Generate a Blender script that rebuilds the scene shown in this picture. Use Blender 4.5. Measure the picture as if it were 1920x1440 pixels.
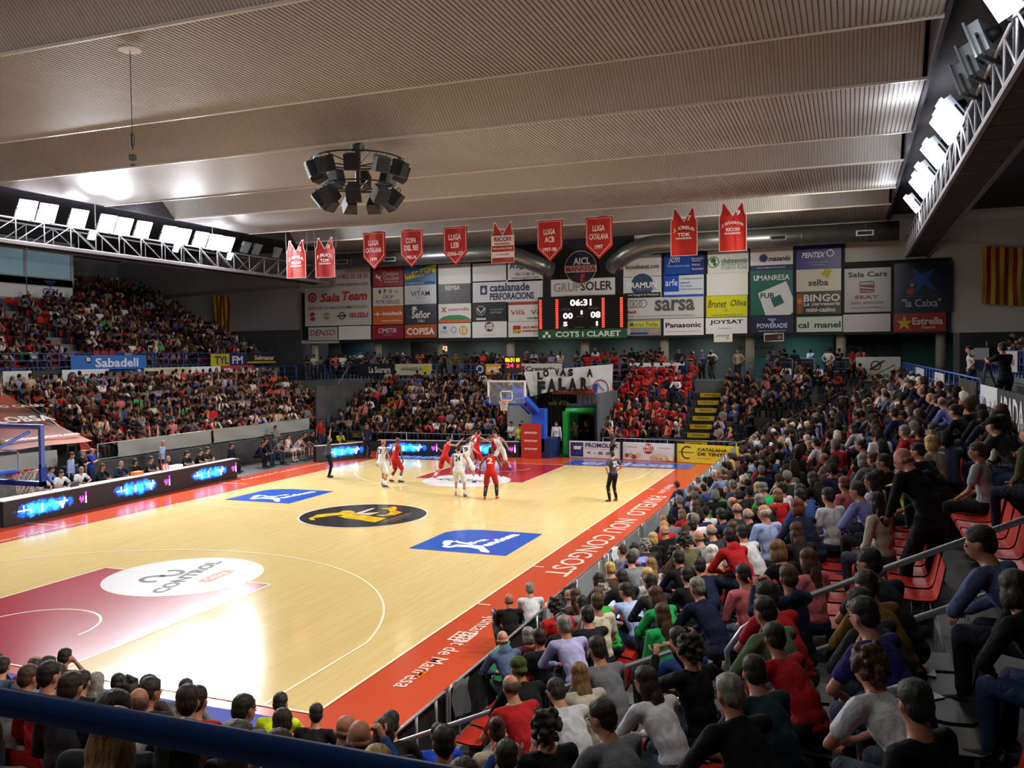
import bpy, bmesh, math, random
import numpy as np
from mathutils import Vector, Matrix, Euler
PI=math.pi; rnd=random.Random(7); R_=math.radians
SC=bpy.context.scene; COL=SC.collection
for o in list(bpy.data.objects): bpy.data.objects.remove(o)
# ---------------------------------------------------------------- camera
cam=bpy.data.cameras.new('camera'); co=bpy.data.objects.new('camera',cam); COL.objects.link(co)
cam.sensor_width=36.0; cam.lens=1641.74/1920*36.0; cam.clip_start=.05; cam.clip_end=300
_r=Vector((.93292837,.35990763,-.01054323)); _u=Vector((-.00232768,.03530959,.99937371)); _f=Vector((-.3600545,.93231954,-.03377907))
co.matrix_world=Matrix(((_r.x,_u.x,-_f.x,14.7135),(_r.y,_u.y,-_f.y,-10.6142),(_r.z,_u.z,-_f.z,5.1739),(0,0,0,1)))
SC.camera=co
# ---------------------------------------------------------------- exposure and world
vs=SC.view_settings; vs.view_transform='Standard'; vs.look='None'; vs.gamma=1; vs.exposure=0.0; vs.use_curve_mapping=False
w=bpy.data.worlds.new('world'); SC.world=w; w.use_nodes=True
w.node_tree.nodes['Background'].inputs[0].default_value=(.02,.02,.022,1); w.node_tree.nodes['Background'].inputs[1].default_value=1
SC.cycles.use_denoising=True
SC.cycles.max_bounces=6; SC.cycles.diffuse_bounces=3; SC.cycles.glossy_bounces=3; SC.cycles.transmission_bounces=4; SC.cycles.transparent_max_bounces=8
SC.cycles.sample_clamp_indirect=6.0; SC.cycles.use_light_tree=True
SC.cycles.caustics_reflective=False; SC.cycles.caustics_refractive=False
# ---------------------------------------------------------------- lights of the hall and added fills
def spot(x,y,z,tx,ty,tz,power,size,col,blend=.6,rad=.2,spec=1.0):
    l=bpy.data.lights.new('flood_or_fill_beam','SPOT'); l.energy=power; l.specular_factor=spec; l.spot_size=R_(size); l.spot_blend=blend; l.color=col; l.shadow_soft_size=rad
    o=bpy.data.objects.new('flood_or_fill_beam',l); COL.objects.link(o); o.location=(x,y,z)
    o.rotation_euler=(Vector((tx,ty,tz))-Vector((x,y,z))).to_track_quat('-Z','Y').to_euler(); return o
def area(x,y,z,sx,sy,power,col,rot=(0,0,0)):
    l=bpy.data.lights.new('strip_or_fill_light','AREA'); l.specular_factor=.1; l.shape='RECTANGLE'; l.size=sx; l.size_y=sy; l.energy=power; l.color=col
    o=bpy.data.objects.new('strip_or_fill_light',l); COL.objects.link(o); o.location=(x,y,z); o.rotation_euler=rot; return o
def point(x,y,z,power,col,rad=.3):
    l=bpy.data.lights.new('lamp_spill','POINT'); l.specular_factor=0; l.energy=power; l.color=col; l.shadow_soft_size=rad
    o=bpy.data.objects.new('lamp_spill',l); COL.objects.link(o); o.location=(x,y,z); return o
LAMP_L=[16.2,17.2,18.8,20.4,21.4,22.6,24.3,25.3,26.6,27.7,28.7]
LAMP_R=[6.6,14.7,15.6,16.5,19.2,20.0,22.8,24.4,25.8,29.5]
COOL=(.93,.95,1.0); WARM=(1.0,.93,.82)
K=.5
for i,y in enumerate(LAMP_L): spot(-16.35,y,11.3, -1+(i%3)*3.5, y-3-(i%4)*4,0, 5600*K,88,COOL,spec=.22)
for i,y in enumerate(LAMP_R): spot(16.5,y,11.1, 1-(i%3)*3.5, y-4+(i%4)*2.5,0, 5000*K,80,WARM)
for y in (-4.5,-2,1,4,8,11): spot(-16.35,y,11.3, 0,max(y,1)+2,0, 2600*K,96,COOL,spec=.03)
for y in (-3,0,2.5): spot(16.5,y,11.1, 0,y+4,0, 4700*K,92,WARM)
for y in (1,9,17.5,21.5,26.5): point(-15.9,y,11.55,150*K,COOL,.35)
for y in (6.6,15.6,22,28.5): point(16.05,y,11.45,110*K,COOL,.3)
for x,y,e in ((13.5,6,300),(13.5,16,260),(13.5,27,200),(12.5,-4,130),(-16,16,110),(-16,27,130),(9,-11.5,420),(3,-11.5,200),(-3,-5,90),(6,-5,90),(-9,34,220),(9,34,260)): # added fill lights under the ceiling, brightening the tiers
    area(x,y,11.85,1.2,1.2,e*K,(1,.95,.86))
for x in (-17,-12,-7.5,-2.7,2.2,7,12): area(x,41.4,6.18,1.6,.2,52*K,(.92,1,.96))
spot(-16.35,29.5,11.2,6,39.5,7.5,5200*K,75,COOL); spot(16.3,29.5,11.0,-7,39.5,8,5600*K,75,WARM); spot(16.3,24.5,11.0,9,39.5,8,2600*K,60,WARM)  # added wall-wash spots by the trusses, brightening the far boards
area(-25.5,25,11.7,2,8,50*K,(.72,.74,1.0)); area(26,31,11.7,2,6,60*K,(1,.95,.85)); area(20,10,11.6,1,8,40*K,(1,.95,.85))  # added fills above the upper stands and the right walkway
# ---------------------------------------------------------------- materials
def lin(h):
    if isinstance(h,str):
        h=h.lstrip('#')
        if len(h)==3: h=''.join(c*2 for c in h)
        v=[int(h[i:i+2],16)/255 for i in (0,2,4)]
    else: v=list(h)
    return tuple((c/12.92 if c<=.04045 else ((c+.055)/1.055)**2.4) for c in v)
_M={}
def mat(col,rough=.6,metal=0,emit=0,spec=.4,alpha=1,key=None):
    k=key or (str(col),rough,metal,emit,spec,alpha)
    if k in _M: return _M[k]
    m=bpy.data.materials.new('surface'); m.use_nodes=True; nt=m.node_tree; p=nt.nodes['Principled BSDF']
    c=lin(col); p.inputs['Base Color'].default_value=(*c,1); p.inputs['Roughness'].default_value=rough; p.inputs['Metallic'].default_value=metal
    p.inputs['Specular IOR Level'].default_value=spec
    if emit: p.inputs['Emission Color'].default_value=(*c,1); p.inputs['Emission Strength'].default_value=emit
    if emit>3: m.cycles.emission_sampling='NONE'
    if alpha<1: p.inputs['Alpha'].default_value=alpha
    m.diffuse_color=(*c,1); _M[k]=m; return m
def noisy(col,col2,scale=4,rough=.6,bump=0,metal=0,stretch=(1,1,1),key=None,detail=4,spec=.4,lo=.35,hi=.65):
    k=key or ('n',str(col),str(col2),scale,rough,bump)
    if k in _M: return _M[k]
    m=bpy.data.materials.new('surface'); m.use_nodes=True; nt=m.node_tree; p=nt.nodes['Principled BSDF']; N=nt.nodes.new; L=nt.links.new
    tc=N('ShaderNodeTexCoord'); mp=N('ShaderNodeMapping'); mp.inputs['Scale'].default_value=stretch; L(tc.outputs['Object'],mp.inputs[0])
    n=N('ShaderNodeTexNoise'); n.inputs['Scale'].default_value=scale; n.inputs['Detail'].default_value=detail; L(mp.outputs[0],n.inputs[0])
    r=N('ShaderNodeValToRGB'); r.color_ramp.elements[0].position=lo; r.color_ramp.elements[1].position=hi
    r.color_ramp.elements[0].color=(*lin(col),1); r.color_ramp.elements[1].color=(*lin(col2),1); L(n.outputs[0],r.inputs[0]); L(r.outputs[0],p.inputs['Base Color'])
    p.inputs['Roughness'].default_value=rough; p.inputs['Metallic'].default_value=metal; p.inputs['Specular IOR Level'].default_value=spec
    if bump:
        b=N('ShaderNodeBump'); b.inputs['Strength'].default_value=bump; b.inputs['Distance'].default_value=.02; L(n.outputs[0],b.inputs['Height']); L(b.outputs[0],p.inputs['Normal'])
    _M[k]=m; return m
def soft(col,kind):
    k=(kind,str(col))
    if k in _M: return _M[k]
    m=bpy.data.materials.new(kind); m.use_nodes=True; nt=m.node_tree; p=nt.nodes['Principled BSDF']; N=nt.nodes.new; L=nt.links.new
    c=lin(col); tc=N('ShaderNodeTexCoord'); n=N('ShaderNodeTexNoise'); mp=N('ShaderNodeMapping'); L(tc.outputs['Object'],mp.inputs[0]); L(mp.outputs[0],n.inputs[0])
    if kind=='cloth': n.inputs['Scale'].default_value=7; n.inputs['Detail'].default_value=3; n.inputs['Distortion'].default_value=1.2; mp.inputs['Scale'].default_value=(1,1,.6); st,di=.75,.035; a,b=.72,1.15
    else: n.inputs['Scale'].default_value=38; n.inputs['Detail'].default_value=4; mp.inputs['Scale'].default_value=(1,.45,.3); st,di=.9,.02; a,b=.55,1.7
    r=N('ShaderNodeMapRange'); r.inputs[1].default_value=.3; r.inputs[2].default_value=.7; r.inputs[3].default_value=a; r.inputs[4].default_value=b; L(n.outputs[0],r.inputs[0])
    x=N('ShaderNodeVectorMath'); x.operation='SCALE'; x.inputs[0].default_value=c; L(r.outputs[0],x.inputs['Scale']); L(x.outputs[0],p.inputs['Base Color'])
    p.inputs['Roughness'].default_value=.85 if kind=='cloth' else .62; p.inputs['Specular IOR Level'].default_value=.2 if kind=='cloth' else .35
    bp=N('ShaderNodeBump'); bp.inputs['Strength'].default_value=st; bp.inputs['Distance'].default_value=di; L(n.outputs[0],bp.inputs['Height']); L(bp.outputs[0],p.inputs['Normal'])
    _M[k]=m; return m
# ---------------------------------------------------------------- geometry helpers
class MB:
    def __init__(s): s.v=[]; s.f=[]; s.m=[]; s.mi=0
    def add(s,vs,fs):
        b=len(s.v); s.v+= [tuple(v) for v in vs]; s.f+=[tuple(i+b for i in f) for f in fs]; s.m+=[s.mi]*len(fs); return s
    def box(s,x0,y0,z0,x1,y1,z1):
        return s.add([(x0,y0,z0),(x1,y0,z0),(x1,y1,z0),(x0,y1,z0),(x0,y0,z1),(x1,y0,z1),(x1,y1,z1),(x0,y1,z1)],[(0,3,2,1),(4,5,6,7),(0,1,5,4),(1,2,6,5),(2,3,7,6),(3,0,4,7)])
    def obox(s,M,hx,hy,hz):
        vs=[M@Vector((sx*hx,sy*hy,sz*hz)) for sz in(-1,1) for sx,sy in((-1,-1),(1,-1),(1,1),(-1,1))]
        return s.add(vs,[(0,3,2,1),(4,5,6,7),(0,1,5,4),(1,2,6,5),(2,3,7,6),(3,0,4,7)])
    def tube(s,pts,r,n=8,cap=True,closed=False):
        pts=[Vector(p) for p in pts]; rr=r if isinstance(r,(list,tuple)) else [r]*len(pts); b=len(s.v); L=len(pts)
        prev=None
        for i,p in enumerate(pts):
            if closed: d=pts[(i+1)%L]-pts[i-1]
            else: d=(pts[min(i+1,L-1)]-pts[max(i-1,0)])
            d=d.normalized() if d.length>1e-9 else Vector((0,0,1))
            if prev is None: a=d.orthogonal().normalized()
            else:
                a=(prev-d*prev.dot(d)); a=a.normalized() if a.length>1e-6 else d.orthogonal().normalized()
            prev=a; c=d.cross(a)
            for j in range(n): t=2*PI*j/n; s.v.append(tuple(p+(a*math.cos(t)+c*math.sin(t))*rr[i]))
        for i in range(L if closed else L-1):
            i2=(i+1)%L
            for j in range(n): s.f.append((b+i*n+j,b+i*n+(j+1)%n,b+i2*n+(j+1)%n,b+i2*n+j)); s.m.append(s.mi)
        if cap and not closed:
            s.f.append(tuple(b+j for j in range(n))[::-1]); s.m.append(s.mi); s.f.append(tuple(b+(L-1)*n+j for j in range(n))); s.m.append(s.mi)
        return s
    def ell(s,c,r,M=None,nu=10,nv=6):
        c=Vector(c); vs=[];fs=[]
        for i in range(nv+1):
            th=PI*i/nv
            for j in range(nu):
                ph=2*PI*j/nu; v=Vector((r[0]*math.sin(th)*math.cos(ph),r[1]*math.sin(th)*math.sin(ph),r[2]*math.cos(th)))
                if M is not None: v=M@v
                vs.append(c+v)
        for i in range(nv):
            for j in range(nu): fs.append((i*nu+j,(i+1)*nu+j,(i+1)*nu+(j+1)%nu,i*nu+(j+1)%nu))
        return s.add(vs,fs)
    def mesh(s,name,mats,smooth=False):
        me=bpy.data.meshes.new(name); me.from_pydata(s.v,[],s.f)
        for m in (mats if isinstance(mats,(list,tuple)) else [mats]): me.materials.append(m)
        if max(s.m,default=0)>0: me.polygons.foreach_set('material_index',s.m)
        if smooth: me.polygons.foreach_set('use_smooth',[True]*len(me.polygons))
        me.update(); return me
    def obj(s,name,mats,parent=None,smooth=False,loc=None,**kw):
        return new(name,s.mesh(name,mats,smooth),parent,loc,**kw)
def new(name,me,parent=None,loc=None,label=None,cat=None,group=None,kind=None,rz=0):
    o=bpy.data.objects.new(name,me); COL.objects.link(o)
    if parent is not None: o.parent=parent
    if loc is not None: o.location=loc
    if rz: o.rotation_euler=(0,0,rz)
    if label: o['label']=label
    if cat: o['category']=cat
    if group: o['group']=group
    if kind: o['kind']=kind
    return o
def empty(name,loc,label,cat,group=None,rz=0): return new(name,None,None,loc,label,cat,group,rz=rz)
def copy_tree(o,parent=None):
    c=o.copy(); COL.objects.link(c); c.parent=parent
    for ch in o.children: copy_tree(ch,c)
    return c
_txt={}
def text_mesh(s,bold=0,shear=0,res=2):
    k=(s,bold,shear)
    if k not in _txt:
        c=bpy.data.curves.new('lettering','FONT'); c.body=s; c.resolution_u=res; c.offset=.006+.022*bold; c.shear=shear
        o=bpy.data.objects.new('lettering',c); me=bpy.data.meshes.new_from_object(o); bpy.data.objects.remove(o); bpy.data.curves.remove(c)
        co_=np.empty(len(me.vertices)*3,'f'); me.vertices.foreach_get('co',co_); co_=co_.reshape(-1,3)
        lo=co_.min(0); hi=co_.max(0); fs=[tuple(p.vertices) for p in me.polygons]
        bpy.data.meshes.remove(me); _txt[k]=((co_-lo)/np.maximum(hi-lo,1e-6),fs)
    return _txt[k]
def put_text(mb,s,P,U,V,w_,h_,bold=0,shear=0,warp=None):
    """flat lettering: P lower-left corner, U right, V up"""
    co_,fs=text_mesh(s,bold,shear); P=Vector(P);U=Vector(U);V=Vector(V)
    vs=[]
    for c in co_:
        x,y=c[0]*w_,c[1]*h_
        if warp: x,y=warp(x,y)
        vs.append(P+U*x+V*y)
    mb.add(vs,fs)
# flat board on a plane: origin = top-left corner, U right, V down, N towards viewer
def board(name,P,U,V,N,w_,h_,bg,els,label=None,cat='sign',group=None,thick=.04,parent=None,rough=.45,frame=None,emit=0):
    P=Vector(P);U=Vector(U);V=Vector(V);N=Vector(N)
    q=MB(); a=[P,P+U*w_,P+U*w_+V*h_,P+V*h_]; q.add([p for p in a]+[p-N*thick for p in a],[(3,2,1,0),(4,5,6,7),(0,1,5,4),(1,2,6,5),(2,3,7,6),(3,0,4,7)])
    o=q.obj(name,mat(bg,rough,spec=.5,emit=emit),parent,label=label,cat=cat,group=group)
    layers={}; n=0
    for e in els:
        n+=1; d=N*(.006+.0025*n); c=e[-1] if e[0] in 'RDO' else (e[6] if e[0]=='T' else e[1])
        kind='lettering' if e[0]=='T' else 'emblem'
        m=layers.setdefault((kind,c),MB())
        if e[0]=='T':
            _,s,u0,v0,u1,v1,c,b,sh=(list(e)+[0,0])[:9]
            put_text(m,s,P+U*(u0*w_)+V*(v1*h_)+d,U,-V,(u1-u0)*w_,(v1-v0)*h_,b,sh)
        elif e[0]=='R':
            _,u0,v0,u1,v1,c=e; pts=[(u0,v0),(u1,v0),(u1,v1),(u0,v1)]; m.add([P+U*(u*w_)+V*(v*h_)+d for u,v in pts],[(3,2,1,0)])
        elif e[0]=='D':
            _,u,v,r,c=e; m.add([P+U*(u*w_+math.cos(t)*r*h_)+V*(v*h_+math.sin(t)*r*h_)+d for t in [2*PI*i/24 for i in range(24)]],[tuple(range(23,-1,-1))])
        elif e[0]=='O':
            _,u,v,r,wd,c=e; vs=[]; k=28
            for rr in (r,r-wd): vs+=[P+U*(u*w_+math.cos(2*PI*i/k)*rr*h_)+V*(v*h_+math.sin(2*PI*i/k)*rr*h_)+d for i in range(k)]
            m.add(vs,[(i,i+k,(i+1)%k+k,(i+1)%k) for i in range(k)])
        elif e[0]=='P':
            p=e[2]; pts=[(p[i],p[i+1]) for i in range(0,len(p),2)]; m.add([P+U*(u*w_)+V*(v*h_)+d for u,v in pts],[tuple(range(len(pts)))[::-1]])
    for (kind,c),m in layers.items(): m.obj(kind,mat(c,.5,emit=emit),o)
    return o
# ================================================================ SETTING
CONC=noisy('#5a5a5c','#6a6a6b',1.2,.85,key='conc'); DARKC=noisy('#37383b','#45464a',1.5,.85,key='darkc')
def S(mb,name,m,**k): return mb.obj(name,m,kind='structure',**k)
# floor: wood court inside a dark hall floor
def wood():
    m=bpy.data.materials.new('court_wood'); m.use_nodes=True; nt=m.node_tree; p=nt.nodes['Principled BSDF']; N=nt.nodes.new; L=nt.links.new
    tc=N('ShaderNodeTexCoord'); mp=N('ShaderNodeMapping'); mp.inputs['Rotation'].default_value=(0,0,PI/2); L(tc.outputs['Object'],mp.inputs[0])
    b=N('ShaderNodeTexBrick'); b.inputs['Scale'].default_value=1; b.inputs['Brick Width'].default_value=1.4; b.inputs['Row Height'].default_value=.07; b.inputs['Mortar Size'].default_value=.0015
    b.inputs['Color1'].default_value=(*lin('#d6bf84'),1); b.inputs['Color2'].default_value=(*lin('#cfb67a'),1); b.inputs['Mortar'].default_value=(*lin('#bda56e'),1); b.offset=.37
    L(mp.outputs[0],b.inputs[0])
    n=N('ShaderNodeTexNoise'); n.inputs['Scale'].default_value=3; mp2=N('ShaderNodeMapping'); mp2.inputs['Scale'].default_value=(6,.5,1); L(tc.outputs['Object'],mp2.inputs[0]); L(mp2.outputs[0],n.inputs[0])
    mx=N('ShaderNodeMixRGB'); mx.blend_type='MULTIPLY'; mx.inputs[0].default_value=.22; L(b.outputs[0],mx.inputs[1]); r=N('ShaderNodeValToRGB'); r.color_ramp.elements[0].color=(.7,.66,.6,1); L(n.outputs[0],r.inputs[0]); L(r.outputs[0],mx.inputs[2])
    L(mx.outputs[0],p.inputs['Base Color']); p.inputs['Roughness'].default_value=.2; p.inputs['Specular IOR Level'].default_value=.1
    n2=N('ShaderNodeTexNoise'); n2.inputs['Scale'].default_value=14; n2.inputs['Detail'].default_value=3
    rr=N('ShaderNodeMapRange'); rr.inputs[3].default_value=.1; rr.inputs[4].default_value=.17; L(n2.outputs[0],rr.inputs[0]); L(rr.outputs[0],p.inputs['Roughness'])
    bp=N('ShaderNodeBump'); bp.inputs['Strength'].default_value=.035; bp.inputs['Distance'].default_value=.02; L(b.outputs['Fac'],bp.inputs['Height']); L(bp.outputs[0],p.inputs['Normal'])
    return m
WOOD=wood()
floor=S(MB().box(-38,-24,-.3,38,44,0),'floor',noisy('#2c2d30','#3a3b3e',2,.6,key='hallfloor'))
def flat(name,pts,z,m,parent=floor,**k): return MB().add([(x,y,z) for x,y in pts],[tuple(range(len(pts)))]).obj(name,m,parent,**k)
def rect(x0,y0,x1,y1): return [(x0,y0),(x1,y0),(x1,y1),(x0,y1)]
flat('court_border',rect(-9.9,-2.1,9.9,30.9),.004,mat('#b84628',.2,spec=.14),label='glossy red painted run-off around the wooden court')
flat('court_wood',rect(-7.5,0,7.5,28),.008,WOOD,label='pale maple plank playing surface')
PURP=mat('#4d55a6',.7,spec=.04); BLUE=mat('#1d4fb0',.2,spec=.13); WHT=mat('#e6e2d8',.2,spec=.13); KEY=mat('#9c2430',.19,spec=.13); 
flat('baseline_banner',rect(-7.3,-1.95,7.0,-.3),.012,PURP,label='violet-blue banner strip painted behind the near baseline')
flat('baseline_banner',rect(2.2,28.25,8.1,30.1),.012,BLUE,label='blue banner strip painted behind the far baseline')
flat('baseline_banner',rect(-7.3,28.25,-2.6,30.1),.012,BLUE)
mb=MB(); put_text(mb,'endesa',(7.4,29.75,.016),(-1,0,0),(0,-1,0),4.4,1.15,1); mb2=MB(); put_text(mb,'endesa',(-3,29.75,.016),(-1,0,0),(0,-1,0),4.1,1.1,1)
# mirrored axes would flip the letters for the spectator seats, so they read from the near side
mb=MB(); put_text(mb,'endesa',(2.9,28.5,.016),(1,0,0),(0,1,0),4.4,1.3,1); put_text(mb,'endesa',(-6.9,28.5,.016),(1,0,0),(0,1,0),3.9,1.3,1); mb.obj('lettering',mat('#9fb6e0',.2,spec=.08),floor)
ln=MB(); W_=.05
def arc(cx,cy,r,a0,a1,n=40,w2=W_,z=.014,mb=None):
    mb=mb or ln; vs=[]
    for i in range(n+1):
        t=R_(a0+(a1-a0)*i/n); vs+= [(cx+(r-w2/2)*math.cos(t),cy+(r-w2/2)*math.sin(t),z),(cx+(r+w2/2)*math.cos(t),cy+(r+w2/2)*math.sin(t),z)]
    mb.add(vs,[(2*i,2*i+1,2*i+3,2*i+2) for i in range(n)])
def seg(x0,y0,x1,y1,z=.014):
    d=Vector((x1-x0,y1-y0)).normalized(); n=Vector((-d.y,d.x))*W_/2
    ln.add([(x0+n.x,y0+n.y,z),(x1+n.x,y1+n.y,z),(x1-n.x,y1-n.y,z),(x0-n.x,y0-n.y,z)],[(3,2,1,0)])
for a in (((-7.5,0),(7.5,0)),((7.5,0),(7.5,28)),((7.5,28),(-7.5,28)),((-7.5,28),(-7.5,0)),((-7.65,14),(7.65,14)),((7.5,5.9),(7.8,5.9)),((7.5,22.1),(7.8,22.1)),((7.5,9.3),(7.8,9.3))): seg(*a[0],*a[1])
seg(-9.6,9.5,-8.2,9.5); seg(-9.6,18.6,-8.2,18.6)
for s in (0,1):
    Y=lambda y: 28-y if s else y
    flat('painted_key',rect(-2.45,Y(0),2.45,Y(5.8)) if not s else rect(-2.45,22.2,2.45,28),.011,KEY,label='dark red painted key under the %s basket'%('far' if s else 'near'))
    for a in ((-2.45,0,-2.45,5.8),(2.45,0,2.45,5.8),(-2.45,5.8,2.45,5.8)): seg(a[0],Y(a[1]),a[2],Y(a[3]))
    seg(-6.6,Y(0),-6.6,Y(2.99)); seg(6.6,Y(0),6.6,Y(2.99))
    arc(0,Y(1.575),6.75,(12.1 if not s else -12.1),(167.9 if not s else -167.9),70)
    arc(0,Y(1.575),1.25,0,180 if not s else -180,24)
    d=MB().add([(1.78*math.cos(2*PI*i/48),Y(5.8)+1.78*math.sin(2*PI*i/48),.0125) for i in range(48)],[tuple(range(48))]).obj('sponsor_circle',mat('#d4d2d6',.2,spec=.1),floor,label='white disc printed on the %s free-throw line'%('far' if s else 'near'))
    arc(0,Y(5.8),1.8,0,360,48,.03)
    g=MB(); r_=MB(); dg=MB()
    put_text(dg,'CONTROL',(.66,4.4,.016),(-.25,.968,0),(-.968,-.25,0),2.95,.36,1.5) if not s else put_text(dg,'CONTROL',(-1.2,Y(5.8)-.3,.016),(1,0,0),(0,1,0),2.4,.5,1)
    dg.obj('lettering',mat('#4a4644',.2,spec=.08),d)
    if not s:
        # pill-shaped tag and the double-hook mark
        vs=[]; 
        for i in range(25): t=PI*i/24; vs.append((.72+.17*math.cos(t),6.4+.17*math.sin(t),.0155))
        for i in range(25): t=PI+PI*i/24; vs.append((.8+.17*math.cos(t),5.6+.17*math.sin(t),.0155))
        r_.add(vs,[tuple(range(50))]); r_.obj('emblem',mat('#c9652f',.2,spec=.08),d)
        put_text(g,'CASAS',(.86,5.6,.018),(0,1,0),(-1,0,0),.75,.18,1); g.obj('lettering',mat('#e9e0d8',.2,spec=.08),d)
        h=MB(); arc(-.48,5.3,.26,70,330,20,.12,.016,h); arc(-.48,5.88,.26,-110,150,20,.12,.016,h); h.obj('emblem',mat('#5a5450',.2,spec=.08),d)
ln.obj('court_lines',mat('#e9e2c8',.2,spec=.08),floor,label='white and cream court lines')
# centre disc with the yellow figure
cd=MB().add([(2.05*math.cos(2*PI*i/56),14+2.05*math.sin(2*PI*i/56),.0155) for i in range(56)],[tuple(range(56))]).obj('centre_disc',mat('#26262a',.2,spec=.13),floor,label='black centre disc printed with a yellow reclining figure')
m1=MB(); arc(0,14,2.06,0,360,56,.05,.0165,m1); m1.obj('rim',WHT,cd)
yf=MB(); f=.019
for pts in ([(-1.41,13.21),(-1.5,13.6),(-.99,14.15),(-.7,13.95),(-.8,13.7),(-1.12,13.21),(-1.25,13.0),(-1.0,12.75),(-1.15,12.7),(-1.4,12.95)],[(-1.02,14.15),(-1.08,14.45),(-.86,14.56),(-.57,14.4),(-.36,14.05),(-.43,13.73),(-.71,13.78)],[(-.7,13.54),(-.51,13.8),(-.29,13.97),(.03,13.98),(.52,13.83),(.99,13.69),(1.0,13.41),(1.0,13.0),(.74,13.04),(.22,13.25),(-.24,13.29),(-.44,13.42)],[(.37,14.09),(.69,14.23),(.61,14.67),(.29,15.1),(-.06,15.21),(.06,15.36),(.19,15.73),(.43,15.47),(.62,14.99),(.99,14.8),(.98,14.28),(.74,14.0)]):
    yf.add([(x,y,f) for x,y in pts],[tuple(range(len(pts)))]); f+=.0008
yf.obj('emblem',noisy('#d9b418','#a8860e',3,.25,key='yel',spec=.08),cd)
MB().add([(x,y,.0245) for x,y in [(-.41,14.04),(-.37,15.15),(-.25,15.19),(-.19,14.21),(.19,14.54),(.28,14.57),(.22,14.0)]],[tuple(range(7))]).obj('emblem',mat('#c9b4a4',.2,spec=.08),cd)
t=MB(); put_text(t,'CASTELLERS DE MANRESA',(1.3,13.05,.024),(.05,1,0),(-1,.05,0),1.7,.14); put_text(t,'temporada 2015',(1.5,13.2,.024),(.05,1,0),(-1,.05,0),1.2,.1); t.obj('lettering',mat('#8a8468',.2,spec=.08),cd)
# blue league logos
for (cx,cy,lab) in ((5.09,11.55,'blue panel with a white figure painted near the right sideline'),(-5.1,16.58,'blue panel with a white figure painted near the scorers side')):
    w2,h2=1.4,1.44; q=lambda L:[(cx-5.09+x,cy-11.55+y) for x,y in L]
    b_=flat('league_panel',q([(3.69,10.11),(6.49,10.11),(6.49,13.0),(4.63,13.0),(4.22,12.89),(3.9,12.66),(3.72,12.35)]),.0125,BLUE,label=lab)
    t=MB(); put_text(t,'liga',(*q([(5.22,10.98)])[0],.018),(.26,.97,0),(-.97,.26,0),.8,.36,1.5); put_text(t,'endesa',(*q([(5.66,10.95)])[0],.018),(.16,.99,0),(-.99,.16,0),1.75,.36,2); t.obj('lettering',mat('#dfe4f0',.2,spec=.08),b_)
    g=MB(); z=.02
    for L in ([(4.44,10.59),(4.44,10.77),(4.66,10.66),(4.73,10.91),(5.2,10.99),(5.46,11.0),(5.72,10.66),(5.92,10.4),(5.95,10.27),(5.72,10.31),(5.51,10.58),(5.19,10.69),(4.85,10.65),(4.73,10.47),(4.56,10.48)],[(4.34,10.86),(4.24,11.05),(4.21,11.27),(4.35,11.35),(4.54,11.25),(4.5,11.06),(4.6,10.79),(4.48,10.72)],[(4.52,11.22),(4.53,11.38),(4.67,11.27),(4.91,11.19),(5.0,11.37),(5.11,11.18),(4.98,11.03),(4.73,11.06)]):
        g.add([(x,y,z) for x,y in q(L)],[tuple(range(len(L)))]); z+=.0006
    g.obj('emblem',mat('#dfe4f0',.2,spec=.08),b_)
# lettering along the right-hand run-off (reads from the stand, upside-down in part)
t=MB(); put_text(t,'"NOU CONGOST"',(8.68,16.6,.012),(0,-1,0),(1,0,0),8.6,-1.0) if 0 else None
def strip(s,x,y0,y1,h,bold=0): # reads facing the court: baseline away from the court
    put_text(t,s,(x-h,y0,.012),(0,-1,0),(1,0,0),y0-y1,h,bold) if 0 else put_text(t,s,(x,y0,.012),(0,-1,0),(1,0,0),y0-y1,h,bold)
strip('PAVELLO  NOU CONGOST',7.98,20.6,8.6,.62)
strip('Ajuntament de Manresa',7.95,5.4,1.3,.42,0)
for k in range(4):
    x0=7.9+.12*k; t.add([(x0,3.6,.012),(x0+.04,3.6,.012),(x0+.04,4.15,.012),(x0,4.15,.012)],[(0,1,2,3)])
for k in range(4):
    y0=3.62+.15*k; t.add([(7.9,y0,.0125),(8.3,y0,.0125),(8.3,y0+.05,.0125),(7.9,y0+.05,.0125)],[(0,1,2,3)])
strip('Federació Catalana',8.1,23.5,21.2,.3)
t.obj('lettering',mat('#e2c6ba',.2,spec=.08),floor)
t=MB(); put_text(t,'Ajuntament de Manresa',(-8.05,10.2,.012),(0,-1,0),(1,0,0),3,.35); put_text(t,'Federació Catalana de Bàsquet',(-8.9,19.6,.012),(.0,1,0),(-1,0,0),6.5,.4); t.obj('lettering',mat('#dcbcb4',.2,spec=.08),floor)
flat('tape_mark',[(8.18,1.75),(8.28,1.75),(8.3,2.1),(8.2,2.1)],.012,mat('#d9701c',.2,spec=.08))
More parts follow.
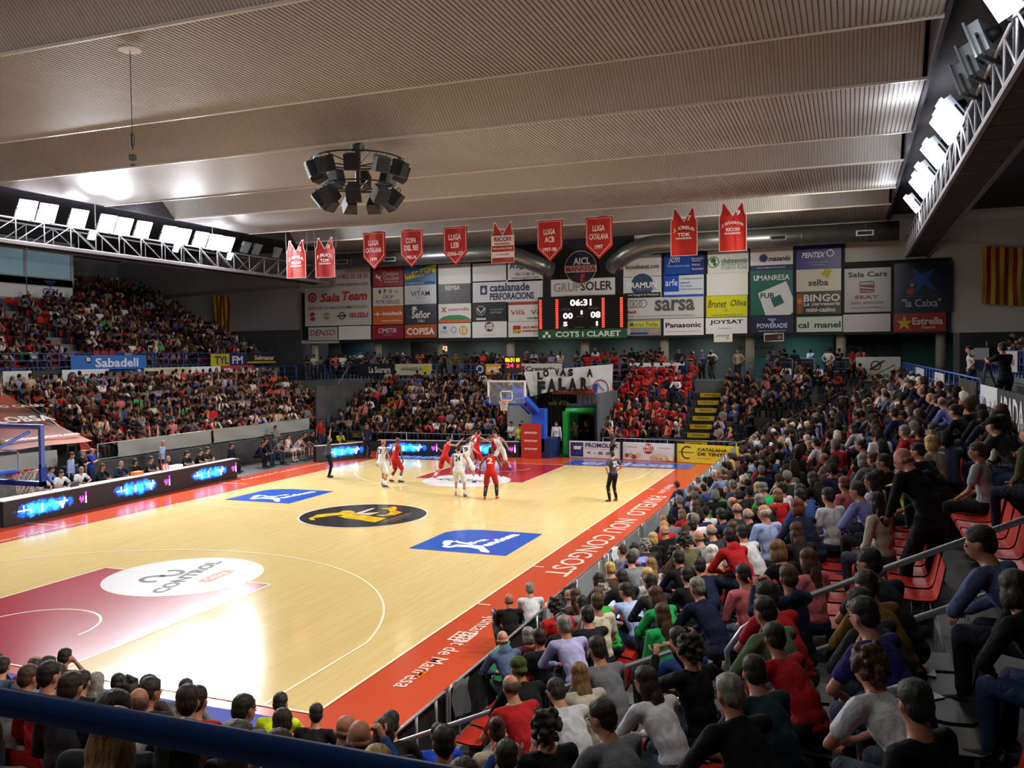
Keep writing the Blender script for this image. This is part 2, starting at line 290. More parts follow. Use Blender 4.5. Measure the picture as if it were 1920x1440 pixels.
# ---- walls
GW=noisy('#b4b2ae','#bcbab5',.7,.8,key='greywall'); 
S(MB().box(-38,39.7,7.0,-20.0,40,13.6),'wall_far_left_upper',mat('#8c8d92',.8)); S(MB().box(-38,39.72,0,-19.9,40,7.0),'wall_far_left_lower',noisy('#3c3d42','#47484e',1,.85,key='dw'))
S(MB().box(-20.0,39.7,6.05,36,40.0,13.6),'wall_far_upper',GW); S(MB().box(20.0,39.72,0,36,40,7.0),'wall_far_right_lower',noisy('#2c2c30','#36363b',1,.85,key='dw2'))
S(MB().box(-20,43.0,3.5,9.0,43.2,6.3),'wall_back_walkway',noisy('#59625f','#66706c',.5,.75,key='gteal')); S(MB().box(9.0,43.0,3.5,20.0,43.2,6.3),'wall_back_walkway_right',noisy('#35655f','#3d716a',.5,.75,key='teal'))
S(MB().box(-20,40.0,6.25,20.0,43.2,6.4),'ceiling_walkway',mat('#3c3f40',.8))
S(MB().box(-36.3,-24,0,-36,40,13.6),'wall_left',mat('#77787f',.85)); S(MB().box(36,-24,0,36.3,40,13.6),'wall_right',mat('#77787a',.85)); S(MB().box(-36,-24.3,0,36,-24,13.6),'wall_near',mat('#77787a',.85))
S(MB().box(-35.9,0,0,-30.1,31.1,8.7),'wall_behind_upper_seats',mat('#85868f',.85))
# ---- ceiling: corrugated panels at 12 m with trough-shaped gaps
CEIL=noisy('#adadab','#a2a29f',.25,.55,key='ceil',spec=.3)
def corr(name,xa,xb,prof,pitch=.117,depth=.028,**k):
    n=int((xb-xa)/pitch); mb=MB(); vs=[]; cols=[]
    for i in range(n):
        x=xa+i*pitch; cols+=[(x,0),(x+pitch*.62,0),(x+pitch*.7,depth),(x+pitch*.92,depth)]
    for (x,dz) in cols:
        for (y,z) in prof: vs.append((x,y,z+dz))
    m=len(prof); fs=[]
    for i in range(len(cols)-1):
        for j in range(m-1): fs.append((i*m+j,i*m+j+1,(i+1)*m+j+1,(i+1)*m+j))
    mb.add(vs,fs); return mb.obj(name,CEIL,**k)
BE=[-16.36,-6.28,3.8,13.9,24.0,34.1]; 
for i,y0 in enumerate(BE):
    y1=min(y0+5.72,39.7)
    corr('ceiling_panel_%d'%(i+1),-16.4,16.5,[(y0,12.0),(y1,12.0)],kind='structure')
    if i: # trough in front of this panel
        ya=BE[i-1]+5.72
        corr('ceiling_trough_%d'%i,-16.4,16.5,[(ya+.02,12.02),(ya+1.9,13.75),(y0-1.9,13.75),(y0-.02,12.02)],.1,.02,kind='structure')
    e=MB().box(-16.4,y0-.03,11.96,16.5,y0+.03,12.03); e.box(-16.4,y1-.03,11.97,16.5,y1+.03,12.05); S(e,'trim_%d'%(i+1),mat('#d8d4c6',.35,spec=.6))
S(MB().box(-36,-24,12.3,-16.42,40,12.5),'ceiling_left_side',mat('#47464f',.85)); S(MB().box(16.52,-24,12.3,36,40,12.5),'ceiling_right_side',mat('#38373a',.85))
S(MB().box(-16.42,-24,13.9,16.52,40,14.1),'ceiling_roof',mat('#38373a',.9))
S(MB().box(-16.5,-24,12.0,-16.4,40,13.9),'trim_ceiling_left',mat('#47464f',.85)); S(MB().box(16.5,-24,12.0,16.6,40,13.9),'trim_ceiling_right',mat('#47464f',.85))
# ---- stands
def steps(name,rows,kx,label,m,grp=None):
    e=empty(name,(0,0,0),label,'grandstand')
    for r in rows: MB().box(*r).obj('step',m,e)
    return e
ST=noisy('#5b5c60','#6b6c70',2.5,.8,key='step'); DST=noisy('#26272b','#303136',2.5,.8,key='dstep')
RX=lambda k:10.5+.8*k; RZ=lambda k:.15+.36*k
steps('grandstand',[(RX(k)-.62,-9.4,0,(RX(k)+.18 if k<8 else 17.15),37.2,RZ(k)) for k in range(9)],0,'grey stepped stand along the right-hand side of the court',ST)
steps('grandstand',[(-9.6,-2.9-.8*k-(.18 if k<7 else .7),0,RX(k)-.62,-2.9-.8*k+.62,RZ(k)) for k in range(8)],0,'grey stepped stand behind the near baseline',ST)
FY=lambda k:31.9+.8*k; FZ=lambda k:.45+.36*k
fr=[]
for k in range(8):
    for xa,xb in ((-13.2,-2.0),(3.0,9.9)): fr.append((xa,FY(k)-.62,0,xb,FY(k)+.18 if k<7 else 37.9,FZ(k)))
for k in range(1,8): fr.append((-2.0,36.6+.1*k,0,3.0,37.9,FZ(7))) if k==1 else None
steps('grandstand',fr,0,'black stepped stand behind the far basket',DST)
LX=lambda k:-13.6-.8*k; LZ=lambda k:1.1+.36*k
steps('grandstand',[((LX(k)-.18 if k<6 else -19.0),(15.0 if k>2 else 15.6),0,LX(k)+.62,35.0,LZ(k)) for k in range(7)]+[((LX(k)-.18 if k<6 else -19.0),-6,0,LX(k)+.62,13.0,LZ(k)) for k in range(7)],0,'lower grey stand behind the scorers table',ST)
UX=lambda k:-22.0-.8*k; UZ=lambda k:4.45+.38*k
steps('grandstand',[((UX(k)-.18 if k<14 else -35.9),(0 if k<10 else 31.2),0,UX(k)+.62,38.8,UZ(k)) for k in range(15)],0,'upper stand with red seats rising below the press box',ST)
VX=lambda k:21.3+.8*k; VZ=lambda k:4.2+.38*k
steps('grandstand',[(VX(k)-.62,14,0,(VX(k)+.18 if k<9 else 35.9),39.0,VZ(k)) for k in range(10)],0,'upper stand beyond the cameraman at the right edge',ST)
S(MB().box(-20.9,-9,0,-18.9,39,3.57),'floor_left_walkway',CONC); S(MB().box(17.15,-24,0,20.6,39.7,3.57),'floor_right_walkway',CONC); S(MB().box(-20.9,37.9,0,20.6,43.2,3.6),'floor_far_walkway',CONC); S(MB().box(-20,-24,0,17.15,-9.45,3.57),'floor_near_walkway',CONC)
S(MB().box(-13.1,15.0,0,-12.9,35.0,1.08),'trim_stand_front_left',DARKC); S(MB().box(-21.4,0,3.57,-21.3,39,4.45),'trim_upper_stand_front',CONC)
S(MB().box(-13.3,31.2,0,-13.2,38,3.5),'trim_far_stand_side',DARKC)
# aisle steps of the far stand: black treads with yellow nosings
for xa,xb,lab in ((-11.4,-10.3,'yellow-edged aisle steps left of the far basket'),(7.2,8.3,'yellow-edged aisle steps right of the far tunnel')):
    e=empty('aisle_stairs',((xa+xb)/2,34,.3),lab,'stairs')
    for k in range(8):
        o=MB().box((xa-xb)/2,FY(k)-.64-34,FZ(k)-.35-.3,(xb-xa)/2,FY(k)-.20-34,FZ(k)+.02-.3).obj('tread',mat('#1c1c1f',.7),e)
        MB().box((xa-xb)/2,FY(k)-.665-34,FZ(k)-.2-.3,(xb-xa)/2,FY(k)-.64-34,FZ(k)+.03-.3).obj('nosing',mat('#c2a51c',.5),o)
        q=MB(); put_text(q,'PATROCINA',((xa-xb)/2+.25,FY(k)-.668-34,FZ(k)-.12-.3),(1,0,0),(0,0,1),.6,.1,1); q.obj('lettering',mat('#3a3210',.6),o)
e=empty('aisle_stairs',(-14.2,34,0),'dark aisle steps at the corner between left and far stands','stairs')
for k in range(10): MB().box(-2.2,-1.9+.55*k,0,.9,3.6,.3+.33*k).obj('tread',DST,e)
# pillars
PXS=(-19.35,-14.44,-9.81,-5.02,-.21,4.61,9.45,14.26,19.15)
for i,x in enumerate(PXS):
    q=MB().tube([(x,40.3,3.6),(x,40.3,6.3)],.25,16); q.obj('pillar',noisy('#8a8272','#9a9282',1,.8,key='pill'),smooth=True,kind='structure')
# ---- backing frames and advertising boards on the far wall
BK=mat('#101216',.7)
bk=MB()
for a in ((-19.85,6.3,-16.9,9.45),(-16.95,6.05,-5.2,11.25),(-5.2,6.05,3.0,12.0),(3.0,6.05,14.45,11.3),(14.45,6.05,19.55,9.9)): bk.box(a[0],39.58,a[1],a[2],39.68,a[3])
S(bk,'trim_board_frame',BK)
BOARDS=[
(-19.55,7.21,-14.47,9.75,'#c4c4c4','large silver car-dealer board with four maker marks along its bottom',[['R',0.48,-0.54,1,0,'#c4c4c4'],['T','902 20 55 51',0.57,-0.32,0.96,-0.2,'#a83a3e',1,0],['O',0.53,-0.26,0.05,0.02,'#a83a3e'],['T','www.salateam.com',0.5,-0.12,0.96,-0.02,'#444',0,0],['O',0.12,0.25,0.13,0.05,'#b3262b'],['D',0.12,0.25,0.05,'#b3262b'],['T','Sala',0.24,0.15,0.54,0.38,'#b8232a',1,0.25],['T','Team',0.58,0.12,0.95,0.36,'#b8232a',1,0.25],['T',"GRUP D'AUTOMOCIÓ",0.05,0.47,0.95,0.57,'#6a6a6a',0,0],['P','#b3262b',[0.12,0.62,0.17,0.7,0.12,0.74,0.17,0.8,0.12,0.88,0.07,0.8,0.12,0.77,0.07,0.7]],['D',0.34,0.75,0.09,'#8a8a3c'],['T','ROVER',0.29,0.72,0.39,0.78,'#ddd',0,0],['O',0.57,0.75,0.1,0.03,'#444'],['R',0.5,0.73,0.64,0.77,'#444'],['T','ISUZU',0.69,0.68,0.96,0.8,'#b3262b',1,0]]),
(-14.28,9.65,-12.07,10.86,'#a5343c','dusty red insurance board with a white three-armed mark',[['T','Catalana',0.34,0.2,0.86,0.42,'#ddd',0,0],['T','Occident',0.34,0.45,0.86,0.66,'#ddd',0,0],['T','Assegurances',0.36,0.7,0.84,0.82,'#ddd',0,0],['P','#ddd',[0.12,0.3,0.2,0.45,0.3,0.38,0.24,0.55,0.3,0.75,0.18,0.58,0.08,0.5]]]),
(-11.99,9.65,-9.72,10.89,'#2f6fae','blue board crossed by a slanting yellow band',[['P','#d6d82c',[0.0,0.42,1,-0.05,1,0.35,0.06,0.72]],['T','LA GRADA',0.05,0.2,0.9,0.5,'#23479a',1,0.1],['T','La revista bàsica de',0.05,0.83,0.6,0.93,'#ddd',0,0],['T','LA GRADA',0.63,0.82,0.95,0.94,'#122e78',1,0]]),
(-9.57,9.64,-7.35,10.87,'#d9dad6','blank off-white board above the dark grey one',[]),
(-7.21,9.65,-4.97,10.83,'#d9dad6','blank off-white board left of the phone-number board',[]),
(-4.86,9.61,-2.59,10.78,'#d9dad6','white board with italic name over a phone number',[['T','Regalés',0.05,0.08,0.94,0.38,'#1d2a3c',1,0.25],['T','902 13 00 14',0.22,0.55,0.75,0.7,'#3a4452',0,0],['T','www.regales.com',0.1,0.76,0.88,0.9,'#3a4452',0,0]]),
(-14.31,8.4,-12.1,9.6,'#d5d2bd','cream board with blue service icons over blue capitals',[['T','GRUP',0.34,0.42,0.68,0.63,'#23479a',0,0],['T','PETROBAGES',0.1,0.68,0.9,0.9,'#23479a',0,0],['R',0.2,0.12,0.27,0.32,'#23479a'],['T','P',0.37,0.1,0.45,0.33,'#23479a',1,0],['R',0.56,0.12,0.58,0.32,'#23479a'],['R',0.61,0.12,0.63,0.32,'#23479a'],['R',0.74,0.2,0.84,0.3,'#999']]),
(-11.98,8.44,-9.74,9.65,'#cfd6db','pale board with navy capitals under a small blue swirl',[['T','VITAM',0.2,0.32,0.8,0.56,'#22356f',0,0],['T','VÍDEO',0.34,0.6,0.66,0.72,'#8a97a8',0,0],['O',0.48,0.2,0.07,0.03,'#4a76b8'],['T','C/ Carretera de Vic 12',0.2,0.84,0.8,0.92,'#8a97a8',0,0]]),
(-9.57,8.42,-7.36,9.64,'#4a4a4c','dark grey board with white serif-like name and faint lines',[['T','REMSA',0.22,0.08,0.68,0.32,'#ddd',1,0],['D',0.73,0.2,0.05,'#b33'],['T','Instal·lacions i manteniments',0.1,0.42,0.9,0.5,'#999',0,0],['T','elèctrics i industrials',0.2,0.56,0.8,0.64,'#999',0,0],['T','tel. 93 877 00 00',0.3,0.7,0.7,0.78,'#999',0,0]]),
(-7.21,8.37,-2.61,9.72,'#cdd0d4','wide pale board with two lines of bold navy lettering',[['R',0.11,0.2,0.21,0.62,'#22304f'],['P','#cdd0d4',[0.16,0.26,0.19,0.45,0.16,0.56,0.13,0.45]],['T','catalanade',0.25,0.12,0.82,0.5,'#22304f',1,0],['T','PERFORACIONS',0.25,0.56,0.88,0.88,'#22304f',1,0]]),
(-14.33,7.2,-12.12,8.38,'#c8641e','orange board with white lettering and a square bracket mark',[['T','innoltech',0.32,0.28,0.97,0.5,'#f3f0e8',1,0],['R',0.02,0.4,0.28,0.44,'#f3f0e8'],['R',0.14,0.3,0.18,0.52,'#f3f0e8'],['T','www.innoltech.com',0.3,0.74,0.97,0.84,'#f3f0e8',0,0]]),
(-12.0,7.19,-9.74,8.42,'#27303f','navy board with a white top-hat mark and curly name',[['T','Señor',0.22,0.3,0.82,0.72,'#e5e5e5',1,0.1],['T','1961',0.42,0.78,0.62,0.93,'#e5e5e5',0,0],['R',0.22,0.24,0.42,0.28,'#e5e5e5'],['R',0.25,0.1,0.38,0.24,'#e5e5e5']]),
(-9.59,7.21,-7.35,8.4,'#dcdedb','white board with red name above a green arc',[['T','externalia',0.3,0.2,0.94,0.38,'#b3262b',0,0],['P','#e33',[0.08,0.18,0.13,0.18,0.26,0.44,0.2,0.44]],['P','#4a9a7a',[0.2,0.18,0.26,0.18,0.13,0.44,0.08,0.44]],['P','#2f8a4a',[0,0.85,0.15,0.68,0.35,0.6,0.65,0.6,0.85,0.68,1,0.85]],['R',0,0.85,1,1,'#c8641e']]),
(-7.23,7.24,-4.98,8.41,'#17181a','black board with a winged oval mark and small white address',[['O',0.25,0.42,0.25,0.03,'#c8c8c8'],['P','#c8c8c8',[0.1,0.3,0.16,0.3,0.25,0.5,0.34,0.3,0.4,0.3,0.25,0.58]],['T','Cra. de Vic,75',0.53,0.34,0.9,0.44,'#bbb',0,0],['T','93 877 38 59',0.53,0.5,0.86,0.6,'#bbb',0,0],['R',0.11,0.82,0.4,0.92,'#ccc']]),
(-4.84,7.19,-2.31,8.38,'#d6d5cf','white board with red strip on top and spaced red lettering',[['R',0,0,1,0.16,'#a8392f'],['T','Vilà  Vila',0.06,0.42,0.94,0.66,'#a8392f',0,0.1],['T','www.vilavila.com',0.47,0.78,0.96,0.9,'#333',0,0]]),
(-14.4,6.26,-12.13,7.13,'#8c1a33','crimson board with thin white angular name',[['T','CIMETIR',0.2,0.2,0.8,0.55,'#e8dfe0',0,0],['T','instal·lacions',0.35,0.65,0.65,0.75,'#caa',0,0]]),
(-12.0,6.3,-9.75,7.15,'#b04e1c','brown-orange board with heavy white capitals',[['T','COPISA',0.06,0.25,0.94,0.78,'#f4efe6',1,0]]),
(-9.61,6.26,-7.39,7.17,'#d5d8d6','white board with three small round emblems',[['D',0.78,0.5,0.32,'#d0a03a'],['T','15',0.7,0.32,0.86,0.68,'#eee',1,0],['O',0.48,0.45,0.22,0.06,'#7a98a8'],['D',0.2,0.3,0.12,'#33587a'],['T','TETES',0.06,0.52,0.3,0.7,'#9ab',0,0]]),
(-7.27,6.23,-4.97,7.22,'#dcdcdc','white board with a dark coffee-brown oval badge',[['D',0.5,0.32,0.3,'#4a2420'],['O',0.5,0.32,0.31,0.03,'#8a2a2a'],['T','café',0.4,0.1,0.6,0.3,'#eee',1,0],['T','crem',0.39,0.32,0.62,0.5,'#eee',1,0],['T','cafès i complements',0.35,0.8,0.65,0.88,'#888',0,0]]),
(-4.86,6.23,-2.32,7.17,'#dcdad0','cream board with a red and green block beside red lettering',[['R',0.12,0.25,0.32,0.5,'#b3262b'],['R',0.12,0.5,0.32,0.75,'#4a8a3a'],['T','GM',0.13,0.5,0.31,0.74,'#e0d040',1,0],['T','GROS MERCAT',0.36,0.3,0.88,0.46,'#b3262b',1,0],['T','cash&carry',0.36,0.52,0.78,0.72,'#b3262b',1,0]]),
(-19.31,6.25,-17.07,7.13,'#b9babb','grey board with slanted dark red capitals at lower left',[['T','DENSO',0.04,0.2,0.94,0.64,'#8c1f2b',0,0.3],['T','DS parts',0.33,0.76,0.66,0.9,'#999',0,0]]),
(-16.96,6.26,-14.54,7.15,'#d9dad6','blank off-white board at the left end of the bottom row',[]),
(-2.08,8.37,1.87,9.62,'#d3d3d3','pale grey board with grey and charcoal bold capitals under the round emblem',[['T','GRUP',0.04,0.16,0.47,0.6,'#8f8f8f',1,0],['T','SOLER',0.47,0.14,0.96,0.58,'#3a3a3c',1,0],['T','www.grupsoler.cat',0.18,0.7,0.82,0.92,'#a9a9a9',0,0]]),
(2.38,9.58,4.6,10.83,'#d3d3d3','white board with one line of dark grey serif-like text',[['T','monstbenet.com',0.06,0.42,0.94,0.64,'#3a3a3a',1,0]]),
(4.77,9.57,7.02,10.81,'#1d4fa8','two-tone blue board with a white handwritten mark',[['R',0.66,0,1,1,'#1c2f7a'],['T','jcm',0.1,0.08,0.4,0.5,'#ddd',0,0.4],['T','institut mèdic per la imatge',0.08,0.52,0.64,0.62,'#ccd',0,0],['T','Ressonància',0.7,0.2,0.98,0.3,'#ccd',0,0],['T','Magnètica',0.7,0.32,0.92,0.42,'#ccd',0,0],['T','Medicina',0.7,0.48,0.9,0.58,'#ccd',0,0],['T','Densitometria',0.7,0.68,0.98,0.78,'#ccd',0,0]]),
(7.23,9.6,9.45,10.85,'#d3d5d3','white board with a green leafy disc and grey green lettering',[['O',0.14,0.5,0.26,0.04,'#3f6b35'],['D',0.14,0.42,0.12,'#3f6b35'],['D',0.18,0.6,0.08,'#3f6b35'],['T','clubtennis',0.34,0.34,0.97,0.58,'#5f7a5c',1,0],['T','manresa',0.34,0.58,0.97,0.85,'#7d9a86',0,0]]),
(9.56,9.63,11.81,10.88,'#d3d3d5','white board with a navy strip and a small globe mark',[['R',0,0.76,1,1,'#22305c'],['D',0.31,0.45,0.18,'#2a3f7a'],['O',0.31,0.45,0.2,0.03,'#c8a060'],['T','masanés',0.42,0.38,0.95,0.6,'#222',1,0.3],['T','www.viatgesmasanes.com',0.15,0.83,0.82,0.92,'#ccd',0,0]]),
(2.37,8.4,4.6,9.61,'#cfd5d8','pale board with a large dark blue oval behind white letters',[['D',0.5,0.42,0.55,'#2c4c66'],['T','FRAMUN',0.1,0.28,0.88,0.56,'#e8ecee',1,0],['T','RETOLS',0.35,0.56,0.86,0.68,'#88a',0,0],['R',0.02,0.78,0.98,1,'#15191c'],['T','Servei Integral de Retolació',0.05,0.82,0.94,0.96,'#ddd',0,0]]),
(4.75,8.35,7.0,9.63,'#c9d4e2','white board with a bright blue square corner',[['R',0,0.04,0.38,0.76,'#2050b8'],['T','arfe',0.04,0.2,0.35,0.5,'#e5ebf5',0,0],['T','consultoria empresarial',0.42,0.16,0.96,0.26,'#6a7f9f',0,0],['T','assessoria',0.42,0.32,0.66,0.42,'#6a7f9f',0,0],['T','fiscal i laboral',0.42,0.47,0.7,0.57,'#6a7f9f',0,0],['T','finques i administracions',0.42,0.62,0.96,0.72,'#6a7f9f',0,0],['R',0,0.9,1,1,'#2050b8']]),
(7.17,8.35,9.42,9.59,'#d9dad6','blank off-white board left of the green university board',[]),
(9.56,7.18,11.81,9.63,'#1e6157','tall green board with a tilted white square and green window',[['T','U',0.08,0.1,0.17,0.22,'#eee',1,0],['T','MANRESA',0.18,0.1,0.92,0.22,'#e8ecea',0,0],['P','#cfd3d8',[0.18,0.5,0.84,0.25,1,0.62,1,0.94,0.93,1,0.36,1]],['P','#1e6157',[0.48,0.64,0.7,0.54,0.8,0.73,0.56,0.83]],['T','FUB',0.24,0.5,0.56,0.62,'#333b3d',1,0]]),
(2.04,7.15,6.99,8.37,'#c6c8c9','wide silver board with four linked rings and large grey letters',[['O',0.14,0.28,0.2,0.035,'#666'],['O',0.19,0.28,0.2,0.035,'#666'],['O',0.24,0.28,0.2,0.035,'#666'],['O',0.3,0.28,0.2,0.035,'#666'],['T','Audi',0.11,0.58,0.22,0.74,'#9a2a30',1,0],['T','sarsa',0.44,0.12,0.9,0.66,'#555759',1,0],['T','El teu concessionari i taller oficial de confiança',0.11,0.8,0.9,0.95,'#a9a9a9',0,0]]),
(7.14,7.15,9.39,8.33,'#c9cc22','yellow board with flowing black lettering',[['T','Brunet',0.04,0.2,0.5,0.55,'#2a2c18',0,0.3],['T','Oliva',0.6,0.2,0.97,0.5,'#2a2c18',0,0.3],['T','S.L.',0.44,0.6,0.55,0.74,'#55572a',0,0.3],['T','www.brunetoliva.com',0.12,0.85,0.9,0.95,'#77792a',0,0]]),
(2.02,6.18,4.56,7.12,'#8d9092','grey board with a yellow name strip and a pale pump picture',[['R',0.24,0.12,0.98,0.5,'#c9cf3a'],['T','Morros Trullas',0.28,0.18,0.94,0.44,'#22306a',0,0.25],['D',0.12,0.45,0.3,'#b9bcc0'],['D',0.22,0.72,0.24,'#c9ccd0'],['R',0.3,0.8,0.7,0.92,'#2a3f8a'],['T','93 873',0.74,0.6,0.94,0.85,'#c9b060',1,0]]),
(4.72,6.17,6.99,7.12,'#dcdce0','white board with a single bold black word and faint red line',[['T','Panasonic',0.05,0.24,0.94,0.54,'#111318',1,0],['T','Aire condicionat i calefacció',0.07,0.7,0.92,0.8,'#c9a0a0',0,0]]),
(7.11,6.21,9.38,7.11,'#dde0e4','white board with black capitals ending in an aerial shape',[['T','JOYSAT',0.1,0.14,0.9,0.46,'#1a1c1e',1,0],['T','Telecomunicacions',0.3,0.62,0.62,0.7,'#555',0,0]]),
(9.59,6.2,11.83,7.15,'#182042','dark navy board with pale blue outlined capitals',[['T','POWERADE',0.14,0.44,0.86,0.72,'#b8c8e8',1,0],['P','#8098c8',[0.4,0.16,0.6,0.16,0.6,0.24,0.54,0.3,0.54,0.42,0.48,0.42,0.48,0.3,0.4,0.24]],['T','beguda per a esportistes',0.17,0.82,0.83,0.93,'#bcc',0,0]]),
(7.62,5.74,8.63,6.28,'#d8dad6','small white plate hanging below the black-capitals board',[['T','gràcia jove',0.12,0.2,0.85,0.5,'#3a3a30',0,0.3],['D',0.75,0.6,0.12,'#c80']]),
(10.32,5.73,11.36,6.19,'#c4c2bc','small pale plate with a dark brown panel hanging under the navy board',[['P','#3a1c18',[0.05,0.2,0.95,0.08,0.95,0.85,0.05,0.95]],['O',0.78,0.5,0.18,0.06,'#cbb']]),
(11.98,9.62,14.26,10.86,'#2a2a72','violet-blue board with white slanted capitals and diamond',[['T','PENTEX',0.12,0.28,0.66,0.52,'#dfe0ef',1,0.3],['O',0.76,0.35,0.16,0.05,'#dfe0ef'],['T','instal·lacions esportives',0.26,0.68,0.72,0.76,'#aab',0,0],['T','www.pentex.es',0.34,0.8,0.64,0.88,'#aab',0,0]]),
(11.98,8.41,14.26,9.6,'#bdbaa8','cream board with a yellow flower above grey lettering',[['T','selba',0.27,0.46,0.72,0.76,'#3c3c38',1,0],['D',0.66,0.12,0.1,'#b5a52a'],['D',0.7,0.24,0.12,'#b5a52a'],['D',0.74,0.12,0.1,'#b5a52a'],['D',0.62,0.24,0.1,'#b5a52a'],['D',0.7,0.34,0.08,'#b5a52a']]),
(12.0,7.17,14.26,8.39,'#15130f','black board with three stacked lines of white lettering and amber strip',[['R',0,0.08,0.14,0.95,'#7a4a1c'],['D',0.07,0.4,0.12,'#b0742a'],['T','BINGO',0.16,0.12,0.98,0.44,'#c8c6c0',1,0],['T','La cervesería',0.16,0.46,0.98,0.62,'#bdbbb5',1,0],['T','mini-casino',0.22,0.7,0.88,0.9,'#c8c6c0',1,0]]),
(11.98,6.22,14.31,7.06,'#b9c6bc','pale board edged in green with spaced dark letters',[['O',0.62,0.5,0.42,0.01,'#9aaa9c'],['T','cal',0.04,0.35,0.28,0.75,'#1f3a30',1,0],['T','manel',0.4,0.35,0.97,0.75,'#1f3a30',1,0],['R',0,0,1,0.04,'#2a8a5a'],['R',0,0,0.012,1,'#2a8a5a']]),
(14.43,7.22,16.71,9.54,'#939598','tall silver board with a rounded striped emblem between text lines',[['T','Sala Cars',0.08,0.08,0.92,0.2,'#2a2a2e',1,0],['R',0.33,0.3,0.65,0.56,'#7a3a44'],['R',0.35,0.32,0.63,0.38,'#a0a2a6'],['P','#a0a2a6',[0.33,0.42,0.65,0.46,0.65,0.49,0.33,0.45]],['P','#a0a2a6',[0.33,0.5,0.65,0.53,0.65,0.545,0.33,0.52]],['T','SEAT',0.22,0.62,0.74,0.7,'#8a4048',1,0],['T','auto emoción',0.14,0.74,0.84,0.82,'#55565a',0,0],['T','Concessionari oficial Manresa',0.12,0.87,0.87,0.92,'#666',0,0]]),
(14.36,6.18,16.69,7.11,'#b0aeae','blank grey board right of the green-edged board',[]),
(16.86,7.11,19.63,9.71,'#171b33','large midnight-blue board with a blue star-shaped figure',[['P','#274a94',[0.3,0.08,0.48,0.22,0.7,0.14,0.58,0.34,0.76,0.6,0.5,0.42,0.36,0.64,0.38,0.4,0.2,0.36,0.38,0.3]],['D',0.31,0.44,0.035,'#a8935a'],['D',0.28,0.57,0.07,'#a0452e'],['R',0.2,0.67,0.75,0.675,'#667'],['T','"la Caixa"',0.14,0.72,0.8,0.88,'#aeb2bb',0,0]]),
(16.85,6.13,19.32,7.1,'#8c231e','red board with a yellow five-pointed star',[['P','#bfa52a',[0.2,0.1,0.24,0.4,0.36,0.4,0.27,0.58,0.31,0.88,0.2,0.7,0.1,0.88,0.14,0.58,0.05,0.4,0.17,0.4]],['T','Estrella',0.36,0.24,0.94,0.62,'#cdbfb0',1,0],['T','Damm',0.54,0.68,0.8,0.84,'#bcae9e',1,0]])]
for (x0,z0,x1,z1,bg,lab,els) in BOARDS:
    if abs(x1-x0)<1.1: yy=39.1
    else: yy=39.54
    board('wall_board',(x0,yy,z1),(1,0,0),(0,0,-1),(0,-1,0),x1-x0,z1-z0,bg,els,lab,'sign','advertising boards on the far wall',rough=.35)
# round emblem
e=empty('round_emblem',(-.2,39.5,10.3),'round club emblem with white and red lettering above the scoreboard','sign')
def disc(r,y,c,n=40,cx=0,cz=0): return MB().add([(cx+r*math.cos(2*PI*i/n),y,cz+r*math.sin(2*PI*i/n)) for i in range(n)],[tuple(range(n))])
disc(.98,0,0).obj('rim',mat('#c9b0aa',.5),e); disc(.94,-.01,0).obj('field',mat('#1b1d33',.5),e)
q=MB(); put_text(q,'AICL',(-.45,-.02,.15),(1,0,0),(0,0,1),1.05,.42,1); q.obj('lettering',mat('#dcdcdc',.5),e)
q=MB(); q.add([(-1.0,-.015,.1),(1.0,-.015,.1),(1.0,-.015,-.3),(-1.0,-.015,-.3)],[(3,2,1,0)]); q.obj('band',mat('#c9b0aa',.5),e)
q=MB(); put_text(q,'MANRESA',(-.92,-.03,-.25),(1,0,0),(0,0,1),1.85,.32,1); q.obj('lettering',mat('#a2302c',.5),e)
q=MB(); q.add([(.0,-.02,-.42),(.3,-.02,-.38),(.25,-.02,-.6),(.1,-.02,-.7),(.3,-.02,-.85),(-.05,-.02,-.88),(.0,-.02,-.65)],[(6,5,4,3,2,1,0)]); q.obj('emblem',mat('#a2302c',.5),e)
# scoreboard
X0,X1,Z0,Z1=-2.85,2.63,6.62,8.6
sb=empty('scoreboard',(0,39.5,Z0),'black electronic scoreboard showing 06:31 in red digits over a green strip','scoreboard')
MB().box(X0,-.15,0,X1,0.05,Z1-Z0).obj('case',mat('#0c0c0e',.4),sb)
RED=mat('#ff3b2e',.5,emit=2.2); WG=mat('#ffd9c8',.5,emit=2.0)
def sbt(s,u0,v0,u1,v1,m,b=1):
    q=MB(); put_text(q,s,(X0+u0*(X1-X0),-.17,(1-v1)*(Z1-Z0)),(1,0,0),(0,0,1),(u1-u0)*(X1-X0),(v1-v0)*(Z1-Z0),b); q.obj('digits',m,sb)
for s,u0,v0,u1,v1 in (('06:31',.37,.1,.61,.3),('00',.29,.5,.4,.68),('08',.6,.48,.71,.67),('1',.49,.44,.51,.56),('5',.29,.77,.34,.9),('1',.66,.77,.68,.9)): sbt(s,u0,v0,u1,v1,WG)
for s,u0,v0,u1,v1 in (('LOCAL',.27,.36,.38,.42),('VISITANT',.57,.35,.7,.41),('PERIODE',.44,.6,.52,.64),('FALTES',.26,.93,.34,.97),('JUGADOR',.42,.93,.52,.97),('FALTES',.6,.93,.68,.97)): sbt(s,u0,v0,u1,v1,mat('#888',.5),0)
for u in (.03,.22,.74,.94):
    q=MB()
    for k in range(14): q.add([(X0+(u-.015)*(X1-X0),-.17,(.04+.064*k)*(Z1-Z0)),(X0+(u+.015)*(X1-X0),-.17,(.04+.064*k)*(Z1-Z0)),(X0+(u+.015)*(X1-X0),-.17,(.085+.064*k)*(Z1-Z0)),(X0+(u-.015)*(X1-X0),-.17,(.085+.064*k)*(Z1-Z0))],[(0,1,2,3)])
    q.obj('digits',RED,sb)
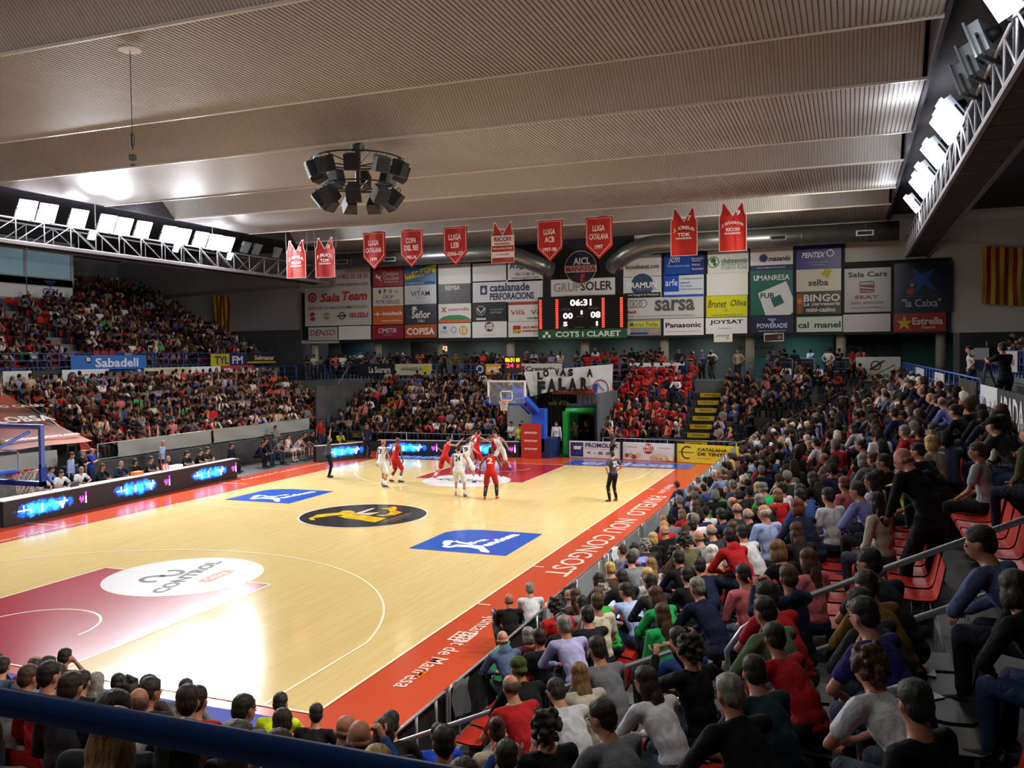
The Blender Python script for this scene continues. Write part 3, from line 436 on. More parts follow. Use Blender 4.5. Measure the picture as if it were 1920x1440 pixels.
q=board('name_strip',(X0,-.16,.0),(1,0,0),(0,0,-1),(0,-1,0),X1-X0,.56,'#1f5a34',[['T','COTS i CLARET',.2,.2,.93,.8,'#e6ece6',1,0],['D',.1,.35,.18,'#e6ece6'],['D',.07,.68,.16,'#e6ece6'],['D',.13,.68,.16,'#e6ece6']],None,None,parent=sb)
# ================================================================ OBJECTS
STEEL=mat('#9a9ca0',.35,.7); WPAINT=mat('#c9cbd2',.45,.2); BLUEP=mat('#274a94',.4); BLK=mat('#121214',.6); DGREY=mat('#2b2c30',.5)
# ---- light trusses
def truss(x,y0,y1,side,label):
    e=empty('lighting_truss',(x,0,10.07),label,'truss'); H=.93
    for dx in (0,side*1.05):
        for z in (0,H): MB().tube([(dx,y0,z),(dx,y1,z)],.045,8).obj('chord',WPAINT,e,smooth=True)
    n=int((y1-y0)/1.35); p=(y1-y0)/n; vm={}
    for dx in (0,side*1.05):
        mv=MB().tube([(0,0,0),(0,0,H)],.026,6).mesh('vertical',WPAINT,True) if dx==0 else mv
        for i in range(n+1): new('vertical',mv,e,(dx,y0+i*p,0))
        for i in range(n):
            up=(i//(n//4+1))%2
            key=(up,)
            if key not in vm: vm[key]=MB().tube([(0,0,H if up==0 else 0),(0,p,0 if up==0 else H)],.024,6).mesh('diagonal',WPAINT,True)
            new('diagonal',vm[key],e,(dx,y0+i*p,0))
    md=MB().box(min(0,side*1.1),0,-.1,max(0,side*1.1),p*.94,-.04).mesh('deck_plate',mat('#3a3a40',.7))
    for i in range(n): new('deck_plate',md,e,(0,y0+i*p,0))
    for y in np.arange(y0+2.5,y1,8.0): MB().tube([(side*.5,y,H),(side*.5,y,2.25)],.03,6).obj('hanger',WPAINT,e)
    MB().box(side*1.05-.06,y0,-.16,side*1.05+.06,y1,-.04).obj('edge_beam',mat('#6b6a74',.6),e); MB().box(-.05,y0,-.13,.05,y1,-.02).obj('edge_beam',mat('#8d8c96',.6),e)
    return e
truss(-17.4,-6,39.2,-1,'white lattice truss carrying floodlights above the scorers side'); truss(17.4,-8,39.3,1,'white lattice truss carrying floodlights above the right-hand stand')
LENS=mat('#f4f4ff',.4,emit=14); LENSOFF=mat('#9fb0b8',.2,.3); HOUS=mat('#c4d0d8',.35,.2)
fm=MB(); 
def flood_meshes(em):
    a=MB().box(-.22,-.12,-.28,.22,.06,.28).mesh('housing',HOUS); l=MB().box(-.3,.061,-.33,.3,.1,.33).mesh('lens',em)
    b=MB(); b.box(-.3,-.06,-.05,-.26,-.02,.05); b.box(.26,-.06,-.05,.3,-.02,.05); b.box(-.3,-.06,-.42,.3,-.02,-.38); b.box(-.3,-.06,-.42,-.26,-.02,0); b.box(.26,-.06,-.42,.3,-.02,0)
    bm_=b.mesh('bracket',DGREY); f=MB().tube([(0,-.12,0),(0,-.3,0)],[.13,.08],10).mesh('ballast',DGREY,True); return a,l,bm_,f
FON=flood_meshes(LENS); FOFF=flood_meshes(LENSOFF)
def flood(x,y,z,tx,ty,tz,on,label,group,s=1):
    e=empty('floodlight',(x,y,z),label,'floodlight',group); e.scale=(s,)*3
    q=(Vector((tx,ty,tz))-Vector((x,y,z))).to_track_quat('Y','Z'); e.rotation_euler=q.to_euler()
    for m,n in zip(FON if on else FOFF,('housing','lens','bracket','ballast')): new(n,m,e)
ORD=['first','second','third','fourth','fifth','sixth','seventh','eighth','ninth','tenth','eleventh','twelfth','thirteenth','fourteenth','fifteenth','sixteenth','seventeenth','eighteenth','nineteenth','twentieth']+['%dth'%i for i in range(21,400)]
for i,y in enumerate(LAMP_L): flood(-17.15,y,11.42,2,y-4,0,True,'lit floodlight on the left truss, %s counting from the left picture edge'%ORD[i],'floodlights on the left truss',1.25)
for i,(y,on) in enumerate([(30.3,0),(31.3,0),(33.2,0)]): flood(-17.15,y,11.4,2,y,0,bool(on),'unlit floodlight at the far end of the left truss, %s of three'%ORD[i],'unlit floodlights on the left truss')
for i,y in enumerate((19.6,24.9,29.0)): flood(-17.2,y,10.75,3,y,0,True,'small lit lamp slung under the left truss chord, %s from the near side'%ORD[i],'small lamps under the left chord',.6)
for i,y in enumerate(LAMP_R): flood(17.15,y,11.3,2,y-1 if i else y-6,0,True,'lit floodlight on the right truss, %s counting from the camera'%ORD[i],'floodlights on the right truss',1.25)
for i,y in enumerate((9.2,10.6,11.9)): flood(17.15,y,11.3,0,y+10,4,False,'unlit pale-backed floodlight on the right truss, %s of three nearest the camera'%ORD[i],'unlit floodlights on the right truss',1.2)
# ---- speaker cluster over the centre of the court
e=empty('speaker_cluster',(0,14,9.9),'black ring of loudspeakers hanging over the centre of the court','loudspeaker')
q=MB(); q.tube([(0,0,.35),(0,0,2.1)],.09,10); q.obj('column',DGREY,e,smooth=True)
MB().tube([(0,0,1.85),(0,0,2.0)],.22,12).obj('collar',DGREY,e)
RC=1.38
for z,r in ((1.55,RC),(.72,1.1)): MB().tube([(r*math.cos(2*PI*i/36),r*math.sin(2*PI*i/36),z) for i in range(36)],.025,6,closed=True).obj('ring',BLK,e)
for i in range(6):
    t=2*PI*i/6+.3; MB().tube([(0,0,1.35),(RC*math.cos(t),RC*math.sin(t),1.55)],.02,6).obj('spoke',BLK,e); MB().tube([(0,0,.55),(1.1*math.cos(t),1.1*math.sin(t),.72)],.02,6).obj('spoke',BLK,e)
sp=MB(); sp.add([(-.26,.25,-.26),(.26,.25,-.26),(.17,-.2,-.26),(-.17,-.2,-.26),(-.26,.25,.26),(.26,.25,.26),(.17,-.2,.26),(-.17,-.2,.26)],[(3,2,1,0),(4,5,6,7),(1,0,4,5),(2,1,5,6),(3,2,6,7),(0,3,7,4)]); spm=sp.mesh('loudspeaker_box',noisy('#23252b','#2b2e35',4,.6,key='spk'))
spg=MB().box(-.23,.25,-.23,.23,.262,.23).mesh('grille',mat('#0a0b10',.8))
sph=MB(); sph.tube([(-.2,0,.26),(-.2,0,.36),(.2,0,.36),(.2,0,.26)],.015,5); sph=sph.mesh('hanger',BLK)
for ring,(n,r,z,tilt,off) in enumerate(((10,1.38,1.2,20,0.1),(9,1.15,.32,38,.25))):
    for i in range(n):
        t=2*PI*i/n+off
        o=new('loudspeaker_box',spm,e,(r*math.cos(t),r*math.sin(t),z)); o.rotation_euler=Euler((-R_(tilt),0,t-PI/2),'XYZ'); o.scale=(.92,)*3
        new('grille',spg,o); new('hanger',sph,o)
# ---- hoist hook
e=empty('ceiling_hoist',(-.1,4.6,9.35),'thin cable with small hook block hanging from a white ceiling plate','hoist')
MB().tube([(0,0,2.6),(0,0,2.63)],.24,24).obj('ceiling_plate',mat('#c9c3b4',.5),e); MB().tube([(0,0,.75),(0,0,2.6)],.008,5).obj('cable',BLK,e)
MB().tube([(0,0,.45),(0,0,.55),(0,0,.75),(0,0,.8)],[.02,.05,.05,.01],8).obj('hook_block',DGREY,e); q=MB().tube([(.0,0,.45),(.0,0,.1)],.004,4); q.box(-.06,-.05,.2,.06,.05,.33); q.box(-.05,-.03,.08,.05,.03,.12); q.obj('pendant_control',DGREY,e)
# ---- ventilation ducts under the ceiling
DUCT=noisy('#8f9390','#7d817e',.9,.35,metal=.75,key='duct')
def duct(pts,r,label,grilles):
    e=empty('ventilation_duct',pts[0],label,'duct'); p0=Vector(pts[0])
    P=[Vector(p)-p0 for p in pts]; MB().tube(P,r,20).obj('pipe',DUCT,e,smooth=True)
    for a,b in zip(P,P[1:]):
        n=max(1,int((b-a).length/3)); d=(b-a).normalized()
        for i in range(n): c=a+(b-a)*((i+.5)/n); MB().tube([c-d*.03,c+d*.03],r+.012,20,cap=False).obj('seam_band',DUCT,e,smooth=True)
    for (x,y,z) in grilles:
        c=Vector((x,y,z))-p0; f=MB().box(c.x-.42,c.y-.03,c.z-.14,c.x+.42,c.y+.06,c.z+.14).obj('grille',mat('#8b8d8a',.4,.5),e); MB().box(c.x-.34,c.y-.045,c.z-.085,c.x+.34,c.y-.03,c.z+.085).obj('slats',BLK,f)
duct([(-16.4,37.8,11.2),(-5.2,37.8,11.25),(-4.4,37.85,11.2),(-3.4,38.1,10.85),(-2.5,38.6,10.45),(-1.95,39.2,10.2)],.5,'round metal duct running under the ceiling left of the club emblem',[(-15.2,37.32,11.12),(-11.8,37.32,11.12)])
duct([(17.0,37.8,11.2),(4.6,37.8,11.2),(3.9,37.85,11.1),(3.0,38.1,10.8),(2.3,38.6,10.45),(1.9,39.2,10.25)],.5,'round metal duct running under the ceiling right of the club emblem',[(6.5,37.32,11.12),(11.2,37.32,11.12),(15.4,37.32,11.12)])
# ---- banners hanging under the ceiling
RB='#b3241c'
def fall(px_,pz): return 0
def pennant(x,z1,z0,rows,lab,w_=.66):
    e=empty('pennant',(x,30.2,z1),lab,'banner','pennants hanging above the far basket')
    h=z1-z0; n=10; mb=MB(); prof=[]
    def cloth(w2,hh,y,m,name,tip):
        vs=[];q=MB(); cols=8; r=12
        for j in range(r+1):
            for i in range(cols+1):
                u=-1+2*i/cols; zz=-hh*j/r*(1-(tip*abs(u)/hh if j==r else tip*abs(u)/hh*j/r)); vs.append((u*w2,y+.035*math.sin(u*4+x)+.02*math.sin(j*.9+x),zz))
        q.add(vs,[(j*(cols+1)+i,(j+1)*(cols+1)+i,(j+1)*(cols+1)+i+1,j*(cols+1)+i+1) for j in range(r) for i in range(cols)])
        return q.obj(name,m,e,smooth=True)
    cloth(w_,h,0,mat(RB,.7),'cloth',.62)
    b=MB(); y=-.075; u=w_-.07
    pts=[(-u,-.1),(u,-.1),(u,-h+.72),(0,-h+.12),(-u,-h+.72)]
    for a,c in zip(pts,pts[1:]+pts[:1]): b.tube([(a[0],y+.02,a[1]),(c[0],y+.02,c[1])],.014,4)
    b.obj('border',mat('#e0b8b0',.6),e); MB().tube([(-w_-.06,0,0),(w_+.06,0,0)],.022,6).obj('rod',mat('#dcdcdc',.4),e)
    t=MB()
    for s,zt,hh,ww in rows: put_text(t,s,(-ww/2,y,zt),(1,0,0),(0,0,1),ww,hh,1)
    t.obj('lettering',mat('#ead8d4',.6),e)
    for dx in (-w_,w_): MB().tube([(dx,0,0),(dx,0,12.0-z1)],.004,4).obj('wire',STEEL,e)
for x,z1,z0,rows,lab in ((-8.78,11.72,9.75,(('LLIGA',-.72,.28,.62),('CATALANA',-1.1,.26,.95),('1999',-1.55,.2,.4)),'red pennant reading LLIGA CATALANA 1999, the furthest left pennant'),
 (-6.55,11.72,9.75,(('COPA',-.72,.28,.6),('DEL REI',-1.1,.28,.8),('1995-96',-1.55,.2,.6)),'red pennant reading COPA DEL REI'),
 (-4.05,11.72,9.75,(('LLIGA',-.7,.3,.7),('LEB',-1.1,.28,.45),('2006-07',-1.5,.22,.9)),'red pennant reading LLIGA LEB 2006-07'),
 (1.02,11.72,9.7,(('LLIGA',-.72,.28,.6),('ACB',-1.1,.28,.5),('1997-98',-1.55,.2,.7)),'red pennant reading LLIGA ACB 1997-98'),
 (3.5,11.72,9.7,(('LLIGA',-.7,.28,.6),('CATALANA',-1.1,.28,.95),('1997',-1.55,.2,.4)),'red pennant reading LLIGA CATALANA 1997, the furthest right pennant')): pennant(x,z1,z0,rows,lab)
def shirt_banner(x,z1,z0,num,name,l1,l2,lab,stripe=False,w_=.62):
    e=empty('shirt_banner',(x,30.2,z1),lab,'banner','giant shirts hanging above the far basket'); h=z1-z0; y=-.05
    prof=[(-.46,0),(-.38,0),(.0,-.58),(.38,0),(.46,0),(w_*.85,-.45),(w_,-.6),(w_,-h),(-w_,-h),(-w_,-.6),(-w_*.85,-.45)]
    # cloth built as strips so that it can ripple
    q=MB(); L=[]; 
    def xs(z):
        if z>-.45: a=.46+(w_*.85-.46)*(-z/.45)
        elif z>-.6: a=w_*.85+(w_*.15)*((-z-.45)/.15)
        else: a=w_
        inn=.38*(1-(-z/.58)) if z>-.58 else 0
        return a,inn
    for sgn in (-1,1):
        vs=[];N_=16;M_=5
        for j in range(N_+1):
            z=-h*j/N_; a,inn=xs(z)
            for i in range(M_+1): xx=sgn*(inn+(a-inn)*i/M_); vs.append((xx,.035*math.sin(xx*5+x*2+z*.6),z))
        fs=[(j*(M_+1)+i,(j+1)*(M_+1)+i,(j+1)*(M_+1)+i+1,j*(M_+1)+i+1) for j in range(N_) for i in range(M_)]
        q.add(vs,fs if sgn<0 else [f[::-1] for f in fs])
    q.obj('cloth',mat(RB if not stripe else '#a8322c',.7),e,smooth=True)
    b=MB(); pr=prof
    for a,c in zip(pr,pr[1:]+pr[:1]): b.tube([(a[0]*.97,y,a[1]),(c[0]*.97,y,c[1])],.016,4)
    b.obj('border',mat('#e4beb6',.6),e)
    if stripe:
        for za,zb in ((-.62,-1.12),(-1.42,-1.72)): MB().add([(-w_+.03,y,za),(w_-.03,y,za),(w_-.03,y,zb),(-w_+.03,y,zb)],[(3,2,1,0)]).obj('stripe',mat('#d8d4d2',.6),e)
    t=MB(); c2=mat('#ecdcd8',.6)
    if num: put_text(t,num,(.14 if w_ else 0,y-.01,-.56),(1,0,0),(0,0,1),.2,.24,1)
    if name: put_text(t,name,(-.48,y-.01,-.98),(1,0,0),(0,0,1),.96,.2,1,warp=lambda X,Z:(X,Z-((X-.48)**2)*.55))
    if stripe: put_text(t,'RICOH',(-.45,y-.02,-.92),(1,0,0),(0,0,1),.9,.24,1); put_text(t,'MANRESA',(-.42,y-.02,-1.08),(1,0,0),(0,0,1),.84,.1,1)
    else:
        put_text(t,l1,(-.3,y-.01,-1.26),(1,0,0),(0,0,1),.6,.16,1); put_text(t,l2,(-.36,y-.01,-1.4),(1,0,0),(0,0,1),.72,.09,1)
    t.obj('lettering',c2 if not stripe else mat('#a2302c',.6),e)
    if stripe: t=MB(); put_text(t,'1000 partits a l\'ACB',(-.52,y-.02,-1.33),(1,0,0),(0,0,1),1.04,.12,1); t.obj('lettering',c2,e); t=MB(); put_text(t,'11 març 2001',(-.35,y-.02,-1.62),(1,0,0),(0,0,1),.7,.1,1); t.obj('lettering',mat('#a2302c',.6),e)
    for dx in (-w_-.04,w_+.04): MB().tube([(dx,0,-.62),(dx*1.05,0,12.0-z1)],.006,4).obj('wire',STEEL,e)
    for dx in (-.42,.42): MB().box(dx-.07,-.02,-.01,dx+.07,.02,.05).obj('clip',mat('#ddd',.5),e)
shirt_banner(-13.65,11.5,9.5,'15','J. SINGLA','RICOH','MANRESA','giant red shirt numbered 15, first from the left above the far end')
shirt_banner(-11.8,11.55,9.45,'10','P. PALACIO','TDK','MANRESA','giant red shirt numbered 10, second from the left above the far end')
shirt_banner(-1.45,11.72,9.75,'','','','','giant red and white hooped shirt between two pennants',True)
shirt_banner(7.55,11.8,9.65,'7','J. CREUS','TDK','MANRESA','giant dark red shirt numbered 7, left of the number 9 shirt')
shirt_banner(9.75,11.9,9.75,'9','J. PEÑARROYA','RICOH','MANRESA','giant bright red shirt numbered 9, furthest right of the shirts')
# ---- LED boards
def led_mat():
    m=bpy.data.materials.new('led_screen'); m.use_nodes=True; nt=m.node_tree; p=nt.nodes['Principled BSDF']; N=nt.nodes.new; L=nt.links.new
    tc=N('ShaderNodeTexCoord'); sx=N('ShaderNodeSeparateXYZ'); L(tc.outputs['Object'],sx.inputs[0])
    def M(op,a,b=None,c=None):
        n=N('ShaderNodeMath'); n.operation=op
        for i,v in enumerate((a,b,c)):
            if v is None: continue
            if isinstance(v,(int,float)): n.inputs[i].default_value=v
            else: L(v,n.inputs[i])
        return n.outputs[0]
    # local x repeats every 4.1 m, blob centred at 1.5 (length 2.4) on the screen
    u=M('MODULO',M('ADD',sx.outputs[0],41.0),4.1)
    n1=N('ShaderNodeTexNoise'); n1.inputs['Scale'].default_value=3.2; n1.inputs['Detail'].default_value=6; n1.inputs['Roughness'].default_value=.7; L(tc.outputs['Object'],n1.inputs[0])
    dx=M('DIVIDE',M('SUBTRACT',u,1.5),1.25); dz=M('DIVIDE',M('SUBTRACT',sx.outputs[2],.42),.3)
    d=M('ADD',M('POWER',M('ABSOLUTE',dx),3.0),M('MULTIPLY',dz,dz))
    msk=M('SUBTRACT',M('ADD',M('MULTIPLY',n1.outputs[0],2.6),-.42),M('MULTIPLY',d,1.0)); 
    r=N('ShaderNodeValToRGB'); e=r.color_ramp.elements; e[0].position=.12; e[0].color=(0,0,0,1); e[1].position=.9; e[1].color=(.05,.75,1,1)
    a=e.new(.35); a.color=(0,.06,.5,1); a=e.new(.6); a.color=(0,.28,.9,1); L(msk,r.inputs[0])
    L(r.outputs[0],p.inputs['Emission Color']); p.inputs['Emission Strength'].default_value=2.0
    p.inputs['Base Color'].default_value=(.012,.013,.02,1); p.inputs['Roughness'].default_value=.5
    return m
LED=led_mat(); LW=mat('#dff4ff',.5,emit=2.6); LM=mat('#e040f0',.5,emit=2.4); LCY=mat('#30d8ff',.5,emit=2.2)
def led(P,ang,length,h,label,n0=0):
    e=empty('led_board',P,label,'advertising board','led boards around the court',rz=ang)
    MB().box(0,0,0,length,.28,h).obj('casing',mat('#17181c',.45),e)
    o=MB().add([(0,-.006,.03),(length,-.006,.03),(length,-.006,h-.02),(0,-.006,h-.02)],[(0,1,2,3)]).obj('screen',LED,e)
    MB().box(0,-.01,h,length,.3,h+.02).obj('top_edge',mat('#b9bcc4',.4),e)
    q=MB(); c=MB(); k=0
    while 4.1*k<length:
        b=4.1*k
        for x,z,w_,hh in ((.52,.4,.42,.035),(.72,.37,.04,.2),(.98,.28,.05,.2),(1.4,.27,.055,.26),(1.42,.45,.03,.06),(1.95,.45,.5,.04),(2.12,.36,.2,.06),(2.2,.25,.07,.2),(2.3,.44,.06,.15),(3.2,.26,.05,.24)):
            if b+x+w_<length: q.box(b+x,-.014,z,b+x+w_,-.007,z+hh)
        for x,z,w_,hh in ((2.94,.4,.2,.05),(3.0,.3,.04,.12),(3.08,.32,.04,.2),(2.96,.46,.05,.06),(3.2,.5,.05,.14)):
            if b+x+w_<length: c.box(b+x,-.014,z,b+x+w_,-.007,z+hh); 
        k+=1
    if q.v: q.obj('light_strokes',LW,e)
    if c.v: c.obj('light_strokes',LM,e)
def yaw_led(x0,y0,x1,y1,h,lab,back):
    a=math.atan2(y1-y0,x1-x0); led((x0,y0,0),a,math.hypot(x1-x0,y1-y0),h,lab)
yaw_led(-9.55,8.7,-9.95,20.2,.8,'long black screen board in front of the scorers table',0)
yaw_led(-9.6,25.7,-8.2,28.4,.78,'short screen board angled at the far left corner of the court',0)
yaw_led(-8.2,29.2,-.75,30.3,.78,'long screen board behind the far baseline left of the red padding',0)
# scorers table behind the long board
e=empty('scorers_table',(-10.35,14.4,0),'long table behind the screen board with papers','table')
MB().box(-.3,-5.4,.7,.3,5.6,.74).obj('tabletop',mat('#c9ccd2',.5),e)
for y in (-5.2,-2.6,0,2.6,5.2):
    for x in (-.25,.25): MB().tube([(x,y,0),(x,y,.7)],.02,6).obj('leg',STEEL,e)
for i,(y,lab,c,hx,hy,hz) in enumerate(((10.9,'white papers by the grey laptop','#e8eaf0',.15,.1,.005),(14.9,'orange bag lying on the scorers table','#e0701c',.12,.2,.09),(16.9,'white box standing by the team foul marker','#e8e8ee',.12,.3,.09),(18.6,'stack of white papers at the far end of the table','#e4e6ee',.14,.2,.01))):
    q=MB().box(-hx,-hy,0,hx,hy,hz*2); o=q.obj(('papers','bag','box','papers')[i],mat(c,.6),loc=(-10.3,y,.741),label=lab,cat=('paper','bag','box','paper')[i])
e=empty('laptop',(-10.25,11.9,.741),'grey laptop open on the scorers table','laptop'); MB().box(-.12,-.18,0,.12,.18,.015).obj('base',DGREY,e); MB().obox(Matrix.Translation((.13,0,.12))@Matrix.Rotation(R_(15),4,'Y'),.006,.18,.11).obj('screen',mat('#44484f',.5),e)
o=board('team_foul_marker',(-10.12,16.0,1.06),(0,1,0),(0,0,-1),(1,0,0),.34,.3,'#c23a40',[['T','55',.08,.15,.92,.85,'#eee',1,0]],'red marker showing 55 on the scorers table','marker')
e=empty('water_bottle',(-10.2,16.5,.741),'clear water bottle beside the 55 marker','bottle'); MB().tube([(0,0,0),(0,0,.17),(0,0,.2),(0,0,.23)],[.033,.033,.014,.014],10).obj('body',mat('#c8d4dc',.15,spec=.6),e,smooth=True); MB().tube([(0,0,.23),(0,0,.25)],.016,10).obj('cap',mat('#2a58a8',.5),e)
# ---- boards behind the far baseline (right half)
def fboard(x0,y0,x1,y1,h,bg,els,lab,frame='#1a1a1c',z0=.02):
    U=Vector((x1-x0,y1-y0,0)); L_=U.length; U/=L_; N=Vector((U.y,-U.x,0))
    o=board('court_side_board',(x0,y0,z0+h),U,(0,0,-1),N,L_,h,bg,els,lab,'advertising board','boards behind the far baseline',thick=.12)
    P=Vector((x0,y0,z0))-N*.02
    for a,b in (((0),(L_)),): pass
    q=MB()
    for u in (-.05,L_-.0): c=P+U*u; q.add([c+N*.06,c+U*.05+N*.06,c+U*.05-N*.12,c-N*.12,c+N*.06+Vector((0,0,h+.02)),c+U*.05+N*.06+Vector((0,0,h+.02)),c+U*.05-N*.12+Vector((0,0,h+.02)),c-N*.12+Vector((0,0,h+.02))],[(0,1,5,4),(1,2,6,5),(2,3,7,6),(3,0,4,7),(4,5,6,7)])
    q.obj('end_post',mat(frame,.5),o)
fboard(1.65,31.05,4.3,30.9,.82,'#d6dade',[['R',.03,.08,.28,.94,'#1e2f70'],['R',.09,.3,.23,.5,'#d6dade'],['R',.23,.3,.26,.36,'#d6dade'],['T','PROMOLUX',.32,.08,.96,.36,'#1e2f5a',1,0],['T','Il·luminació i energia a mida',.32,.42,.92,.49,'#889'],['R',.36,.62,.42,.72,'#667'],['D',.5,.68,.06,'#b9b060'],['R',.58,.6,.66,.76,'#667'],['R',.72,.6,.8,.76,'#778'],['T','www.promolux.com',.5,.86,.8,.92,'#889']],'white board with a navy block behind the far baseline')
fboard(4.42,30.9,7.0,30.6,.84,'#d4d4d2',[['D',.5,.32,.3,'#a32a26'],['T','FRIT',.42,.12,.59,.32,'#f0e8e0',1,0],['T','RAVICH',.42,.36,.58,.48,'#f0e8e0',1,0],['T','Fruits secs',.05,.2,.28,.28,'#a55'],['T','Snacks',.7,.2,.92,.28,'#a55'],['D',.08,.75,.12,'#8a5030'],['D',.16,.68,.12,'#c8a070'],['D',.22,.82,.14,'#8a4a2a'],['D',.3,.72,.13,'#caa578'],['D',.6,.78,.15,'#cfae7c'],['D',.7,.72,.16,'#d8bd8c'],['D',.8,.8,.16,'#dcc89c'],['D',.92,.78,.18,'#e0d4a8']],'white board showing nuts around a red oval')
fboard(7.1,30.6,10.1,29.95,.86,'#d8c41e',[['O',.17,.45,.36,.08,'#4a2014'],['R',.2,.2,.32,.75,'#d8c41e'],['R',.03,.42,.28,.46,'#4a2014'],['T','CATALANA',.34,.16,.8,.34,'#1c1c14',1,0],['T','DE TINTES',.34,.4,.84,.58,'#1c1c14',1,0],['T','Grup gràfic',.34,.68,.55,.76,'#55501a']],'yellow board with a brown euro-like mark')
# ---- baskets
def basket(y0,s,label,far):
    e=empty('basketball_hoop',(0,y0,0),label,'basket') # s=+1: court lies towards +y
    bb=MB().box(-.9,-.02,2.9,.9,.02,3.95); gm=_M.get('glass')
    if not gm:
        gm=bpy.data.materials.new('clear_panel'); gm.use_nodes=True; nt=gm.node_tree; p=nt.nodes['Principled BSDF']; p.inputs['Base Color'].default_value=(.75,.82,.88,1); p.inputs['Alpha'].default_value=.08; p.inputs['Specular IOR Level'].default_value=.15; p.inputs['Roughness'].default_value=.05; _M['glass']=gm
    bb.obj('backboard_panel',gm,e)
    q=MB()
    for a in ((-.9,2.9,-.84,3.95),(.84,2.9,.9,3.95),(-.9,3.89,.9,3.95)): q.box(a[0],s*.022-.004,a[1],a[2],s*.022+.004,a[3])
    for a in ((-.3,3.05,-.25,3.5),(.25,3.05,.3,3.5),(-.3,3.46,.3,3.5),(-.3,3.05,.3,3.09)): q.box(a[0],s*.024-.003,a[1],a[2],s*.024+.003,a[3])
    q.obj('target_lines',mat('#d8dae0',.4),e)
    q=MB(); q.box(-.93,-.05,2.84,.93,.06,2.93); q.box(-.93,-.05,2.84,-.87,.06,3.25); q.box(.87,-.05,2.84,.93,.06,3.25); q.obj('edge_padding',mat('#1f3a94',.5),e)
    q=MB(); q.box(-.92,-.06,3.93,.92,0 if s>0 else .06,3.98); q.box(.88,-.05,3.2,.94,.03,3.98); q.box(-.94,-.05,3.2,-.88,.03,3.98); q.obj('frame',mat('#5a6ab0' if s>0 else '#c8ccd8',.4),e)
    ORG=mat('#e0561c',.4)
    MB().tube([(.23*math.cos(2*PI*i/28),s*.375+.23*math.sin(2*PI*i/28),3.05) for i in range(28)],.012,6,closed=True).obj('rim',ORG,e,smooth=True)
    q=MB().box(-.09,min(s*.03,s*.16),2.97,.09,max(s*.03,s*.16),3.05); q.obj('rim_bracket',ORG,e)
    n=MB(); K_=12
    for k in range(K_):
        for dd in (1,-1):
            pts=[]
            for j in range(6):
                t=2*PI*(k+dd*j*.5)/K_; r=.225-.09*(1-math.exp(-j*.6)); pts.append((r*math.cos(t),s*.375+r*math.sin(t),3.04-.085*j))
            n.tube(pts,.005,4,cap=False)
    n.obj('net',mat('#d4cdbc',.8),e)
    BL=mat('#1e4fc0',.4)
    # arms: parallelogram back to the base
    for dx in (-.28,.28):
        MB().tube([(dx,-s*.05,3.1),(dx*.9,-s*1.5,3.12),(dx*.9,-s*3.7,2.2)],.055,8).obj('arm',BL,e); MB().tube([(dx*2.4,-s*.05,3.85),(dx,-s*1.4,3.2)],.028,6).obj('strut',BL,e)
    MB().obox(Matrix.Translation((.1,-s*2.4,2.85))@Matrix.Rotation(R_(s*23),4,'X'),.2,1.55,.13).obj('main_arm',BL,e)
    MB().box(-.1,min(-s*3.62,-s*4.15),.3,.55,max(-s*3.62,-s*4.15),2.45).obj('upright',BL,e)
    MB().box(-.5,min(-s*3.62,-s*5.0),0,.85,max(-s*3.62,-s*5.0),.95).obj('base',mat('#1b2c60',.5),e)
    return e
hoop=basket(26.8,-1,'far basket with glass board on a blue folding stand',True)
basket(1.2,1,'near basket cut by the left picture edge',False)
pd=MB().box(-.58,30.2,.02,.42,30.35,1.72); o=pd.obj('stand_padding',mat('#a5281c',.5),label='tall red padding in front of the far basket stand',cat='padding')
q=MB()
for z in (1.22,.82,.42): put_text(q,'SPORTIUM',(-.42,30.19,z),(1,0,0),(0,0,1),.68,.1,1,.3)
q.obj('lettering',mat('#e8dcd4',.5),o)
# shot clock on the far basket
e=empty('shot_clock',(.05,27.5,4.3),'shot clock showing 06:31 above 24 on the far basket','clock')
MB().box(-.4,-.06,0,.4,.06,.78).obj('case',BLK,e); MB().tube([(0,.0,-1.0),(0,.0,0)],.03,6).obj('pole',mat('#1e4fc0',.4),e)
q=MB(); put_text(q,'06:31',(-.36,-.07,.52),(1,0,0),(0,0,1),.46,.2,1); put_text(q,'03',(.18,-.07,.52),(1,0,0),(0,0,1),.18,.18,1); q.obj('digits',mat('#ffb400',.5,emit=3),e)
q=MB(); put_text(q,'24',(-.3,-.07,.26),(1,0,0),(0,0,1),.36,.2,1); put_text(q,'24',(.2,-.07,.26),(1,0,0),(0,0,1),.14,.16,1); q.obj('digits',mat('#ff2a3a',.5,emit=3),e)
# ---- players tunnel between the far stands
S(MB().box(-2.0,31.9,0,-1.85,37.9,3.3),'wall_tunnel_left',mat('#6c7076',.8)); S(MB().box(3.0,31.4,0,3.12,37.9,3.2),'wall_tunnel_right',mat('#4c4f55',.8))
S(MB().box(-2.0,36.2,0,3.0,36.3,3.6),'wall_tunnel_back',mat('#0c0c0e',.8))
q=MB()
for i in range(24):
    x=-1.4+.1*i; q.add([(x,35.45+.05*(i%2),0),(x+.1,35.45+.05*((i+1)%2),0),(x+.1,35.45+.05*((i+1)%2),3.05),(x,35.45+.05*(i%2),3.05)],[(0,1,2,3)])
o=q.obj('black_curtain',mat('#0b0b0d',.9),label='black curtain hanging beside the green tunnel mouth',cat='curtain'); t=MB(); put_text(t,"cafè d'Or",(-.9,35.4,2.35),(1,0,0),(0,0,1),1.2,.25); t.obj('lettering',mat('#8a8a1e',.6),o)
q=MB()
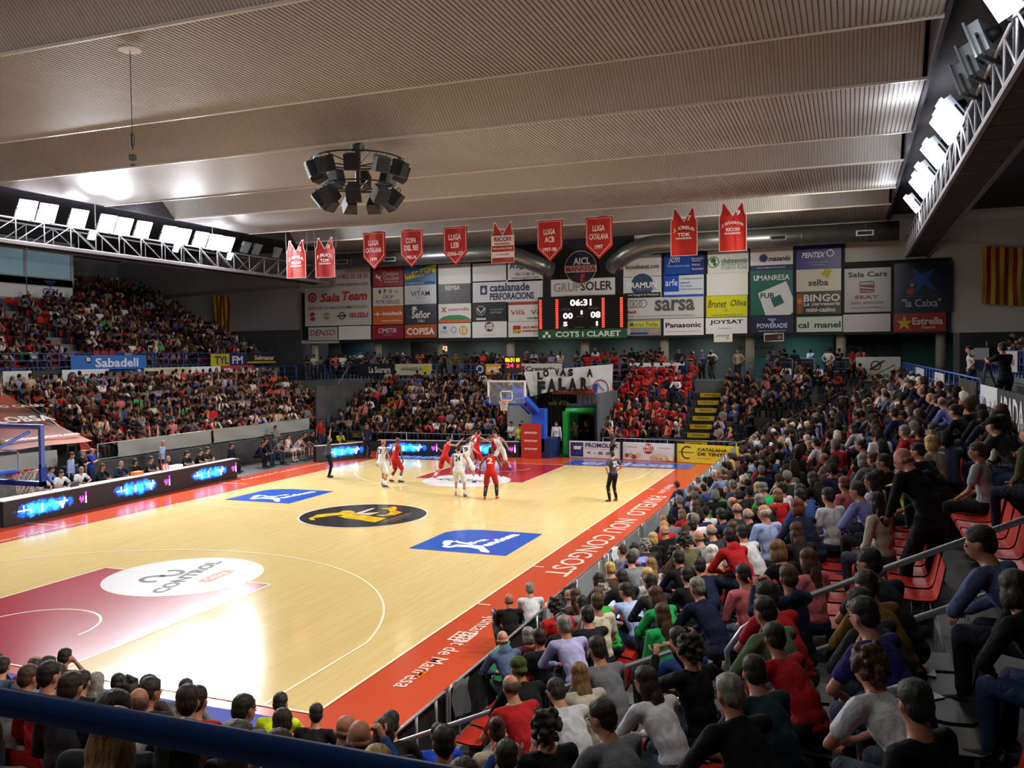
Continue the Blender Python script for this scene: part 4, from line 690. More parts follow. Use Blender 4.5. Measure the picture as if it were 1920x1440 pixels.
for i in range(16):
    x=.9+.13*i; q.add([(x,34.9+.06*(i%2),2.1),(x+.13,34.9+.06*((i+1)%2),2.1),(x+.13,34.9+.06*((i+1)%2),3.0),(x,34.9+.06*(i%2),3.0)],[(0,1,2,3)])
q.obj('grey_drape',mat('#6e7176',.8),label='crumpled grey drape hanging above the green tunnel mouth',cat='curtain')
e=empty('tunnel_arch',(1.8,32.8,0),'green inflatable arch at the mouth of the players tunnel','arch')
MB().box(-.85,-.6,0,-.6,1.6,2.2).obj('leg',mat('#1b8a3a',.5),e); MB().box(.85,-.6,0,1.1,1.6,2.2).obj('leg',mat('#141a30',.6),e); MB().tube([(-.85,0,2.2),(.95,0,2.25)],.17,10).obj('top_roll',mat('#1b9a40',.45),e,smooth=True); MB().tube([(-.85,0.2,2.45),(.95,.2,2.45)],.14,8).obj('top_roll',mat('#1a2138',.6),e); MB().box(-.6,1.5,0,.85,1.6,2.2).obj('back_panel',BLK,e)
o=board('orange_canopy',(-.6,35.1,3.3),(1,0,0),(0,0,-1),(0,-1,0),3.5,.34,'#c94a18',[['T','el caliu del',.12,.25,.35,.7,'#e8c8a8',1,0],['T','el teu gimnàs',.66,.25,.92,.7,'#e8c8a8',1,0]],'orange canopy edge above the tunnel','canopy')
# fans' banner
q=MB(); 
def bl(u,v,a=(-2.03,4.19),b=(3.02,4.61),c=(2.98,3.14),d=(-1.66,2.85)):
    return ((1-v)*((1-u)*a[0]+u*b[0])+v*((1-u)*d[0]+u*c[0]), (1-v)*((1-u)*a[1]+u*b[1])+v*((1-u)*d[1]+u*c[1])+ (.28*math.sin(PI*u)*v if 1 else 0))
NU,NV=24,8; vs=[]
for j in range(NV+1):
    for i in range(NU+1):
        u,v=i/NU,j/NV; X,Z=bl(u,v); vs.append((X,34.55+.05*math.sin(u*9+v*3)+.03*math.sin(u*23),Z))
q.add(vs,[(j*(NU+1)+i,(j+1)*(NU+1)+i,(j+1)*(NU+1)+i+1,j*(NU+1)+i+1) for j in range(NV) for i in range(NU)])
o=q.obj('fans_banner',mat('#cfd4d4',.8),smooth=True,label='white cloth banner hand-painted LO VAS A FALAR over the tunnel',cat='banner')
t=MB()
for s,x,z,w_,h_ in (('L',-.95,3.78,.3,.42),('O',-.62,3.92,.34,.42),('V',.05,3.98,.26,.4),('A',.36,3.96,.34,.42),('S',.8,3.96,.3,.42),('A',1.85,3.92,.34,.46),('F',-.95,2.98,.46,.72),('A',-.38,3.1,.52,.74),('L',.25,3.2,.44,.68),('A',.8,3.14,.52,.74),('R',1.5,3.2,.42,.7)): put_text(t,s,(x-.25,34.43,z),(1,0,0),(.0,0,1),w_,h_,3)
t.obj('lettering',mat('#15151a',.8),o)
e=empty('bass_drum',(2.45,34.1,3.35),'round white drum with blue and red trim held up beside the banner','drum'); q=MB().tube([(0,0,0),(0,.3,0)],.43,24); q.obj('shell',mat('#c6cbd2',.5),e); q=MB(); arcpts=[(.43*math.cos(2*PI*i/24),-.01,.43*math.sin(2*PI*i/24)) for i in range(24)]; q.tube(arcpts,.03,6,closed=True); q.obj('hoop',mat('#8a2a3a',.5),e); MB().add([(-.4,-.02,-.12),(-.2,-.02,-.3),(-.14,-.02,.3),(-.38,-.02,.16)],[(3,2,1,0)]).obj('stripe',mat('#1d3fa0',.5),e); MB().tube([(-.12,-.04,.2),(.2,-.04,-.15)],.02,6).obj('beater',BLK,e)
# ---- rails
def rail(pts,label,m,post=1.2,h=1.0,bars=(1.0,.66,.33),r=.024,z=None,group=None,name='guard_rail'):
    """pts: floor-level polyline"""
    P=[Vector(p) for p in pts]; e=empty(name,P[0],label,'railing',group)
    for b in bars: MB().tube([p-P[0]+Vector((0,0,h*b)) for p in P],r,7).obj('bar',m,e,smooth=True)
    pm=MB().tube([(0,0,0),(0,0,h)],r*1.1,7).mesh('post',m,True)
    for a,b in zip(P,P[1:]):
        n=max(1,int((b-a).length/post))
        for i in range(n+1): new('post',pm,e,a+(b-a)*i/n-P[0])
    return e
rail([(-19.2,37.95,3.6),(-9.0,37.95,3.6)],'blue guard rail of the far walkway at its left end',BLUEP)
rail([(-7.6,37.95,3.6),(6.3,37.95,3.6)],'blue guard rail of the far walkway behind the banner',BLUEP)
rail([(9.6,37.95,3.6),(17.0,37.95,3.6)],'blue guard rail of the far walkway at its right end',BLUEP)
rail([(17.2,37.5,3.57),(17.2,9.4,3.57)],'blue guard rail along the top of the right-hand stand',BLUEP)
rail([(-18.95,0,3.57),(-18.95,37.5,3.57)],'blue guard rail along the top of the lower left stand',BLUEP)
rail([(-21.35,14,4.45),(-21.35,38.5,4.45)],'blue guard rail in front of the upper left stand',BLUEP)
rail([(20.65,24,4.1),(20.65,38,4.1)],'blue guard rail before the upper right stand',BLUEP,bars=(1.0,.5),post=.7)
board('rail_sign',(20.55,30.0,5.1),(0,-1,0),(0,0,-1),(-1,0,0),3.2,.8,'#bfb8b6',[['T','Gràfic Mas',.15,.25,.85,.7,'#a86a6a',0,.2]],'pale banner on the upper right rail behind the television camera','sign',thick=.03)
S(MB().box(-18.9,38.02,3.3,17.1,38.1,3.62),'trim_walkway_edge_far',mat('#2a5298',.5)); 
# thick blue tube right in front of the camera
e=empty('blue_handrail',(5,-9.57,3.57),'thick blue handrail crossing the lower left corner close to the camera','railing'); MB().tube([(-8,0,1.03),(10.5,0,1.03)],.023,14).obj('bar',mat('#28488c',.3,spec=.6),e,smooth=True)
for x in (-4,-1,2,5,9.3): MB().tube([(x,0,0),(x,0,1.03)],.02,10).obj('post',mat('#28488c',.3),e,smooth=True)
# steel barriers along the run-off
def barrier(x0,y0,x1,y1,label,panel,h=.93,z0=0.0):
    e=empty('crowd_barrier',(x0,y0,z0),label,'barrier','steel barriers along the right run-off'); d=Vector((x1-x0,y1-y0,0)); L_=d.length; e.rotation_euler=(0,0,math.atan2(d.y,d.x)); r=.1
    pts=[]
    for cx,cz,a0 in ((r,.15+r,180),(L_-r,.15+r,270),(L_-r,h-r,0),(r,h-r,90)):
        for k in range(5): t=R_(a0+90*k/4); pts.append((cx+r*math.cos(t),0,cz+r*math.sin(t)))
    MB().tube(pts,.021,8,closed=True).obj('frame',STEEL,e,smooth=True)
    for x in (.3,L_/2,L_-.3): MB().tube([(x,0,0),(x,0,h)],.018,6).obj('post',STEEL,e,smooth=True)
    if panel: MB().box(.05,-.005,.2,L_-.05,.005,h-.05).obj('infill_panel',mat(panel,.5),e)
    return e
ys=[-2.35,-.75,-.62,3.05,3.3,7.0,7.15,10.6,10.75,14.4,14.55,18.2,18.35,22.2,22.35,26,26.2,29.6]
barrier(9.95,-2.35,9.95,-.7,'short looped steel barrier nearest the camera',None); barrier(9.95,-.62,9.95,3.05,'looped steel barrier draped with jackets',None)
for i in range(4,len(ys)-1,2): barrier(9.9,ys[i],9.9,ys[i+1],'steel barrier with grey infill, %s beyond the jackets'%ORD[(i-4)//2],'#8b9499')
o=MB().box(9.82,-2.3,0,9.87,3.1,.84).obj('barrier_board',BLK,label='black board in front of the nearest steel barriers',cat='board')
barrier(9.9,-2.4,-3.0,-2.4,'steel barrier in front of the near baseline spectators','#3b3f44',.85)
def cloth_on(name,x,y,z,w_,h_,c,lab):
    q=MB(); vs=[];n=10
    for j in range(9):
        for i in range(n+1):
            u=i/n; t=j/8; side=-1 if t<.35 else 1
            zz=z+.03-(abs(t-.35)*h_*(1.4 if t<.35 else 1)); yy=y-w_/2+w_*u*(1-.12*math.sin(3*u)*t); vs.append((x+side*(.04+.03*math.sin(u*13+j)),yy,zz+.03*math.sin(u*5)))
    q.add(vs,[(j*(n+1)+i,j*(n+1)+i+1,(j+1)*(n+1)+i+1,(j+1)*(n+1)+i) for j in range(8) for i in range(n)]); q.obj(name,mat(c,.85),smooth=True,label=lab,cat='clothing')
cloth_on('jacket',9.96,-.35,.93,.5,.75,'#3c3e44','dark grey jacket hanging over the nearest steel barrier'); cloth_on('jacket',9.96,1.05,.93,.75,.8,'#12774a','bright green jacket hanging over the steel barrier')
cloth_on('jacket',9.9,4.6,.93,.9,.8,'#121317','black coat hanging over the grey barrier'); cloth_on('towel',9.9,7.9,.93,.45,.55,'#d4d8e2','white towel hanging over the grey barrier')
# aisle handrails of the right-hand stand
def loop_rail(pts,label,r=.026,m=STEEL,posts=(),name='stair_handrail'):
    P=[Vector(p) for p in pts]; e=empty(name,P[0],label,'railing'); MB().tube([p-P[0] for p in P],r,10).obj('bar',m,e,smooth=True)
    for a in posts: MB().tube([Vector(a)-P[0],Vector((a[0],a[1],a[2]-.85))-P[0]],r*.9,8).obj('post',m,e,smooth=True)
    return e
SZ=lambda x:.45*(x-10.5)+.15
a=[(x,-2.2,SZ(x)+.95) for x in (9.4,10.2,13.1)]; loop_rail(a+[(13.32,-2.2,SZ(13.3)+.86),(13.36,-2.2,SZ(13.3)+.6),(13.2,-2.2,SZ(13.2)+.45),(10.2,-2.2,SZ(10.2)+.45)],'steel aisle handrail in the lower middle of the picture',posts=[(11.4,-2.2,SZ(11.4)+.95),(12.6,-2.2,SZ(12.6)+.95)])
a=[(16.9,-1.75,SZ(16.9)+.97),(14.0,-1.95,SZ(14.0)+.97),(13.75,-1.97,SZ(13.7)+.9),(13.6,-2.0,SZ(13.6)+.72),(13.62,-2.02,SZ(13.6)+.5),(13.8,-2.05,SZ(13.8)+.42),(14.1,-2.1,SZ(14.1)+.47),(16.9,-2.0,SZ(16.9)+.47)]; loop_rail(a,'long steel aisle handrail rising to the right picture edge',.03,posts=[(15.0,-1.9,SZ(15)+.9),(16.4,-1.8,SZ(16.4)+.9)])
loop_rail([(9.6,30.2,.95),(10.2,30.6,1.1),(16.8,36.9,4.45)],'thin steel handrail between right-hand and far stands',.022,mat('#8d8f92',.4,.6),posts=[(12,32.3,1.95),(14.4,34.6,3.2)])
loop_rail([(-13.4,31.3,1.35),(-14.8,37.2,4.5)],'steel handrail at the left edge of the far stand',.03,STEEL,posts=[(-13.7,32.7,2.1),(-14.3,35.2,3.3)])
loop_rail([(-13.0,15.4,1.3),(-13.1,15.35,1.7),(-16.4,15.1,3.55),(-16.6,15.1,3.5),(-16.6,15.1,3.1)],'steel stair handrail beside the tarpaulin in the left stand',.03,STEEL,posts=[(-14.2,15.3,2.3),(-15.5,15.2,3.0)])
loop_rail([(-17.3,15.0,3.3),(-17.4,15.0,4.15),(-20.8,15.0,5.4)],'upper steel stair handrail above the tarpaulin',.03,STEEL,posts=[(-18.6,15.0,4.6)])
loop_rail([(-13.0,31.0,1.0),(-13.0,29.9,1.75),(-13.0,29.6,1.8)],'short steel rail at the end of the grey fabric',.028)
loop_rail([(3.2,31.2,.1),(3.2,33.6,2.2),(3.2,33.9,2.25)],'slanting steel rail right of the green arch',.03)
rail([(3.3,31.35,.0),(9.8,30.9,.0)],'steel tube rail in front of the right half of the far stand',STEEL,post=2.4,h=1.0,bars=(1.0,)); rail([(-13.0,31.3,.0),(-2.2,31.3,.0)],'steel tube rail in front of the left half of the far stand',STEEL,post=2.4,h=1.0,bars=(1.0,))
# grey fabric along the front of the left stand
for i,(ya,yb) in enumerate(((-4,13.6),(16.5,22.0),(22.2,29.9))) :
    q=MB(); n=30; vs=[]
    for j in range(7):
        for k in range(n+1): y=ya+(yb-ya)*k/n; vs.append((-12.86+.03*math.sin(y*2.3+j*.8)+.01*j,y,1.2+.62*j/6+.015*math.sin(y*1.7)))
    q.add(vs,[(j*(n+1)+k,j*(n+1)+k+1,(j+1)*(n+1)+k+1,(j+1)*(n+1)+k) for j in range(6) for k in range(n)])
    q.obj('barrier_fabric',mat('#8d9091',.8),smooth=True,label='grey fabric stretched along the left stand front, '+('behind the near hoop','behind the bald man in pale blue','above the team bench')[i],cat='fabric',group='grey fabric on the left stand front')
rail([(-12.95,15.6,.75),(-12.95,30,.75)],'steel rail behind the grey fabric of the left stand',STEEL,h=1.05,bars=(1.0,.42))
# tarpaulin over the left tunnel
q=MB(); vs=[]; n=12
A=[(-19.6,11.0,4.05),(-17.6,15.2,3.9),(-12.9,15.3,1.98),(-12.9,9.0,1.98)]
def qd(u,v):
    a,b,c,d=[Vector(p) for p in A]; return (a*(1-u)+b*u)*(1-v)+(d*(1-u)+c*u)*v
for j in range(n+1):
    for i in range(n+1): u,v=i/n,j/n; p=qd(u,v); vs.append((p.x,p.y,p.z-.12*math.sin(PI*v)+.02*math.sin(u*12)))
q.add(vs,[(j*(n+1)+i,(j+1)*(n+1)+i,(j+1)*(n+1)+i+1,j*(n+1)+i+1) for j in range(n) for i in range(n)])
o=q.obj('tarpaulin',noisy('#4c3c38','#a84a22',.35,.6,key='tarp'),smooth=True,label='orange and black printed tarpaulin sloping over the left tunnel',cat='tarpaulin')
t=MB()
for s,v,u0,w_,h_ in (('VALLOBSA',.62,.34,3.6,.6),('EDUARDO CARRIÓ',.36,.42,3.8,.38),('FINÇALONGA',.1,.5,1.8,.22),('vallobsamotors.com',.9,.45,3.2,.25)):
    a=qd(u0,v)+Vector((.05,0,.06)); U=(qd(1,v)-qd(0,v)).normalized(); V=(qd(.5,0)-qd(.5,1)).normalized(); put_text(t,s,a,U,V,w_,h_,1)
t.obj('lettering',mat('#cfc8c0',.6),o)
S(MB().box(-19,8.8,0,-13.0,9.0,3.2),'wall_left_tunnel',mat('#1b1c1f',.8)); S(MB().box(-13.3,13.9,0,-12.7,15.1,1.1),'trim_stair_wall',mat('#6a6b6c',.8))
# ---- boards on the rails
def ysign(x,y0,y1,z0,z1,bg,els,lab,face=1,group='signs on the left rails',rough=.5): # faces +x (left side) or -x (right side)
    if face>0: board('rail_sign',(x,y0,z1),(0,1,0),(0,0,-1),(1,0,0),y1-y0,z1-z0,bg,els,lab,'sign',group,thick=.03,rough=rough)
    else: board('rail_sign',(x,y1,z1),(0,-1,0),(0,0,-1),(-1,0,0),y1-y0,z1-z0,bg,els,lab,'sign',group,thick=.03,rough=rough)
xl=-18.86
def yl(px): # left rail sign limits measured along the rail
    return px
ysign(xl,19.3,22.0,3.95,4.68,'#b9bcc4',[['D',.2,.5,.36,'#2a2e38'],['D',.2,.5,.22,'#a83a44'],['T','SCANIA',.35,.3,.94,.7,'#1a1f2c',1,0]],'white sign with bold dark capitals and a round crest on the lower left rail')
ysign(xl,17.75,19.2,3.95,4.68,'#1d1d22',[['T','TOMASA',.35,.3,.9,.55,'#b9b9c0',1,0],['D',.18,.5,.1,'#a02a30']],'black sign with small pale capitals left of the crest sign')
ysign(xl,16.3,17.7,3.85,4.68,'#b4b6bd',[['D',.3,.55,.14,'#444a55'],['D',.7,.45,.14,'#777'],['T','Peixateria',.15,.75,.85,.88,'#555',1,0]],'pale sign with two faint chef heads')
ysign(xl,14.6,16.2,3.85,4.68,'#141418',[['T','Servisimes',.1,.4,.95,.7,'#d8b820',1,0]],'black sign with yellow letters at the left picture edge')
ysign(xl,24.3,27.6,3.98,4.68,'#a9a48c',[['R',.06,.25,.3,.6,'#3a3628'],['T','ELS NOGUERS',.36,.5,.94,.82,'#5a5340',1,0],['T','93 839 32 00',.4,.12,.9,.26,'#777']],'beige sign with a dark tractor-like block')
ysign(xl,27.65,30.1,3.98,4.68,'#c3c4ca',[['T','Cafetera',.15,.3,.75,.75,'#777',0,.3],['D',.85,.3,.14,'#cc6a2a']],'pale sign with grey script and an orange spot')
ysign(xl,30.15,33.1,4.0,4.7,'#8c2630',[['T','CLIMA-OLIVA',.05,.22,.95,.78,'#d9d4d6',1,0]],'crimson sign with white capitals on the lower left rail')
ysign(-21.3,22.0,27.0,4.62,5.36,'#2a62b0',[['D',.22,.3,.24,'#1a1a22'],['T','B',.195,.16,.245,.42,'#d8d8e0',1,0],['T','Sabadell',.3,.2,.88,.85,'#c3cce0',1,0]],'blue sign with large pale lettering on the upper left rail')
ysign(-21.3,32.2,33.9,4.66,5.4,'#b3ab22',[['T','TYL',.2,.2,.95,.85,'#2a2a70',1,0]],'yellow sign with navy letters on the upper left rail'); ysign(-21.3,33.9,35.6,4.66,5.4,'#23245c',[['T','FM',.15,.2,.75,.85,'#c9cad8',1,0]],'navy sign with two white letters beside the yellow sign'); ysign(-21.3,35.6,38.6,4.7,5.4,'#1b1815',[['T','Selmanar',.25,.15,.95,.6,'#c8b890',1,0],['R',0,.72,1,.88,'#b08a30']],'black sign with a gold underline on the upper left rail')
def xsign(x0,x1,z0,z1,bg,els,lab,y=37.88): board('rail_sign',(x0,y,z1),(1,0,0),(0,0,-1),(0,-1,0),x1-x0,z1-z0,bg,els,lab,'sign','signs on the far walkway rail',thick=.03)
xsign(-14.5,-11.9,3.95,4.65,'#101012',[['T','La Sucrera',.3,.2,.9,.8,'#c9c9c9',1,0]],'black sign with white letters on the far rail'); xsign(-11.85,-9.3,3.95,4.65,'#b4b49a',[['T','ANNISELA',.15,.3,.75,.6,'#555',1,0],['D',.85,.5,.4,'#c0b020']],'pale green-edged sign on the far rail')
xsign(-6.4,-5.75,3.98,4.62,'#1c2450',[['O',.5,.5,.35,.1,'#ddd']],'navy sign with a white ring on the far rail'); xsign(-5.7,-4.7,3.98,4.62,'#c98a1c',[['T','SARBUS',.1,.25,.95,.75,'#f0e8d8',1,0]],'amber sign with white capitals on the far rail'); xsign(-3.6,-.9,4.0,4.62,'#c9c9c2',[['R',.05,.2,.15,.8,'#8c2630'],['T','Creperia',.17,.25,.85,.85,'#333',1,0]],'white sign with serif lettering half covered by the banner'); xsign(3.1,6.2,4.05,4.62,'#cdcdd0',[['T','Muntust',.05,.15,.7,.85,'#22304f',1,.3]],'white sign behind the red-shirted fans')
ysign(17.14,6.9,9.0,3.68,4.48,'#c3c3c5',[['D',.3,.5,.22,'#55585c'],['T','masanés',.42,.4,.92,.62,'#2a2a2c',1,.2]],'pale sign with a dark globe on the right rail',-1,'signs on the right rail'); ysign(17.14,2.0,6.85,3.68,4.48,'#121214',[['T','ABADAL',.05,.12,.6,.72,'#c8c8c8',1,0],['T','DO PLA DE BAGES',.2,.8,.5,.9,'#999']],'black sign with tall white capitals at the right picture edge',-1,'signs on the right rail')
ysign(17.14,9.6,12.6,3.62,4.5,'#1b1a16',[['O',.22,.5,.3,.05,'#a8951c'],['T','Pneumàtics',.4,.35,.95,.65,'#a8951c',1,.2]],'black sign with a yellow bicycle-like mark on the right rail',-1,'signs on the right rail'); ysign(17.14,16.4,19.2,3.62,4.5,'#b0a9a4',[['T','Corominas',.3,.1,.6,.9,'#a0452e',1,0]],'pale sign with rust lettering on the right rail',-1,'signs on the right rail'); ysign(17.14,23.5,27.5,3.62,4.5,'#a5adb8',[['T','Aluminis',.2,.3,.8,.7,'#5a6f8f',1,0]],'pale blue-grey sign far along the right rail',-1,'signs on the right rail')
o=board('rail_sign',(15.0,37.8,4.85),(1,0,0),(0,0,-1),(0,-1,0),2.1,1.25,'#b9b9b6',[['O',.45,.35,.2,.05,'#1c1c20'],['P','#1c1c20',[.3,.5,.55,.2,.68,.1,.6,.25,.35,.55]],['T','·G.C.G.',.22,.7,.78,.84,'#333',1,0]],'white house-shaped sign at the corner of the right rail','sign')
# ---- flags on the far wall
def flag(x0,x1,z0,z1,lab,blue=False):
    e=empty('striped_flag',((x0+x1)/2,39.5,z1),lab,'flag'); n=9; w_=(x1-x0)/n
    for i in range(n):
        q=MB(); vs=[]
        for j in range(9):
            for k in range(4): xx=(-(x1-x0)/2+w_*(i+k/3))*(1+.03*math.sin(j)); vs.append((xx,-.05-.05*math.sin(xx*7+j*.5),-(z1-z0)*j/8-.06*math.sin(xx*2)))
        q.add(vs,[(j*4+k,(j+1)*4+k,(j+1)*4+k+1,j*4+k+1) for j in range(8) for k in range(3)]); q.obj('stripe',mat('#b0981e' if i%2==0 else '#7c2018',.8),e,smooth=True)
flag(20.95,22.7,7.4,10.3,'large yellow and red striped flag on the far right wall'); flag(23.1,25.5,6.6,9.0,'second striped flag partly cut by the right picture edge'); flag(-27.0,-25.6,6.9,9.5,'striped flag hanging on the far wall above the left stand')
# ---- press box on the left wall
e=empty('press_box',(-30.0,24.0,9.75),'glazed press box high on the left wall','press box')
S2=MB().box(-1.5,-20,-.2,.1,6.2,.3); S2.obj('base_beam',mat('#8d8f98',.7),e); MB().box(-5.8,-20,-1.1,-.02,6.2,.05).obj('lower_wall',mat('#8a8b95',.7),e); MB().box(-1.6,-20,2.3,.15,6.3,2.5).obj('roof',mat('#7c7e88',.7),e)
for i in range(8):
    y=6.1-3.25*i; MB().box(-.05,y-.1,.25,.08,y+.1,2.3).obj('mullion',mat('#a9abb6',.6),e)
    if i<7: MB().box(-.02,y-3.15,.3,0,y-.1,2.3).obj('pane',mat('#6f8c96',.12,emit=.35,spec=.7),e)
for i in range(3): MB().box(.06,6.1-3.25*(i+1)+.03,-1.0,.1,6.1-3.25*i-.03,.22).obj('front_panel',mat('#c3c4cc',.6),e)
o=MB().box(.06,-6.9,-1.0,.1,-3.7,.22).obj('front_panel',mat('#4a3a34',.6),e,label='brown printed panel'); q=MB(); put_text(q,'CEM',(.115,3.9,-.75),(0,1,0),(0,0,1),1.1,.4,1); q.obj('lettering',mat('#3a4a80',.5),e); MB().add([(.112,4.0,.1),(.112,4.9,.1),(.112,4.45,-.3)],[(0,2,1)]).obj('emblem',mat('#3a4a80',.5),e)
# ---- things on the far walkway
for i,x in enumerate((11.4,12.5,14.3,15.5)):
    e=empty('equipment_case',(x,38.7,3.6),'silver-edged black equipment case, %s from the left on the far walkway'%ORD[i],'case','equipment cases on the far walkway'); MB().box(-.45,-.25,.5,.45,.25,1.2).obj('body',mat('#15161a',.6),e)
    for a in ((-.47,.48,.47,.53),(-.47,1.17,.47,1.22),(-.47,.48,-.42,1.22),(.42,.48,.47,1.22)): MB().box(a[0],-.27,a[1],a[2],-.25,a[3]).obj('edge_trim',mat('#a9adb2',.3,.8),e)
    for sx in (-.4,.4): MB().box(sx-.03,-.2,0,sx+.03,.2,.5).obj('leg',DGREY,e)
o=board('exit_sign',(-9.55,40.0,5.75),(1,0,0),(0,0,-1),(0,-1,0),.3,.33,'#e8c8a0',[['P','#c0502a',[.3,.2,.6,.2,.75,.5,.6,.8,.4,.8,.45,.5]]],'small glowing orange sign beside a pillar of the far walkway','sign',emit=.8)
for x0,x1,z0,z1,c,s,lab in ((-18.9,-16.2,4.0,6.1,'#16323f','','dark blue poster on the walkway wall behind the left fans'),(-13.4,-11.3,4.2,6.1,'#241416','ROCE','dark maroon poster on the walkway wall'),(13.8,17.4,4.3,6.1,'#14161a','OCI','black poster with ghost letters at the right end of the walkway'),(8.0,11.0,4.9,5.9,'#55625e','gràcia jove','faded grey poster on the walkway wall behind the beige-shirted man')):
    board('wall_poster',(x0,42.96,z1),(1,0,0),(0,0,-1),(0,-1,0),x1-x0,z1-z0,c,([['T',s,.15,.35,.85,.65,'#3a4044',1,0]] if s else [['P','#1e4a58',[.2,.5,.5,.3,.8,.55,.6,.6,.4,.7]]]),lab,'poster')
# ================================================================ PEOPLE
def ico(sub=1):
    bm=bmesh.new(); bmesh.ops.create_icosphere(bm,subdivisions=sub,radius=1); v=np.array([list(x.co) for x in bm.verts]); f=np.array([[a.index for a in x.verts] for x in bm.faces]); bm.free(); return v,f
IV,IF=ico(2)
class Blob:
    def __init__(s): s.v=[]; s.f=[]; s.n=0
    def e(s,c,r,M=None):
        v=IV*np.array(r if hasattr(r,'__len__') else (r,r,r))
        if M is not None: v=v@np.array(M.to_3x3()).T
        s.v.append(v+np.array(c)); s.f.append(IF+s.n); s.n+=len(IV)
    def cap(s,a,b,ra,rb,M=None,step=.45,flat=1.0):
        a=np.array(a);b=np.array(b); L=np.linalg.norm(b-a); n=max(2,int(L/(min(ra,rb)*step))+1)
        for i in range(n+1):
            t=i/n; r=ra+(rb-ra)*t; s.e(a+(b-a)*t,(r,r*flat,r) if M is not None else r,M)
    def remesh(s,vox,smooth=2,name='body'):
        me=bpy.data.meshes.new(name); V=np.concatenate(s.v); F=np.concatenate(s.f); me.from_pydata(V.tolist(),[],F.tolist())
        o=bpy.data.objects.new('tmp',me); COL.objects.link(o); m=o.modifiers.new('r','REMESH'); m.mode='VOXEL'; m.voxel_size=vox
        if smooth: k=o.modifiers.new('s','SMOOTH'); k.factor=.5; k.iterations=smooth
        bpy.context.view_layer.update(); dg=bpy.context.evaluated_depsgraph_get(); r=bpy.data.meshes.new_from_object(o.evaluated_get(dg)); bpy.data.objects.remove(o); bpy.data.meshes.remove(me)
        r.name=name; r.polygons.foreach_set('use_smooth',[True]*len(r.polygons)); return r
def ik(a,c,l1,l2,hint):
    a=Vector(a);c=Vector(c);d=c-a;L=min(d.length,(l1+l2)*.999); d=d.normalized(); c=a+d*L
    x=(l1*l1-l2*l2+L*L)/(2*L); h=math.sqrt(max(l1*l1-x*x,0)); H=Vector(hint); H=(H-d*H.dot(d)); H=H.normalized() if H.length>1e-6 else d.orthogonal().normalized()
    return a+d*x+H*h,c
def skeleton(P):
    """P: pose dictionary -> joints. Local front is +Y, the person's right is +X."""
    J={}; pel=Vector(P['pel']); J['pel']=pel
    tilt=P.get('lean',0); side=P.get('side',0); tw=P.get('twist',0)
    T=Matrix.Rotation(R_(P.get('hipyaw',0)),4,'Z')@Matrix.Rotation(R_(side),4,'Y')@Matrix.Rotation(-R_(tilt),4,'X'); T2=T@Matrix.Rotation(R_(tw),4,'Z')
    J['T']=T2; bend=P.get('bend',0)
    J['waist']=pel+T@Vector((0,0,.2)); U=T@Matrix.Rotation(-R_(bend),4,'X')@Matrix.Rotation(R_(tw),4,'Z'); J['U']=U
    J['chest']=J['waist']+U@Vector((0,.01,.17)); J['neck']=J['waist']+U@Vector((0,0,.335))
    for s,n in ((1,'r'),(-1,'l')):
        J['sh'+n]=J['waist']+U@Vector((.183*s,0,.282)); J['hip'+n]=pel+Matrix.Rotation(R_(P.get('hipyaw',0)),4,'Z')@Vector((.095*s,0,-.02))
        h=P['hand'+n]; ht=Vector(h)
        J['el'+n],J['wr'+n]=ik(J['sh'+n],ht,.29,.26,P.get('elh'+n,(s*.7,-.4,-.7)))
        J['kn'+n],J['an'+n]=ik(J['hip'+n],P['foot'+n],.43,.42,P.get('knh'+n,(s*.1,1,.1)))
        J['toe'+n]=Vector(P.get('toe'+n,Vector(J['an'+n])+Vector((s*.03,.15,-.06))))
    hy,hp=P.get('hyaw',0),P.get('hpitch',-8)
    H=U@Matrix.Rotation(R_(tilt+bend)*P.get('up',.8),4,'X')@Matrix.Rotation(R_(hy),4,'Z')@Matrix.Rotation(R_(hp),4,'X')
    J['H']=H; J['head']=J['neck']+H@Vector((0,.025,.146)); return J
def hand_geo(mb,wr,el,J,s,curl=35):
    d=(wr-el).normalized(); side=d.cross(Vector((0,0,1))); side=side.normalized() if side.length>.2 else Vector((1,0,0)); up=side.cross(d); 
    base=wr+d*.075
    for i,(o_,L) in enumerate(((-.027,.062),(-.009,.075),(.009,.078),(.027,.068))):
        a=base+side*o_; b=a+(d*math.cos(R_(curl*.6))-up*math.sin(R_(curl*.6)))*L*.55; c=b+(d*math.cos(R_(curl*1.7))-up*math.sin(R_(curl*1.7)))*L*.5; mb.tube([a,b,c],[.009,.008,.006],5)
    a=wr+d*.03+side*(.03*s); b=a+(d*.6+side*s*.8).normalized()*.035; c=b+(d*.9+side*s*.3).normalized()*.03; mb.tube([a,b,c],[.011,.009,.007],5)
def head_blob(b,J,female=False):
    H=J['H']; c=J['head']; f=lambda x,y,z: c+H@Vector((x,y,z))
    b.e(f(0,-.012,.035),(.074,.092,.085),H); b.e(f(0,.012,-.02),(.062,.078,.085),H); b.e(f(0,.045,-.075),(.036,.036,.03),H); b.e(f(0,.035,-.05),(.05,.05,.05),H)
    b.e(f(0,.094,-.018),(.013,.02,.026),H); b.e(f(0,.083,.01),(.05,.012,.012),H); b.e(f(0,.082,-.052),(.024,.012,.012),H)
    for s in (-1,1): b.e(f(s*.077,-.01,-.01),(.012,.02,.032),H)
    b.cap(J['neck']-J['U']@Vector((0,0,.05)),f(0,-.015,-.07),.066,.057)
_body={};_shirt={};_trous={};_hair={}
